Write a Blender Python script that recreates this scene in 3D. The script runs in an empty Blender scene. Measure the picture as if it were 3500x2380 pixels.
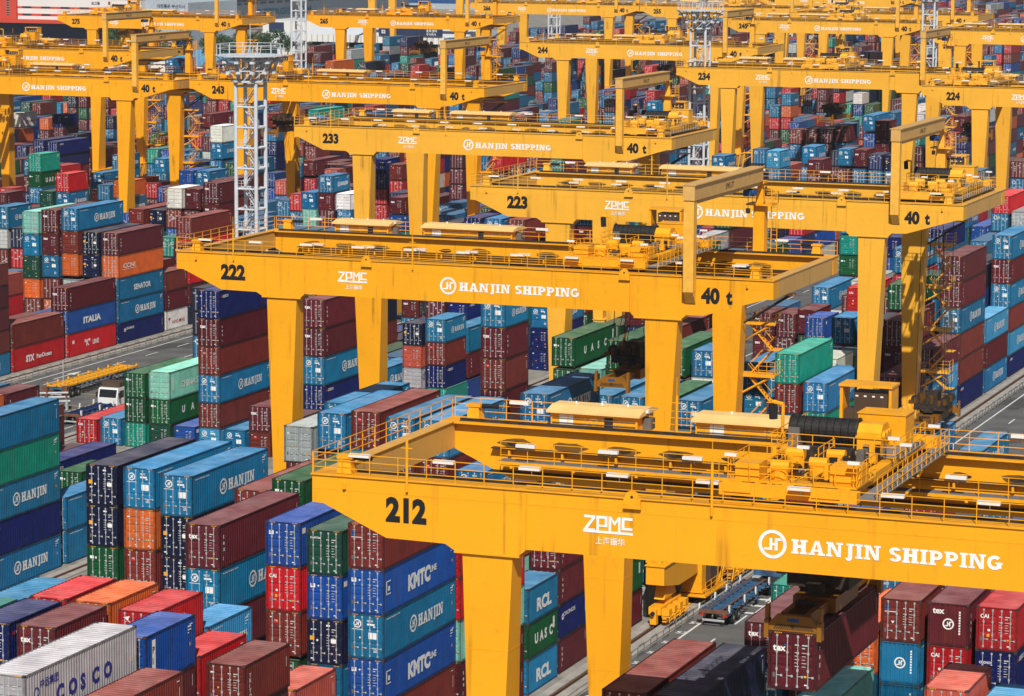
import bpy, math, random
from mathutils import Vector, Matrix, Euler
R=math.radians
sc=bpy.context.scene
# ---------------------------------------------------------------- camera, sky, sun, exposure
TH,PH,RO,HC=0.364918975,0.142984458,0.00604926,56.0933
d=Vector((-math.sin(TH)*math.cos(PH),math.cos(TH)*math.cos(PH),-math.sin(PH)))
rr=Vector((math.cos(TH),math.sin(TH),0)); uu=rr.cross(d)
r2=math.cos(RO)*rr+math.sin(RO)*uu; u2=-math.sin(RO)*rr+math.cos(RO)*uu
cam=bpy.data.cameras.new('camera'); co=bpy.data.objects.new('camera',cam); sc.collection.objects.link(co)
m=Matrix((r2,u2,-d)).transposed().to_4x4(); m.translation=Vector((0,0,HC)); co.matrix_world=m
cam.sensor_width=36; cam.lens=10588.82/3500*36; cam.clip_start=1; cam.clip_end=6000
sc.camera=co
SUN=Vector((0.37,-0.92,1.0)).normalized()
w=bpy.data.worlds.new('World'); sc.world=w; w.use_nodes=True
nt=w.node_tree; bg=nt.nodes['Background']; sk=nt.nodes.new('ShaderNodeTexSky'); sk.sky_type='NISHITA'; sk.sun_disc=False
sk.sun_elevation=math.asin(SUN.z); sk.sun_rotation=math.atan2(SUN.x,SUN.y); sk.air_density=1.0; sk.dust_density=1.5
nt.links.new(sk.outputs[0],bg.inputs[0]); bg.inputs[1].default_value=0.05
sl=bpy.data.lights.new('sun','SUN'); sl.energy=5.0; sl.angle=R(0.5); sl.color=(1,.955,.88)
so=bpy.data.objects.new('sun',sl); sc.collection.objects.link(so); so.rotation_euler=(-SUN).to_track_quat('-Z','Y').to_euler()
sc.view_settings.view_transform='Standard'; sc.view_settings.look='None'; sc.view_settings.gamma=1; sc.view_settings.exposure=0.03
sc.cycles.max_bounces=5; sc.cycles.diffuse_bounces=3; sc.cycles.glossy_bounces=2; sc.cycles.transparent_max_bounces=6; sc.cycles.volume_bounces=0

col=sc.collection.objects
rnd=random.Random(3)
# ---------------------------------------------------------------- materials
MATS={}
def mat(name,base=(.5,.5,.5),rough=.6,metal=0.,objcol=False,noise=(.82,1.1,1.5),rust=0.,streak=0.,chalk=0.,emit=None,patch=None,spec=.3,gain=1.):
    if name in MATS: return MATS[name]
    m=bpy.data.materials.new(name); m.use_nodes=True; t=m.node_tree; n=t.nodes; L=t.links; b=n['Principled BSDF']
    b.inputs['Roughness'].default_value=rough; b.inputs['Metallic'].default_value=metal; b.inputs['Specular IOR Level'].default_value=spec
    oi=n.new('ShaderNodeObjectInfo'); tc=n.new('ShaderNodeTexCoord')
    off=n.new('ShaderNodeVectorMath'); off.operation='ADD'; sc_=n.new('ShaderNodeVectorMath'); sc_.operation='SCALE'
    cb=n.new('ShaderNodeCombineXYZ')
    for i in range(3): L.new(oi.outputs['Random'],cb.inputs[i])
    L.new(cb.outputs[0],sc_.inputs[0]); sc_.inputs['Scale'].default_value=37.
    L.new(tc.outputs['Object'],off.inputs[0]); L.new(sc_.outputs[0],off.inputs[1])
    src=None
    if objcol: src=oi.outputs['Color']
    else:
        rgb=n.new('ShaderNodeRGB'); rgb.outputs[0].default_value=(*base,1); src=rgb.outputs[0]
    def nz(scale,detail=4,vec=None):
        x=n.new('ShaderNodeTexNoise'); x.inputs['Scale'].default_value=scale; x.inputs['Detail'].default_value=detail; L.new(vec or off.outputs[0],x.inputs['Vector']); return x
    def rmp(x,a,b_,va=0,vb=1):
        y=n.new('ShaderNodeMapRange'); y.inputs['From Min'].default_value=a; y.inputs['From Max'].default_value=b_; y.inputs['To Min'].default_value=va; y.inputs['To Max'].default_value=vb; L.new(x,y.inputs['Value']); return y.outputs[0]
    def mix(f,a,b_,mode='MIX'):
        y=n.new('ShaderNodeMix'); y.data_type='RGBA'; y.blend_type=mode
        if isinstance(f,float): y.inputs['Factor'].default_value=f
        else: L.new(f,y.inputs['Factor'])
        for s,v in ((6,a),(7,b_)):
            if isinstance(v,tuple): y.inputs[s].default_value=(*v,1)
            else: L.new(v,y.inputs[s])
        return y.outputs[2]
    def sv(vec,s):
        y=n.new('ShaderNodeVectorMath'); y.operation='MULTIPLY'; L.new(vec,y.inputs[0]); y.inputs[1].default_value=s; return y.outputs[0]
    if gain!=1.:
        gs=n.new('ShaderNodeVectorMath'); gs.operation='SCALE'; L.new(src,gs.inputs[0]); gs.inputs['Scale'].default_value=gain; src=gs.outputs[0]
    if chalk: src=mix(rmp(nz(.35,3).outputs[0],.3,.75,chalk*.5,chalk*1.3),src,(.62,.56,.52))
    v=rmp(nz(noise[2],5).outputs[0],.3,.7,noise[0],noise[1])
    hs=n.new('ShaderNodeVectorMath'); hs.operation='SCALE'; L.new(src,hs.inputs[0]); L.new(v,hs.inputs['Scale']); src=hs.outputs[0]
    if patch: src=mix(rmp(nz(patch[1],2).outputs[0],patch[2],patch[2]+.03,0,.8),src,patch[0])
    if rust: src=mix(rmp(nz(2.2,6).outputs[0],.60,.75,0,rust),src,(.10,.045,.022))
    if streak:
        f1=nz(1.,3,sv(off.outputs[0],(2.2,2.2,.07))); f2=nz(.35,2)
        mm=n.new('ShaderNodeMath'); mm.operation='MULTIPLY'; L.new(rmp(f1.outputs[0],.57,.72,0,streak),mm.inputs[0]); L.new(rmp(f2.outputs[0],.42,.62,0,1),mm.inputs[1])
        src=mix(mm.outputs[0],src,(.16,.055,.012))
    L.new(src,b.inputs['Base Color'])
    if emit: b.inputs['Emission Color'].default_value=(*emit,1); b.inputs['Emission Strength'].default_value=1
    MATS[name]=m; return m
PAINT=mat('container_paint',objcol=True,rough=.5,noise=(.8,1.1,.8),rust=.22,streak=.2,spec=.22)
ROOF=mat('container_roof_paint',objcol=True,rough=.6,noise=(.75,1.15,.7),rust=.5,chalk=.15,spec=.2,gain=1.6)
FRAME=mat('frame_paint',objcol=True,rough=.6,noise=(.35,.75,2.5),rust=.7)
IRON=mat('dark_iron',(.045,.035,.03),.7,noise=(.6,1.3,4),rust=.6)
GALV=mat('galvanised_steel',(.50,.52,.53),.45,.3)
WHITE=mat('white_lettering',(.80,.80,.78),.6,noise=(.85,1.05,3))
WHITE2=mat('faded_stencil',(.55,.55,.54),.7)
BLACK=mat('black_lettering',(.012,.012,.014),.6)
BLUEL=mat('blue_lettering',(.015,.025,.22),.6)
REDL=mat('red_lettering',(.45,.02,.02),.6)
YLAB=mat('yellow_label',(.75,.36,.02),.6)
GREYP=mat('grey_patch',(.12,.11,.10),.8)
YEL=mat('crane_yellow',objcol=True,rough=.42,noise=(.93,1.03,.25),rust=.10,streak=.5)
YELC=mat('crane_yellow_clean',objcol=True,rough=.45,noise=(.88,1.05,1.5),rust=.2)
CREAM=mat('pale_roof_sheet',(.80,.53,.20),.55,noise=(.9,1.05,.8))
GRIME=mat('greasy_rail',(.035,.025,.018),.7,noise=(.5,1.5,1.2))
DECK=mat('grey_grating',(.17,.17,.17),.8)
LAMPW=mat('lamp_white',(.72,.72,.70),.4,noise=(.95,1.0,1))
RUBBER=mat('black_rubber',(.015,.015,.016),.85)
ROPE=mat('rope_black',(.014,.013,.013),.6,noise=(.6,1.6,8))
BROWNC=mat('brown_cabinet',(.07,.045,.03),.5)
DARKM=mat('dark_greasy_steel',(.022,.016,.012),.65,noise=(.4,2.2,2.5))
HOIST=mat('hoist_blue',(.015,.07,.22),.5)
def P4(c): return (*c,1)
# ---------------------------------------------------------------- mesh builder
class MB:
    def __init__(s): s.v=[];s.f=[];s.m=[];s.ms=[]
    def mi(s,m):
        if m not in s.ms: s.ms.append(m)
        return s.ms.index(m)
    def poly(s,pts,m):
        i=len(s.v); s.v+= [tuple(p) for p in pts]; s.f.append(tuple(range(i,i+len(pts)))); s.m.append(s.mi(m))
    def box(s,lo,hi,m,skip='',tm=None):
        x0,y0,z0=lo;x1,y1,z1=hi;i=len(s.v)
        s.v+=[(x0,y0,z0),(x1,y0,z0),(x1,y1,z0),(x0,y1,z0),(x0,y0,z1),(x1,y0,z1),(x1,y1,z1),(x0,y1,z1)]
        F={'b':(0,3,2,1),'t':(4,5,6,7),'f':(0,1,5,4),'r':(1,2,6,5),'k':(2,3,7,6),'l':(3,0,4,7)}
        for k,q in F.items():
            if k in skip: continue
            s.f.append(tuple(i+a for a in q)); s.m.append(s.mi(tm if (k=='t' and tm) else m))
    def frus(s,b,t,z0,z1,m):   # b,t=(x0,x1,y0,y1)
        i=len(s.v)
        for (x0,x1,y0,y1),z in ((b,z0),(t,z1)): s.v+=[(x0,y0,z),(x1,y0,z),(x1,y1,z),(x0,y1,z)]
        for q in ((0,3,2,1),(4,5,6,7),(0,1,5,4),(1,2,6,5),(2,3,7,6),(3,0,4,7)): s.f.append(tuple(i+a for a in q)); s.m.append(s.mi(m))
    def prism(s,pts,axis,a,b,m):   # pts 2d; axis 'y': pts (x,z) ; 'x': pts (y,z); 'z': (x,y)
        n=len(pts); i=len(s.v)
        def P(p,c): return {'y':(p[0],c,p[1]),'x':(c,p[0],p[1]),'z':(p[0],p[1],c)}[axis]
        s.v+=[P(p,a) for p in pts]+[P(p,b) for p in pts]
        s.f.append(tuple(range(i,i+n))); s.f.append(tuple(range(i+2*n-1,i+n-1,-1))); s.m+=[s.mi(m)]*2
        for k in range(n):
            l=(k+1)%n; s.f.append((i+l,i+k,i+n+k,i+n+l)); s.m.append(s.mi(m))
    def tube(s,p,q,r,m,n=4,r1=None,cap=True):
        p=Vector(p);q=Vector(q);dv=(q-p)
        if dv.length<1e-6: return
        dv.normalize(); a=Vector((0,0,1)) if abs(dv.z)<.9 else Vector((1,0,0)); u=dv.cross(a).normalized(); v=dv.cross(u)
        i=len(s.v); r1=r if r1 is None else r1
        for c,rr_ in ((p,r),(q,r1)):
            for k in range(n):
                t=2*math.pi*(k+.5)/n; s.v.append(tuple(c+(u*math.cos(t)+v*math.sin(t))*rr_))
        for k in range(n):
            l=(k+1)%n; s.f.append((i+k,i+l,i+n+l,i+n+k)); s.m.append(s.mi(m))
        if cap: s.f.append(tuple(range(i+n-1,i-1,-1))); s.f.append(tuple(range(i+n,i+2*n))); s.m+=[s.mi(m)]*2
    def ring(s,c,r0,r1,fx,fy,m,n=28,a0=0,a1=2*math.pi):
        c=Vector(c);fx=Vector(fx);fy=Vector(fy)
        for k in range(n):
            t0=a0+(a1-a0)*k/n;t1=a0+(a1-a0)*(k+1)/n
            s.poly([c+fx*math.cos(t)*r+fy*math.sin(t)*r for t,r in ((t0,r0),(t0,r1),(t1,r1),(t1,r0))],m)
    def text(s,body,origin,fx,fy,size,m,bold=.0,width=None,center=False):
        V,F,wd=textmesh(body,bold); k=size
        kx=k if width is None else width/max(wd,1e-3)
        o=Vector(origin);fx=Vector(fx);fy=Vector(fy); sh=-wd*kx/2 if center else 0
        i=len(s.v); s.v+=[tuple(o+fx*(p[0]*kx+sh)+fy*(p[1]*k)) for p in V]
        for q in F: s.f.append(tuple(i+a for a in q)); s.m.append(s.mi(m))
    def glyphs(s,body,origin,fx,fy,size,m,bold=1.,width=None):   # slab serif capitals
        o=Vector(origin);fx=Vector(fx);fy=Vector(fy);nn=fx.cross(fy).normalized()
        tot=sum(GW.get(c,3.)for c in body)+.55*(len(body)-1); k=size/7.; kx=k if width is None else width/tot
        x=0;q=0
        for c in body:
            for st in GL.get(c,()):
                s.poly([o+fx*((x+a)*kx)+fy*(b*k)+nn*(.0006*(q%7)) for a,b in st],m); q+=1
            x+=GW.get(c,3.)+.55
    def rail(s,p,q,m,h=1.1,sp=1.55,r=.028,rails=3):
        p=Vector(p);q=Vector(q);L=(q-p).length;n=max(1,round(L/sp))
        for k in range(n+1):
            a=p+(q-p)*(k/n); s.tube(a,a+Vector((0,0,h)),r,m,cap=False)
        for k in range(rails):
            z=Vector((0,0,h*(k+1)/rails if rails>1 else h)); s.tube(p+z,q+z,r*.9,m,cap=False)
    def mesh(s,name):
        me=bpy.data.meshes.new(name); me.from_pydata(s.v,[],s.f)
        for x in s.ms: me.materials.append(x)
        me.polygons.foreach_set('material_index',s.m); me.update(); return me
    def obj(s,name,parent=None,color=None,mesh=None):
        o=bpy.data.objects.new(name,mesh or s.mesh(name)); col.link(o)
        if parent: o.parent=parent
        if color: o.color=(*color,1)
        return o
TX={}
def textmesh(body,bold=0.):
    k=(body,bold)
    if k in TX: return TX[k]
    c=bpy.data.curves.new('tmp','FONT'); c.body=body; c.size=1; c.offset=bold; c.resolution_u=3; c.fill_mode='FRONT'
    o=bpy.data.objects.new('tmp',c); col.link(o); dg=bpy.context.evaluated_depsgraph_get(); dg.update()
    me=o.evaluated_get(dg).to_mesh(); V=[(v.co.x,v.co.y) for v in me.vertices]; F=[tuple(p.vertices) for p in me.polygons]
    bpy.data.objects.remove(o); bpy.data.curves.remove(c)
    if not V: V=[(0,0),(.5,0),(.5,.7)];F=[(0,1,2)]
    x0=min(v[0] for v in V); V=[(v[0]-x0,v[1]) for v in V]
    TX[k]=(V,F,max(v[0] for v in V)); return TX[k]
def rc(x0,y0,x1,y1): return [(x0,y0),(x1,y0),(x1,y1),(x0,y1)]
def arc(cx,cy,r0,r1,a0,a1,n=8,ky=1.):
    out=[]
    for k in range(n):
        t0=R(a0+(a1-a0)*k/n);t1=R(a0+(a1-a0)*(k+1)/n)
        out.append([(cx+math.cos(t)*r,cy+math.sin(t)*r*ky) for t,r in ((t0,r0),(t0,r1),(t1,r1),(t1,r0))])
    return out
GW={'H':7.4,'A':7.6,'N':7.6,'J':4.6,'I':3.4,'S':5.6,'P':6.4,'G':6.9,' ':2.6}
GL={'H':[rc(.7,0,2.9,7),rc(4.5,0,6.7,7),rc(2.9,2.9,4.5,4.4),rc(0,0,.7,1.1),rc(2.9,0,3.4,1.1),rc(0,5.9,.7,7),rc(2.9,5.9,3.4,7),rc(4.0,0,4.5,1.1),rc(6.7,0,7.4,1.1),rc(4.0,5.9,4.5,7),rc(6.7,5.9,7.4,7)],
'A':[[(.5,0),(2.2,0),(4.2,7),(2.9,7)],[(4.9,0),(7.1,0),(4.9,7),(3.4,7)],rc(2.2,1.7,5.1,2.8),rc(0,0,3,1.05),rc(4.2,0,7.6,1.05)],
'N':[rc(.7,0,2.2,7),rc(5.4,0,6.8,7),[(1.0,7),(3.0,7),(6.6,0),(4.9,0)],rc(0,0,2.9,1.05),rc(0,5.95,1.5,7),rc(4.6,5.95,7.6,7)],
'J':[rc(1.9,.2,3.8,7),rc(1.1,5.95,4.6,7)]+arc(2.2,.2,.0,1.6,180,360,6),
'I':[rc(.75,0,2.65,7),rc(0,0,3.4,1.05),rc(0,5.95,3.4,7)],
'S':arc(2.9,5.0,.75,2.75,20,270,9,.73)+arc(2.9,2.0,.75,2.75,-160,90,9,.73),
'P':[rc(.7,0,2.6,7),rc(0,0,3.3,1.05),rc(0,5.95,2.6,7)]+arc(3.3,4.7,1.0,2.9,-90,90,8,.79)+[rc(2.6,2.4,3.3,3.9),rc(2.6,5.5,3.3,7)],
'G':arc(3.4,3.5,1.7,3.4,45,330,12,1.03)+[rc(4.4,.9,6.4,3.6),rc(3.6,2.8,6.9,3.7)]}
def emblem(mb,c,r,fx,fy,m):
    fx=Vector(fx);fy=Vector(fy);nn=fx.cross(fy).normalized();c=Vector(c)
    mb.ring(c,r*.76,r,fx,fy,m,30)
    def q(pts,k): mb.poly([c+fx*a*r+fy*b*r+nn*(.0008*k) for a,b in pts],m)
    q(rc(-.22,-.30,-.02,.42),1); q(rc(.16,-.42,.36,.30),1); q(rc(-.02,-.08,.16,.10),1)
    q([(-.66,-.42),(-.02,-.42),(-.02,-.24),(-.56,-.24)],2); q([(.16,.26),(.66,.26),(.58,.44),(.16,.44)],2)
def tag(o,label=None,cat=None,group=None,kind=None):
    if label: o['label']=label
    if cat: o['category']=cat
    if group: o['group']=group
    if kind: o['kind']=kind
    return o
def empty(name,loc,rz=0):
    o=bpy.data.objects.new(name,None); col.link(o); o.location=loc; o.rotation_euler.z=rz; o.empty_display_size=.5; return o
X1=(1,0,0);Y1=(0,1,0);Z1=(0,0,1)
IND=[(23,0,3,0,40,18,1158,1,0,26,0,2481),(23,0,3,0,40,18,869,1,9,0,1,2072),(23,0,3,0,40,18,579,1,0,0,2,2068),(23,0,3,0,40,18,290,1,4,0,3,2096),(23,0,3,0,40,18,0,1,0,0,4,2082),(23,3,5,0,40,-18,290,1,4,0,0,884),(23,0,4,0,40,18,290,1,0,0,0,1124),(23,0,4,0,40,18,0,1,0,0,1,864),(22,9,1,0,40,-13,1418,1,5,0,0,2736),(22,9,1,0,40,-13,1128,1,5,0,1,1516),(22,9,1,0,40,-13,838,1,7,0,2,1150),(22,8,1,0,40,-4,1418,1,0,0,0,3026),
(22,8,1,0,40,-4,1128,1,12,0,1,1513),(22,8,1,0,40,-4,838,1,3,23,2,1155),(22,7,1,0,40,-1,1387,1,0,0,0,5026),(22,7,1,0,40,-1,1097,1,5,0,1,1113),(22,7,1,0,40,-1,808,1,5,0,2,791),(22,4,0,0,40,11,1357,1,2,0,0,5323),(22,4,0,0,40,11,1067,1,0,0,1,2879),(22,4,0,0,40,11,777,1,2,0,2,631),(22,2,0,0,40,12,1418,1,6,21,0,3750),(22,2,0,0,40,12,1128,1,11,24,1,1826),(22,2,0,0,40,12,838,1,3,0,2,1497),(22,1,0,0,40,16,1387,1,8,16,0,2723),
(22,1,0,0,40,16,1097,1,6,21,1,1833),(22,1,0,0,40,16,808,1,5,0,2,1827),(22,1,0,0,40,16,518,1,0,0,3,434),(22,0,0,0,40,16,1448,1,3,22,0,2990),(22,0,0,0,40,16,1158,1,6,13,1,4711),(22,0,0,0,40,16,869,1,0,0,2,4757),(22,0,0,0,40,16,579,1,6,13,3,4377),(22,0,0,0,40,16,290,1,3,0,4,946),(22,0,1,0,40,4,1128,0,11,0,0,379),(22,0,1,0,40,4,838,1,11,0,1,927),(22,0,1,0,40,4,549,1,10,0,2,907),(22,0,1,0,40,4,259,1,2,0,3,817),
(22,0,1,0,40,4,0,0,2,0,4,310),(22,0,2,0,20,-4,518,0,0,8,0,1551),(22,0,2,0,20,-4,259,0,7,25,1,1190),(22,0,2,0,20,-4,0,0,0,8,2,1156),(22,0,2,1,20,-11,777,0,2,0,0,863),(22,0,2,1,20,-11,518,0,2,0,1,1074),(22,0,2,1,20,-11,259,0,4,17,2,985),(22,0,2,1,20,-11,0,0,2,0,3,1018),(22,5,-2,1,20,1,1296,0,0,0,0,757),(22,4,-2,1,20,8,1296,1,11,0,0,1203),(22,3,-2,1,20,9,1296,1,12,0,0,1633),(22,2,-2,1,20,17,1296,0,11,11,0,1920),
(22,4,-2,0,20,10,1296,1,4,0,0,1632),(22,3,-2,0,20,18,1296,1,2,0,0,2517),(22,1,-3,0,40,18,1387,1,14,1,0,7344),(22,1,-2,0,20,17,1296,1,6,12,0,3258),(22,1,-2,0,20,17,1036,0,2,0,1,351),(22,0,-3,0,40,18,1158,1,3,0,0,1966),(22,1,-2,1,20,16,1036,1,11,0,0,1462),(22,0,-2,1,20,13,1036,0,3,14,0,4064),(22,1,-1,1,20,-1,518,1,15,0,0,1353),(22,2,-1,0,20,18,1036,1,1,0,0,1363),(21,9,-2,0,40,18,1296,0,3,26,0,3133),(21,8,-2,0,40,18,1296,0,5,26,0,4045),
(21,6,0,0,20,-18,1296,0,3,22,0,2874),(21,6,0,0,20,-18,1036,0,0,20,1,2016),(21,6,0,0,20,-18,777,0,0,20,2,496),(21,5,0,0,20,-18,1296,0,2,20,0,2940),(21,5,0,0,20,-18,1036,0,11,24,1,1039),(21,4,0,0,20,-15,1296,0,11,24,0,2780),(21,4,0,0,20,-15,1036,0,4,18,1,1300),(21,4,-1,0,20,-6,1097,1,15,0,0,1883),(21,3,-1,0,20,-12,1036,0,1,0,0,408),(21,7,-1,0,40,18,869,1,10,0,0,1845),(24,0,11,0,40,-3,290,1,3,0,0,1495),(24,0,11,0,40,-3,0,1,11,3,1,1263),
(24,0,12,0,40,2,579,1,2,0,0,1715),(24,0,12,0,40,2,290,1,6,4,1,1214),(24,0,12,0,40,2,0,1,11,2,2,1192),(24,0,13,0,40,-2,1128,1,2,0,0,1569),(24,0,13,0,40,-2,838,1,12,5,1,1352),(24,0,13,0,40,-2,549,1,0,6,2,1069),(24,0,13,0,40,-2,259,1,0,0,3,1072),(24,0,13,0,40,-2,0,0,4,17,4,957),(24,0,14,0,20,-14,518,0,3,0,0,537),(24,0,14,0,20,-14,259,0,2,0,1,462),(24,0,14,0,20,-14,0,0,13,7,2,469),(24,4,13,0,40,-9,1357,1,10,0,0,538),
(24,4,13,0,40,-9,1067,1,0,0,1,430),(24,4,13,0,40,-9,777,1,8,0,2,425),(24,4,13,0,40,-9,518,0,12,0,3,379),(24,3,13,0,40,-13,1387,1,2,0,0,551),(24,3,13,0,40,-13,1097,1,2,0,1,445),(24,3,13,0,40,-13,808,1,0,0,2,451),(24,2,13,0,40,-9,1418,1,0,0,0,1570),(24,2,13,0,40,-9,1128,1,3,0,1,494),(24,2,13,0,40,-9,838,1,12,0,2,451),(24,1,13,0,40,2,1128,1,5,0,0,660),(24,1,13,0,40,2,838,1,5,0,1,440),(24,7,13,1,20,18,1326,1,0,0,0,608),
(25,3,19,1,20,-10,1296,1,9,0,0,624),(25,3,19,1,20,-10,1036,0,7,0,1,466),(25,0,19,0,20,8,1067,1,11,0,0,634),(25,0,19,0,20,8,777,1,0,0,1,377),(25,8,23,0,40,12,579,1,0,0,0,331),(24,4,16,0,20,16,1326,1,13,0,0,450),(24,3,16,0,20,18,1326,1,2,0,0,409),(24,2,16,0,20,18,1418,1,2,0,0,791),(24,2,16,0,20,18,1128,1,2,0,1,312),(24,6,16,0,40,-18,1036,0,3,0,0,415),(24,5,16,0,20,16,1036,0,5,19,0,309),(24,1,15,0,40,-12,1067,1,3,0,0,1340),
(24,1,15,0,40,-12,777,1,11,0,1,492),(25,0,26,0,40,-18,579,1,2,0,0,454),(24,1,18,1,20,-18,1296,0,0,0,0,607),(24,1,18,1,20,-18,1036,0,2,0,1,322),(24,0,18,1,20,-18,1036,0,13,0,0,350),(24,2,18,1,20,-18,1036,0,0,0,0,330),(26,9,28,0,20,-17,1067,1,13,7,0,368),(26,7,28,1,20,-18,1036,0,4,0,0,345),(26,1,26,0,40,18,777,0,4,0,0,581),(25,6,24,0,40,-18,777,0,0,0,0,319),(25,4,22,0,40,18,579,1,12,0,0,403),(26,1,31,0,40,-18,869,1,2,0,0,396),
(25,1,23,1,20,15,1418,1,13,0,0,484),(25,1,23,1,20,15,1128,1,0,0,1,439),(24,8,18,0,20,-5,1326,1,6,0,0,307),(24,7,18,0,20,-13,1326,1,0,0,0,371),(23,4,11,0,40,-18,0,1,0,0,0,378),(22,9,4,0,40,9,1296,0,0,0,0,670),(22,6,3,0,40,-18,1448,1,3,0,0,2420),(22,6,3,0,40,-18,1158,1,0,0,1,408),(22,5,3,0,40,-13,1418,1,0,0,0,2124),(22,5,3,0,40,-13,1128,1,3,0,1,689),(22,4,3,0,40,-18,1418,1,1,0,0,4048),(22,4,3,0,40,-18,1128,1,3,0,1,1488),
(22,3,4,0,40,16,1448,1,0,0,0,3277),(22,3,4,0,40,16,1158,1,5,0,1,331),(22,6,7,0,40,-18,777,1,0,0,0,1033),(22,5,7,0,40,2,777,1,0,0,0,1021),(22,9,8,0,40,-18,1097,1,7,25,0,2110),(22,7,8,0,40,-18,1097,1,7,25,0,1574),(22,7,8,0,40,-18,808,1,7,25,1,427),(22,8,8,0,40,-18,808,1,10,0,0,371),(22,5,8,0,40,-18,1067,1,7,25,0,887),(23,3,11,1,20,-3,518,0,5,19,0,612),(23,3,11,1,20,-3,259,0,15,0,1,508),(23,3,11,1,20,-3,0,0,14,1,2,417),
(23,0,10,1,20,-18,777,0,0,0,0,1094),(23,0,10,1,20,-18,518,0,3,0,1,945),(23,0,10,1,20,-18,259,0,4,0,2,942),(23,0,11,0,40,0,579,1,0,0,0,495),(23,0,11,0,40,0,290,1,2,0,1,378),(22,9,6,1,20,15,1738,0,0,0,0,1022),(22,9,6,1,20,15,1448,1,2,0,1,1491),(22,9,6,1,20,15,1158,1,3,0,2,1473),(22,9,6,1,20,15,869,1,2,0,3,560),(23,0,13,0,40,-18,518,0,0,0,0,490),(23,0,13,0,40,-18,259,0,4,0,1,485),(23,0,13,0,40,-18,0,0,4,0,2,360),
(23,9,14,1,20,8,259,0,2,0,0,346),(23,0,8,0,40,18,1357,1,2,0,0,1665),(23,0,8,0,40,18,1067,1,2,0,1,1582),(23,0,8,0,40,18,777,1,0,0,2,1585),(23,0,8,0,40,18,518,0,4,0,3,1063),(23,4,8,0,40,-18,1387,1,4,15,0,1815),(23,4,8,0,40,-18,1097,1,2,0,1,2005),(23,4,8,0,40,-18,808,1,3,23,2,2003),(23,4,8,0,40,-18,518,1,0,0,3,1985),(23,4,8,0,40,-18,259,0,3,0,4,1488),(23,4,8,0,40,-18,0,0,1,0,5,333),(23,6,8,0,40,-18,518,1,10,9,0,1652),
(23,6,8,0,40,-18,259,0,7,25,1,1238),(23,6,8,0,40,-18,0,0,8,0,2,389),(23,7,8,0,40,-18,518,0,7,0,0,943),(23,7,8,0,40,-18,259,0,7,0,1,598),(23,7,8,0,40,-18,0,0,9,0,2,552),(23,9,8,0,40,-18,0,0,11,0,0,835),(23,8,8,0,40,-18,0,1,0,0,0,743),(23,5,8,0,40,-18,0,0,6,0,0,425),(23,3,8,0,40,-18,0,0,0,0,0,501),(23,2,8,0,40,-18,259,0,2,0,0,650),(23,2,8,0,40,-18,0,0,3,0,1,371),(22,8,3,0,40,-18,1296,1,14,0,0,1398),
(22,7,3,0,40,-18,1418,1,0,0,0,1922),(22,4,1,0,40,-1,1418,1,7,0,0,3402),(22,5,1,0,40,-1,1326,1,3,0,0,737),(22,9,13,0,20,18,518,1,2,0,0,707),(22,9,13,0,20,18,259,0,2,0,1,375),(22,8,13,0,20,18,518,1,2,0,0,613),(22,6,12,1,20,-18,579,1,6,0,0,695),(22,3,11,0,20,-18,869,1,0,0,0,856),(22,7,13,0,20,-8,579,1,2,0,0,434),(22,9,15,0,40,2,518,1,0,0,0,870),(22,5,13,0,40,18,869,1,11,0,0,422),(22,2,12,0,40,-18,1097,1,7,0,0,711),
(22,1,8,0,40,-18,1067,1,9,0,0,2138),(22,1,8,0,40,-18,777,1,3,0,1,858),(22,1,8,0,40,-18,518,0,0,0,2,702),(22,0,8,0,40,-18,808,1,0,0,0,2098),(22,0,8,0,40,-18,518,1,9,0,1,1618),(22,5,10,0,40,18,549,1,0,0,0,941),(22,5,10,0,40,18,259,1,0,0,1,507),(22,1,11,0,40,-11,869,1,3,0,0,828),(22,1,11,0,40,-11,579,1,2,0,1,423),(22,0,10,0,40,18,518,0,3,0,0,778),(22,0,12,0,40,18,1448,1,2,0,0,1404),(22,0,12,0,40,18,1158,1,2,0,1,1154),
(22,0,12,0,40,18,869,1,0,0,2,1141),(22,0,12,0,40,18,579,1,3,0,3,666),(22,0,12,0,40,18,290,1,3,0,4,638),(22,0,12,0,40,18,0,1,4,0,5,640),(22,0,11,0,40,18,579,1,2,0,0,1168),(22,0,11,0,40,18,290,1,1,0,1,834),(22,0,11,0,40,18,0,1,0,0,2,822),(22,0,13,0,40,18,579,1,1,0,0,750),(22,0,13,0,40,18,290,1,2,0,1,578),(22,0,13,0,40,18,0,1,0,0,2,573),(22,0,14,0,40,18,1418,1,0,0,0,954),(22,0,14,0,40,18,1128,1,2,0,1,778),
(22,0,14,0,40,18,838,1,0,0,2,761),(22,0,14,0,40,18,549,1,3,0,3,366),(22,0,14,0,40,18,259,1,1,0,4,379),(22,0,14,0,40,18,0,0,4,0,5,353),(22,5,19,0,40,18,1296,0,11,0,0,654),(22,6,17,0,40,-10,1036,1,4,0,0,828),(22,8,21,0,40,-18,549,1,6,0,0,315),(22,3,13,0,40,-13,1357,1,0,0,0,614),(23,8,24,0,20,-11,1158,1,0,0,0,454),(23,4,23,1,20,-18,1326,1,1,0,0,481),(23,2,23,1,20,18,1418,1,0,0,0,352),(23,3,26,0,20,10,1128,1,0,0,0,320),
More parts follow.
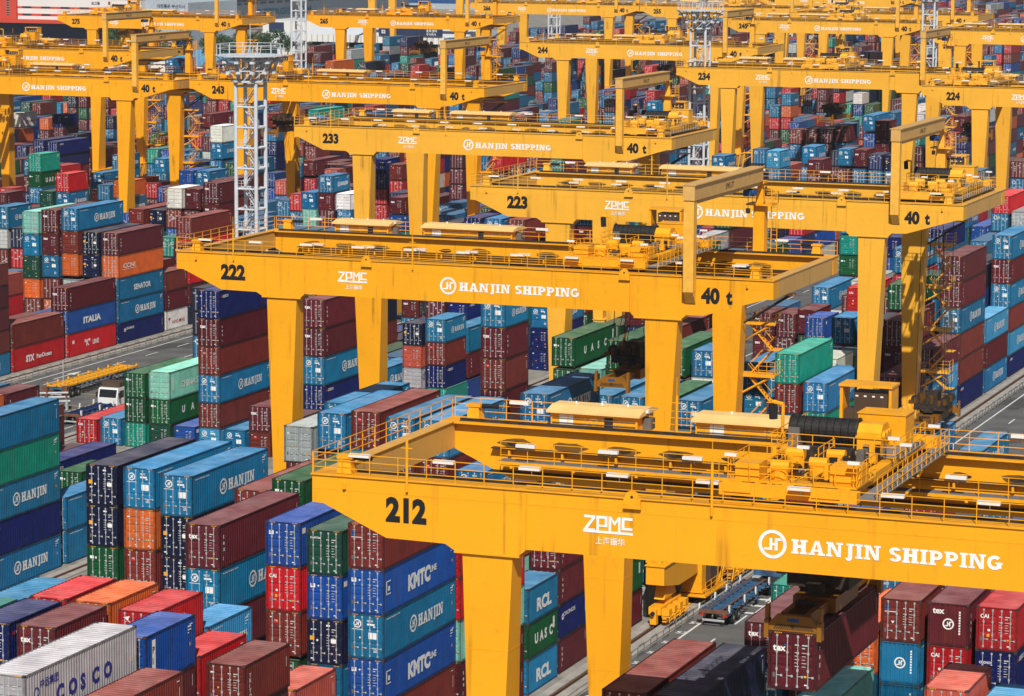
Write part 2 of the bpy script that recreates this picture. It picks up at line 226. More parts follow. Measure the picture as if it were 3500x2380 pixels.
(23,2,26,0,20,18,1128,1,2,0,0,327),(23,1,23,0,20,18,1296,0,2,0,0,437),(23,5,27,1,20,3,1387,1,2,0,0,382),(23,5,29,0,40,-18,1448,1,0,0,0,347),(23,3,28,0,20,0,1448,1,2,0,0,373),(23,3,28,0,20,0,1158,1,2,0,1,315),(23,0,30,0,20,-18,1387,1,2,0,0,315),(24,7,23,0,20,-18,1036,0,4,0,0,337),(23,5,14,0,40,4,1387,1,4,0,0,627),(23,4,14,0,40,-1,1387,1,0,0,0,557),(23,3,14,0,40,18,1387,1,3,0,0,933),(26,8,39,0,40,18,1448,1,12,0,0,366),
(21,7,0,0,40,0,1080,0,12,0,0,2575),(21,8,0,0,20,0,810,0,2,0,1,610),(21,8,0,0,20,0,1080,0,3,0,0,3032),(21,9,0,0,40,0,810,0,0,0,1,737),(21,9,0,0,40,0,1080,0,2,0,0,3777),(21,9,1,1,20,0,1080,0,14,0,1,757),(22,0,3,0,40,0,0,0,2,0,3,480),(22,0,3,0,40,0,270,0,7,0,2,480),(22,3,3,0,20,0,1080,0,0,0,0,1229),(22,0,4,0,40,0,0,0,14,0,3,660),(22,3,7,0,40,0,810,0,0,0,0,1480),(22,4,7,0,40,0,810,0,7,0,0,382),
(22,4,8,0,20,0,1080,0,0,0,0,849),(22,0,9,1,20,0,270,0,6,0,0,462),(22,7,9,0,40,0,1080,0,3,0,0,600),(22,8,9,0,40,0,1350,0,2,0,0,332),(22,7,16,0,20,0,1080,0,4,0,0,366),(22,9,16,0,40,0,810,0,7,0,2,439),(22,9,16,0,40,0,1080,0,9,0,1,436),(22,9,20,0,40,0,810,0,0,0,0,330),(22,9,21,0,20,0,1080,0,3,0,1,444),(22,9,21,0,20,0,1350,0,3,0,0,498),(23,2,5,0,20,0,270,0,7,0,0,570),(23,6,5,1,20,0,810,0,2,0,0,626),
(23,1,11,1,20,0,810,0,4,0,0,420),(23,6,14,0,20,0,1350,0,5,0,0,333),(23,0,16,0,40,0,1080,0,0,0,0,553),(23,3,16,0,20,0,1080,0,2,0,1,313),(23,1,18,0,40,0,540,0,7,0,0,327),(23,2,18,0,40,0,810,0,6,0,2,311),(23,2,19,0,40,0,540,0,14,0,0,322),(23,0,20,0,40,0,0,0,2,0,1,346),(23,0,20,0,40,0,270,0,8,0,0,519),(23,2,20,0,40,0,540,0,2,0,2,416),(23,0,22,0,40,0,0,0,14,0,2,354),(23,0,22,0,40,0,270,0,6,0,1,313),
(23,0,26,0,40,0,1080,0,5,0,0,318),(23,0,29,0,40,0,540,0,15,0,0,349),(24,0,14,1,20,0,540,0,11,0,1,522),(24,0,14,1,20,0,810,0,2,0,0,826),(24,0,15,0,40,0,540,0,0,0,0,307),(24,1,16,1,20,0,540,0,5,0,1,349),(24,1,16,1,20,0,810,0,0,0,0,718),(24,0,17,0,20,0,540,0,9,0,0,564),(24,4,17,0,40,0,1080,0,3,0,1,405),(24,4,17,0,40,0,1350,0,2,0,0,545),(24,0,20,0,20,0,540,0,6,0,1,349),(24,0,20,0,20,0,810,0,2,0,0,392),
(24,4,22,0,20,0,1080,0,3,0,0,365),(24,0,24,1,20,0,810,0,0,0,1,403),(24,0,26,0,40,0,810,0,2,0,1,398),(24,5,26,0,40,0,810,0,11,0,0,407),(24,0,28,0,20,0,540,0,3,0,0,322),(24,4,32,0,40,0,1350,0,0,0,0,435),(25,1,19,0,40,0,810,0,8,0,0,333),(25,8,20,1,20,0,540,0,2,0,0,320),(25,1,26,1,20,0,1350,0,0,0,0,362),(25,5,27,0,20,0,1350,0,3,0,0,307),(25,4,28,0,40,0,1350,0,9,0,0,394),(27,7,40,0,40,0,1350,0,0,0,0,341)]
STUFF=[(22,9,1,0,1,55,3),(22,8,1,0,1,55,0),(22,7,1,0,1,52,12),(22,4,0,0,1,52,4),(22,2,0,0,1,55,7),(22,2,-2,1,0,104,11),(22,4,-2,0,0,104,0),(22,5,-2,0,0,104,0,9),(22,1,-2,1,0,78,11),(22,0,-2,1,0,78,2),(21,8,-2,0,1,104,5),(21,4,0,0,0,78,6),
(24,2,11,0,1,52,11,15),(24,0,10,0,1,0,0,3,2,2,3),(24,1,11,0,1,29,3),(24,4,13,0,1,26,3),(24,3,13,0,1,26,12,3),(24,2,13,0,1,26,3,14),(24,1,13,0,1,26,3,2),(24,7,13,1,0,52,3,3,13),(25,3,18,0,1,0,0,2,4),(26,1,24,0,1,0,4,0,7),(25,6,20,1,0,29,9,4,2,0),(25,3,19,1,0,52,11,0),
(25,8,23,0,1,29,11),(25,5,22,0,0,26,5,0),(25,9,24,1,0,0,13,2),(25,3,22,1,0,26,3,11),(24,4,16,0,0,78,6,3),(24,3,16,0,0,104,3),(24,2,16,0,0,55,0,3),(24,5,16,0,0,78,9),(25,4,26,1,0,0,6,6),(25,0,26,0,1,0,0,11),(24,1,18,1,0,78,2),(24,0,18,1,0,26,6,2,0),
(24,2,18,1,0,78,10),(24,6,20,0,0,52,0,11),(27,3,33,0,1,55,3,8),(27,8,36,0,0,26,3,0),(27,4,35,0,0,26,6,3,5),(27,3,35,0,0,0,0,2,7,2),(26,9,28,0,0,78,6),(27,0,32,1,0,26,2,12),(26,7,28,1,0,78,2),(26,7,27,0,1,29,5,11),(26,6,27,0,1,29,3,4),(26,2,26,0,1,52,0,4),
(26,1,26,0,1,26,3,4),(26,0,27,0,1,29,4,2),(26,8,30,1,0,29,2,0,5),(26,3,30,0,0,29,8,7),(26,8,31,1,0,52,5),(25,9,25,0,1,55,0,9),(25,6,24,0,1,52,0),(25,4,22,0,1,29,9),(25,7,25,1,0,81,0,11),(26,1,31,0,1,58,2),(25,1,23,1,0,84,0),(22,6,3,0,1,87,0),
(22,5,3,0,1,84,4),(22,4,3,0,1,84,2),(22,3,4,0,1,58,0,7),(22,6,7,0,1,52,2),(22,5,7,0,1,52,0),(22,9,8,0,1,81,7),(22,5,8,0,1,78,2),(23,0,10,1,0,0,9),(23,0,11,0,1,0,6),(23,9,14,1,0,0,0),(23,2,11,1,0,0,7,2,0,2),(23,8,14,0,0,0,3),
(23,0,8,0,1,26,0),(23,9,11,0,1,0,2,3,2,0),(23,9,10,0,1,26,0,0,5,5),(22,8,3,0,1,104,2),(22,7,3,0,1,113,2),(22,4,1,0,1,113,6),(23,6,12,0,1,0,7),(22,9,13,0,0,0,3),(22,8,13,0,0,26,2),(22,6,12,1,0,29,0),(22,3,11,0,0,58,13),(22,7,13,0,0,29,7),
(22,9,15,0,1,26,14),(22,5,13,0,1,58,9),(22,2,12,0,1,52,11,3),(22,1,8,0,1,26,11),(22,0,8,0,1,0,0,11),(22,1,9,0,0,87,13),(22,3,10,0,0,78,0),(22,1,11,0,1,29,0),(22,0,10,0,1,0,2,4),(23,0,33,0,1,0,2,2),(22,5,19,0,1,78,3,0),(22,6,17,0,1,78,0),
(22,5,18,0,1,78,0),(22,3,13,0,1,107,11),(24,3,33,0,1,0,0,0),(24,2,33,0,1,0,2,2),(23,8,24,0,0,87,0),(23,9,26,1,0,78,5,0),(23,4,23,1,0,78,11,0),(23,2,23,1,0,84,0,0),(23,4,26,1,0,52,2,2,5),(23,3,26,0,0,55,0,2),(23,2,26,0,0,55,5,0),(23,1,23,0,0,78,9,2),
(23,8,27,1,0,78,4,0,3),(23,7,27,1,0,81,3,2,3),(23,6,27,1,0,81,3,2,2),(23,5,27,1,0,110,0),(23,5,29,0,1,87,11,6),(23,3,28,0,0,87,5),(24,3,38,0,0,26,2,11,0),(24,6,40,0,0,52,11,0,0),(24,8,44,0,0,29,0,2),(24,2,42,0,1,26,7,9),(24,1,42,0,0,0,14,9,6,13),(23,5,34,0,0,130,2),
(23,0,30,0,0,26,11,9,4,4),(23,4,33,0,0,52,2,11),(24,7,23,0,0,26,11,11,4),(24,6,24,0,1,26,2),(24,3,23,0,1,29,0),(24,2,22,0,1,26,0),(23,5,14,0,1,110,2),(23,4,14,0,1,110,2),(23,3,14,0,1,110,2),(24,4,25,0,1,0,7),(24,4,24,0,0,26,6,2,2,2),(26,7,49,1,0,0,3,0),
(25,7,41,1,0,26,2,7),(24,8,32,1,0,78,3,0,2),(25,3,42,0,1,52,4),(25,8,40,0,1,29,0),(25,4,40,0,1,26,4),(25,6,37,0,1,29,0,4),(26,4,50,0,0,0,0),(26,2,51,0,1,26,14,2),(26,0,51,1,0,26,7,0),(25,8,46,0,1,78,3,11),(27,9,54,0,1,52,0),(26,0,39,0,0,116,11,11),
(27,0,48,0,0,52,2,8),(27,7,51,0,0,58,0),(26,9,41,0,1,78,7,14,5),(26,8,39,0,1,116,0),(21,1,0,0,0,81,14),(21,2,0,0,1,81,0),(21,3,0,0,1,54,7),(21,4,0,1,0,54,11,2),(21,7,0,0,1,81,0),(21,2,1,0,1,81,6,2),(21,3,1,0,0,54,3,9,0),(21,4,1,0,0,54,4,2,14,0),
(21,4,1,1,0,135,2),(21,6,1,1,0,81,2),(21,7,1,1,0,108,0),(21,8,1,0,0,81,0),(21,8,1,1,0,81,7,0),(21,9,1,0,0,81,0),(21,9,1,1,0,81,0),(21,9,1,1,0,135,6),(21,3,2,0,1,135,0),(21,4,2,0,1,135,5),(21,4,3,0,1,135,6),(21,6,3,0,1,81,3),
(21,7,3,0,0,81,8),(21,7,3,1,0,81,6),(21,8,3,0,1,54,2),(21,9,3,0,0,81,0,11),(21,9,4,0,1,27,7),(21,8,5,0,1,81,4),(21,9,5,0,1,27,0,0),(21,7,6,0,0,81,6),(21,8,6,0,1,81,3),(21,9,9,0,0,27,3,4,5),(22,8,-2,1,0,54,4),(22,9,-1,0,0,54,4),
(22,9,-1,1,0,54,4),(22,7,0,1,0,54,11),(22,6,2,0,1,108,0),(22,7,2,0,0,108,4),(22,0,3,0,1,54,2,11),(22,2,3,0,1,27,9),(22,3,3,0,0,81,2),(22,3,3,1,0,27,3,3,3),(22,9,3,0,1,81,6),(22,0,4,0,1,27,0,0,3),(22,2,4,0,1,54,2,0,2),(22,4,4,0,1,81,0,2),
(22,5,4,0,1,108,12),(22,0,5,1,0,0,0,3),(22,0,6,0,1,0,3,0,0),(22,1,6,0,0,27,0,9),(22,1,6,1,0,54,5),(22,2,6,0,0,27,2),(22,3,6,1,0,54,7),(22,4,6,0,1,54,2),(22,5,6,1,0,54,0),(22,6,6,1,0,54,9),(22,7,6,0,0,81,8),(22,0,7,0,1,0,11,0),
(22,1,7,1,0,27,2),(22,2,7,0,0,54,5),(22,2,7,1,0,27,7),(22,3,7,0,1,54,4),(22,4,7,0,1,54,0),(22,8,7,0,0,81,2),(22,9,7,0,1,54,3),(22,2,8,0,0,27,0),(22,2,8,1,0,27,5,6,0),(22,3,8,0,1,27,7),(22,4,8,0,0,81,13),(22,4,8,1,0,27,6),
(22,0,9,0,0,0,0,0),(22,0,9,1,0,0,5),(22,1,9,1,0,81,7),(22,2,9,1,0,81,4),(22,3,9,0,0,27,2),(22,5,9,0,0,27,4,4,7,3),(22,8,9,0,1,108,4),(22,9,9,0,1,108,7),(22,6,10,0,1,27,0),(22,7,10,0,1,27,0,0),(22,2,11,0,0,54,6,6),(22,2,11,1,0,81,5),
(22,4,11,0,1,54,0),(22,9,11,0,0,81,2,6,2),(22,9,11,1,0,54,2,2,0),(22,1,13,0,1,54,0,9),(22,2,13,0,0,54,5,0,8),(22,4,13,0,1,54,4,2),(22,9,13,1,0,54,0),(22,1,14,0,1,81,6,5),(22,2,14,0,0,108,7),(22,2,14,1,0,108,13),(22,3,14,0,0,108,0),(22,3,14,1,0,108,3),
(22,4,14,0,1,108,5),(22,5,14,0,0,81,0),(22,6,14,0,1,81,13),(22,7,14,0,0,27,11),(22,7,14,1,0,27,5,2),(22,8,14,0,1,27,13),(22,9,14,1,0,27,2),(22,0,15,0,0,0,0,5,4),(22,0,15,1,0,0,5,9,3),(22,0,16,0,0,0,0,2,12,6),(22,0,16,1,0,0,0),(22,1,16,1,0,54,0),
(22,2,16,0,1,54,9,2),(22,6,16,1,0,81,11),(22,7,16,0,0,81,6),(22,8,16,0,1,54,4,3,3),(22,9,16,0,1,54,2),(22,9,16,0,1,135,0),(22,0,17,0,1,0,12,3,2,13,9),(22,1,17,0,0,81,2),(22,2,17,1,0,54,3),(22,7,18,1,0,54,7),(22,2,19,0,1,81,3),(22,3,19,0,1,54,0,11),
(22,4,19,0,1,54,2,2,14),(22,9,19,0,1,54,11),(22,3,20,1,0,81,11),(22,8,20,0,1,27,0),(22,9,20,0,1,27,0,0),(22,4,21,0,0,81,6),(22,5,21,1,0,81,0),(22,9,21,0,0,27,2,7,0),(22,9,21,1,0,81,11,9,0),(22,7,22,0,1,81,11),(22,8,23,0,1,81,0,0,3),(22,9,23,0,0,54,6,2),
(22,9,23,1,0,81,3),(22,6,24,0,1,54,9,4,11),(22,7,24,0,0,54,6,0,0,0),(22,8,24,0,1,54,8,7),(22,9,24,0,0,81,4),(22,9,26,0,1,108,11,2),(22,9,27,0,0,108,2),(23,0,2,0,0,0,2,6,0),(23,1,2,0,1,0,0,4,2),(23,2,2,1,0,54,0,9,6),(23,1,3,0,1,0,4,3,0),(23,2,3,0,0,54,2),
(23,2,3,1,0,54,2,9),(23,3,3,0,1,54,4),(23,4,3,0,1,54,9),(23,4,4,0,1,54,0,3),(23,5,4,1,0,81,0),(23,7,4,1,0,81,0,5),(23,1,5,0,1,27,2),(23,4,5,0,0,81,0),(23,4,5,1,0,27,2),(23,5,5,0,1,27,7,2),(23,6,5,0,0,81,12),(23,7,5,0,1,81,0),
(23,1,6,1,0,0,3),(23,2,6,0,1,0,3),(23,3,6,0,1,0,11),(23,4,6,0,1,0,0),(23,9,6,1,0,54,3),(23,0,7,1,0,0,6,2),(23,9,7,0,0,0,2,3),(23,1,8,0,0,27,2),(23,0,9,0,1,0,2),(23,3,9,0,0,27,5,2,5),(23,5,9,0,1,27,2,9),(23,6,9,0,1,54,2,2),
(23,1,10,0,0,0,4),(23,5,10,0,1,81,2),(23,6,10,0,1,54,2,3),(23,7,10,0,0,81,0),(23,7,10,1,0,81,7),(23,8,10,0,1,81,5),(23,1,11,0,0,0,2,6,0),(23,5,11,0,0,0,4),(23,6,11,0,1,0,4,3),(23,1,12,0,1,0,9,3,11,12),(23,3,12,0,1,54,4,0),(23,4,12,1,0,54,2,4),
(23,4,12,1,0,135,12),(23,5,12,0,1,0,0),(23,7,12,0,0,0,0,2,8),(23,7,12,1,0,0,12,3,5,0),(23,8,12,0,0,81,3),(23,1,13,0,1,0,6,0,9),(23,1,13,0,1,108,2),(23,3,13,0,0,108,0),(23,3,13,1,0,108,7),(23,4,13,0,0,108,2),(23,4,13,1,0,108,6),(23,5,13,0,1,54,4),
(23,5,13,0,1,108,3),(23,7,13,0,1,0,5),(23,8,13,0,0,0,4,14,3),(23,8,13,0,0,108,12),(23,8,13,1,0,0,6),(23,0,14,0,1,27,7,3),(23,6,14,0,0,108,5),(23,7,14,0,1,27,7,2),(23,7,14,0,1,108,11),(23,8,14,1,0,27,3),(23,8,14,1,0,108,14),(23,0,15,0,1,81,2,11),
(23,8,15,0,1,108,0),(23,9,15,1,0,108,0),(23,0,16,0,1,0,2,8,3,13),(23,1,16,1,0,108,9),(23,3,16,0,0,81,5),(23,3,16,0,0,135,0),(23,3,16,1,0,108,8),(23,4,16,0,1,81,0,11),(23,5,16,0,0,81,14,6),(23,5,16,1,0,108,3,14),(23,9,16,0,1,108,6),(23,1,17,0,1,54,2),
(23,4,17,0,1,81,2,0),(23,8,17,0,1,108,3),(23,0,18,0,0,0,11,0),(23,1,18,0,1,27,5),(23,2,18,0,1,54,0),(23,2,18,0,1,108,11,7),(23,3,18,0,0,135,0),(23,3,18,1,0,135,2),(23,0,19,1,0,0,0,2),(23,1,19,1,0,0,6,0),(23,2,19,0,1,27,2),(23,2,20,0,1,27,3),
(23,2,20,0,1,81,7,2),(23,3,20,0,1,54,11),(23,4,20,0,0,54,0,4,2,0),(23,4,20,1,0,54,4),(23,4,20,1,0,108,13),(23,7,20,0,1,108,3),(23,0,21,0,0,0,6,6),(23,0,21,1,0,0,0,4,11),(23,1,21,0,0,27,0,5),(23,1,21,1,0,27,11,6),(23,2,21,0,0,27,15,3),(23,2,21,0,0,108,0),
(23,3,21,0,1,108,2),(23,5,21,0,0,108,0),(23,5,21,1,0,108,2),(23,6,21,0,0,108,0),(23,7,21,0,0,108,0),(23,7,21,1,0,108,2),(23,9,21,0,0,108,4),(23,0,22,0,1,54,0),(23,2,22,0,1,81,11),(23,3,22,0,0,81,2),(23,3,22,1,0,81,11),(23,4,22,0,0,108,6),
(23,4,22,1,0,108,4),(23,5,22,0,1,108,6),(23,0,23,0,1,0,2,15),(23,8,23,0,1,81,7),(23,0,24,1,0,27,3,7),(23,3,24,0,1,81,11),(23,5,24,1,0,81,3),(23,0,25,0,1,0,4),(23,0,25,0,1,54,0),(23,0,26,0,1,0,6,5,0,0),(23,1,26,0,0,54,2,0,4),(23,4,26,0,0,27,11),
(23,7,26,0,1,54,13,15),(23,0,27,0,0,0,2,0,2),(23,0,27,1,0,0,11,4,5,3,2),(23,4,27,0,0,108,2),(23,5,27,0,0,54,4,4),(23,6,27,0,0,81,2),(23,7,27,0,0,81,4),(23,8,27,0,0,81,5),(23,9,27,0,1,81,3),(23,0,28,0,0,0,3,4,2),(23,0,28,1,0,0,0,2),(23,6,28,0,1,108,3,0),
(23,7,28,1,0,135,2),(23,0,29,0,1,0,3,2),(23,1,29,0,0,54,3,3),(23,1,29,1,0,54,3),(23,2,29,0,0,108,9),(23,3,29,0,1,108,0),(23,7,29,1,0,81,2),(23,0,30,1,0,0,0),(23,1,30,0,1,54,3),(23,0,31,0,0,0,0,6,12,3,3),(23,0,31,1,0,0,4,5,7,3,2),(23,1,31,0,0,135,3),
(23,1,31,1,0,108,7,2),(23,4,31,0,0,81,3,0,13),(23,4,31,1,0,81,13,14,0),(23,5,31,0,1,108,13),(23,6,31,0,1,108,15,0),(23,8,31,0,1,81,12,3),(23,1,32,0,0,108,0,6),(23,1,32,1,0,108,4,13),(23,2,32,1,0,135,0),(23,4,32,1,0,27,0),(23,1,33,0,1,0,0,7,0),(23,4,33,1,0,81,0,11),
(23,5,33,0,0,27,2,11,0,0),(23,5,33,1,0,81,11,0),(23,6,33,0,0,135,13),(23,6,33,1,0,108,11,7),(23,1,34,0,0,27,3,0,2,12,2),(23,1,34,1,0,27,12,2,0,2),(23,2,34,0,1,54,2),(23,8,34,0,1,108,3,0),(23,9,34,0,1,135,2),(23,0,35,0,1,0,2,13,11,0),(23,1,35,0,0,27,15),(23,1,35,1,0,27,9,2),
(23,3,35,1,0,54,8),(23,5,35,0,0,108,6),(23,7,35,0,1,108,3),(23,0,36,0,1,54,0,11,2),(23,1,36,0,0,81,3,6),(23,2,36,0,1,54,2),(23,4,36,1,0,54,3),(23,0,37,0,0,27,2,2,2),(23,3,37,0,1,54,7,2,3),(23,5,37,0,0,81,11,6),(23,1,38,0,0,81,0,2),(23,8,38,0,1,108,6),
(23,9,38,1,0,108,2),(23,8,39,1,0,135,3),(23,9,39,0,0,135,9),(23,7,41,0,0,108,3),(23,7,41,1,0,108,2),(23,8,42,1,0,108,9),(23,6,43,0,0,108,0),(23,9,43,0,0,108,2),(23,9,43,1,0,108,7),(23,9,46,0,0,108,2,0),(23,9,46,1,0,135,3),(24,1,10,0,1,0,14),
(24,3,10,0,1,0,11,6,11),(24,4,11,0,1,54,8,0),(24,1,12,0,1,27,6),(24,9,12,0,1,54,5,0),(24,5,13,0,0,54,2),(24,6,13,0,0,54,0),(24,6,13,1,0,54,13,11,5),(24,9,13,0,0,54,0),(24,0,14,1,0,0,5,2),(24,2,14,1,0,54,3),(24,9,14,0,1,54,0,0,5),(24,0,15,0,1,27,2),
(24,2,15,0,0,54,5,9),(24,0,16,0,1,0,4),(24,1,16,0,0,27,11),(24,1,16,1,0,27,2),(24,2,16,1,0,54,7),(24,3,16,1,0,54,7),(24,0,17,0,0,0,7,11),(24,0,17,1,0,27,0,6),(24,1,17,0,1,27,0,0),(24,2,17,0,0,54,0,0),(24,2,17,1,0,54,9),(24,3,17,0,1,54,8,0),
(24,4,17,0,1,81,0),(24,9,17,0,1,81,6),(24,0,18,0,0,27,12,0),(24,1,18,0,0,54,0),(24,2,18,0,0,54,0),(24,3,18,0,0,54,9),(24,9,18,0,0,108,2),(24,0,19,1,0,0,0,0),(24,1,19,0,0,54,4,3,3),(24,1,19,1,0,27,7),(24,0,20,0,0,0,6,9),(24,1,20,0,0,27,0),
(24,1,20,1,0,27,5,8,4),(24,2,20,0,0,27,3),(24,2,20,1,0,27,14),(24,3,20,0,1,27,3),(24,4,20,0,1,27,2,9,3),(24,8,20,1,0,27,3),(24,0,21,0,1,0,2),(24,1,21,0,1,0,6),(24,2,21,0,1,0,6),(24,3,21,0,1,27,2),(24,6,21,0,1,27,4,2,2,15),(24,7,21,1,0,108,3),
(24,9,21,0,1,27,6,0),(24,1,22,0,1,0,4,0),(24,3,22,0,1,0,5),(24,4,22,0,0,27,9,2,11),(24,4,22,1,0,0,3),(24,7,22,0,1,0,2),(24,8,22,0,1,0,3,0,3,7,3),(24,1,23,1,0,0,8),(24,2,23,0,1,0,5),(24,5,23,0,1,0,11),(24,6,23,0,0,27,4,4),(24,6,23,1,0,0,6),
(24,7,23,1,0,54,0),(24,8,23,0,1,0,7,0,11),(24,9,23,0,0,54,11),(24,9,23,1,0,54,6),(24,0,24,0,0,27,7,3),(24,0,24,1,0,27,2,2),(24,0,24,1,0,108,3),(24,1,24,0,0,0,0),(24,1,24,1,0,27,11,6,2),(24,2,24,0,1,0,0),(24,3,24,0,0,0,2),(24,5,24,1,0,27,3,2),
(24,8,24,0,1,0,0,0,5),(24,9,24,1,0,54,2),(24,0,25,0,1,27,4),(24,5,25,0,1,0,0),(24,6,25,1,0,0,3),(24,8,25,0,0,27,3,13,11,2),(24,8,25,1,0,27,4,12,4,2),(24,9,25,0,0,54,5,11,12),(24,0,26,0,1,27,4,0),(24,0,26,0,1,108,2),(24,1,26,0,1,27,3,3,9),(24,4,26,0,1,27,0),
(24,5,26,0,1,0,2,3,2),(24,6,26,0,1,0,0,0,2,0),(24,0,27,0,0,27,4,14),(24,1,27,1,0,54,4,11),(24,2,27,0,1,108,9),(24,3,27,1,0,108,5,9),(24,4,27,0,1,108,14),(24,5,27,0,1,81,6),(24,6,27,0,1,108,9),(24,0,28,0,0,27,11),(24,0,28,1,0,27,0,2),(24,1,28,0,1,27,0,2),
(24,2,28,0,1,54,3),(24,0,29,0,0,27,4,0),(24,0,29,1,0,0,11,4,2,0),(24,1,29,0,0,54,3,0),(24,1,29,1,0,54,2),(24,2,29,0,0,54,9),(24,3,29,1,0,54,0,2),(24,0,30,0,1,0,3,0),(24,7,30,0,0,81,2),(24,7,30,1,0,81,2),(24,8,30,0,0,108,7),(24,8,30,1,0,108,0),
(24,9,30,0,0,81,3),(24,0,31,0,0,0,11),(24,0,31,1,0,0,4),(24,1,31,0,1,0,3),(24,3,31,1,0,27,7,11),(24,4,31,0,0,54,2,3),(24,4,31,1,0,81,8,2),(24,5,31,0,1,81,4),(24,6,31,1,0,81,2),(24,7,31,0,0,81,5),(24,7,31,1,0,81,0),(24,9,31,0,1,81,4),
(24,0,32,0,1,0,0),(24,1,32,0,0,0,2),(24,1,32,1,0,0,3),(24,2,32,0,1,0,5),(24,3,32,0,1,0,9),(24,4,32,0,1,27,0,0,14,13),(24,5,32,0,0,108,4),(24,6,32,0,0,81,2),(24,7,32,1,0,81,3,2),(24,8,32,0,0,81,0),(24,0,33,0,1,0,2,3,11),(24,1,33,0,1,0,4,6),
(24,4,33,0,0,27,0,0,2,11,3),(24,4,33,1,0,54,2,14,0,2),(24,9,33,0,0,81,2,2,0),(24,0,34,0,0,0,5,6,12),(24,0,34,1,0,0,11,12,0,11,6),(24,1,34,0,0,54,12),(24,1,34,1,0,54,9,2,0),(24,2,34,0,0,54,9,0,2),(24,2,34,1,0,54,7,12,3),(24,3,34,0,0,27,5,0,11,2),(24,3,34,1,0,108,7),(24,4,34,0,1,27,5,4),
(24,5,34,1,0,54,3),(24,7,34,0,0,108,11),(24,8,34,1,0,108,7,11),(24,0,35,0,0,27,7),(24,0,35,1,0,0,5,2),(24,1,35,0,1,27,3,11,12),(24,5,35,0,0,54,3,0),(24,6,35,1,0,81,4,4),(24,0,36,0,0,0,2),(24,0,36,1,0,0,3),(24,1,36,0,1,0,14),(24,0,37,0,0,27,2,6),
(24,0,37,1,0,54,0),(24,1,37,0,1,0,11),(24,2,37,1,0,0,7),(24,7,37,0,1,108,2,9),(24,0,38,0,1,54,11),(24,1,38,0,1,54,0),(24,2,38,0,0,0,2,7,11,12,0),(24,2,38,1,0,54,11),(24,4,38,1,0,27,0),(24,5,38,0,1,27,5),(24,6,38,0,1,81,15,3),(24,0,39,0,1,27,5),
(24,1,39,1,0,27,3,0,2,2,2),(24,4,39,1,0,54,3,11,11),(24,5,39,0,1,54,14),(24,7,39,0,1,54,6,3,0),(24,0,40,0,0,27,2),(24,0,40,1,0,27,7),(24,1,40,0,1,27,11),(24,2,40,0,0,54,2,0,11),(24,2,40,1,0,27,3),(24,5,40,0,1,54,12,2),(24,7,40,0,0,54,11,4,0),(24,7,40,1,0,108,3),
(24,8,40,0,0,108,12),(24,9,40,0,1,81,2,0),(24,1,41,0,0,27,9),(24,1,41,1,0,0,12),(24,2,41,1,0,27,9),(24,3,41,1,0,27,0),(24,5,41,1,0,27,2),(24,6,41,0,0,81,7,3),(24,6,41,1,0,27,9),(24,8,41,1,0,108,4,3),(24,9,41,1,0,135,0),(24,0,42,0,1,27,11,7),
(24,1,42,1,0,54,7,5,8),(24,3,42,0,0,27,3,3,11,4,11),(24,3,42,1,0,54,11,13,2),(24,4,42,1,0,135,0),(24,0,43,0,1,27,0,0,7,2,3),(24,1,43,0,0,54,14,4,0),(24,3,43,0,0,54,11,0,15,2),(24,3,43,1,0,135,7),(24,4,43,0,1,135,0),(24,5,43,1,0,135,4),(24,9,43,0,1,27,3,2,2),(24,0,44,0,0,54,9,0),
(24,0,44,1,0,54,8,3),(24,1,44,0,1,135,3),(24,2,44,0,1,135,4),(24,9,44,0,1,27,0),(24,1,45,1,0,54,0,11,2),(24,2,45,0,1,108,14),(24,4,45,1,0,108,4),(24,8,45,0,1,108,2),(24,0,46,0,1,27,2),(24,1,46,0,1,54,3,11,14),(24,3,46,0,0,135,2),(24,3,46,1,0,108,0,0),
(24,5,46,0,0,108,5),(24,6,46,0,0,135,2),(24,6,46,1,0,108,6),(24,9,46,0,0,108,11),(24,0,47,0,0,27,3),(24,0,47,1,0,0,2,3,3),(24,1,47,1,0,27,2,11),(24,2,47,0,1,81,2),(24,0,48,0,0,27,11),(24,0,48,1,0,27,9),(24,1,48,0,0,54,0,7),(24,1,48,1,0,54,8),
(24,3,48,1,0,54,6),(24,5,48,0,1,108,4),(24,7,48,0,0,108,14),(24,8,48,0,1,108,0),(24,0,49,0,1,27,0,4),(24,1,49,1,0,27,11,2,3),(24,2,49,0,0,54,8),(24,3,49,0,1,81,7,5),(24,6,49,1,0,81,3),(24,8,49,0,0,108,7,3),(24,9,49,0,1,108,3,4),(24,0,50,0,1,27,2,15),
(24,1,50,0,0,54,4,2),(24,1,50,1,0,54,2),(24,2,50,0,1,54,3,2,0),(24,3,50,0,1,81,0),(24,0,51,0,1,27,4),(24,1,51,1,0,54,0),(24,3,51,0,0,108,0),(24,3,51,1,0,81,3,0),(24,0,52,0,0,54,9),(24,0,52,1,0,27,2,0,0),(24,1,52,0,0,54,11,2),(24,1,52,1,0,54,7,0),
(24,2,52,0,0,54,9,13),(24,3,52,0,1,81,2),(24,7,52,0,0,81,2,4),(24,7,52,1,0,108,2,13),(24,8,52,0,1,81,7,15),(24,0,53,0,1,0,9,13),(24,1,53,0,0,81,14,0),(24,1,53,1,0,81,11),(24,3,53,0,1,81,3),(24,4,53,0,1,81,0,11,11),(24,6,53,0,1,81,4,3,3),(24,7,53,0,1,108,7),
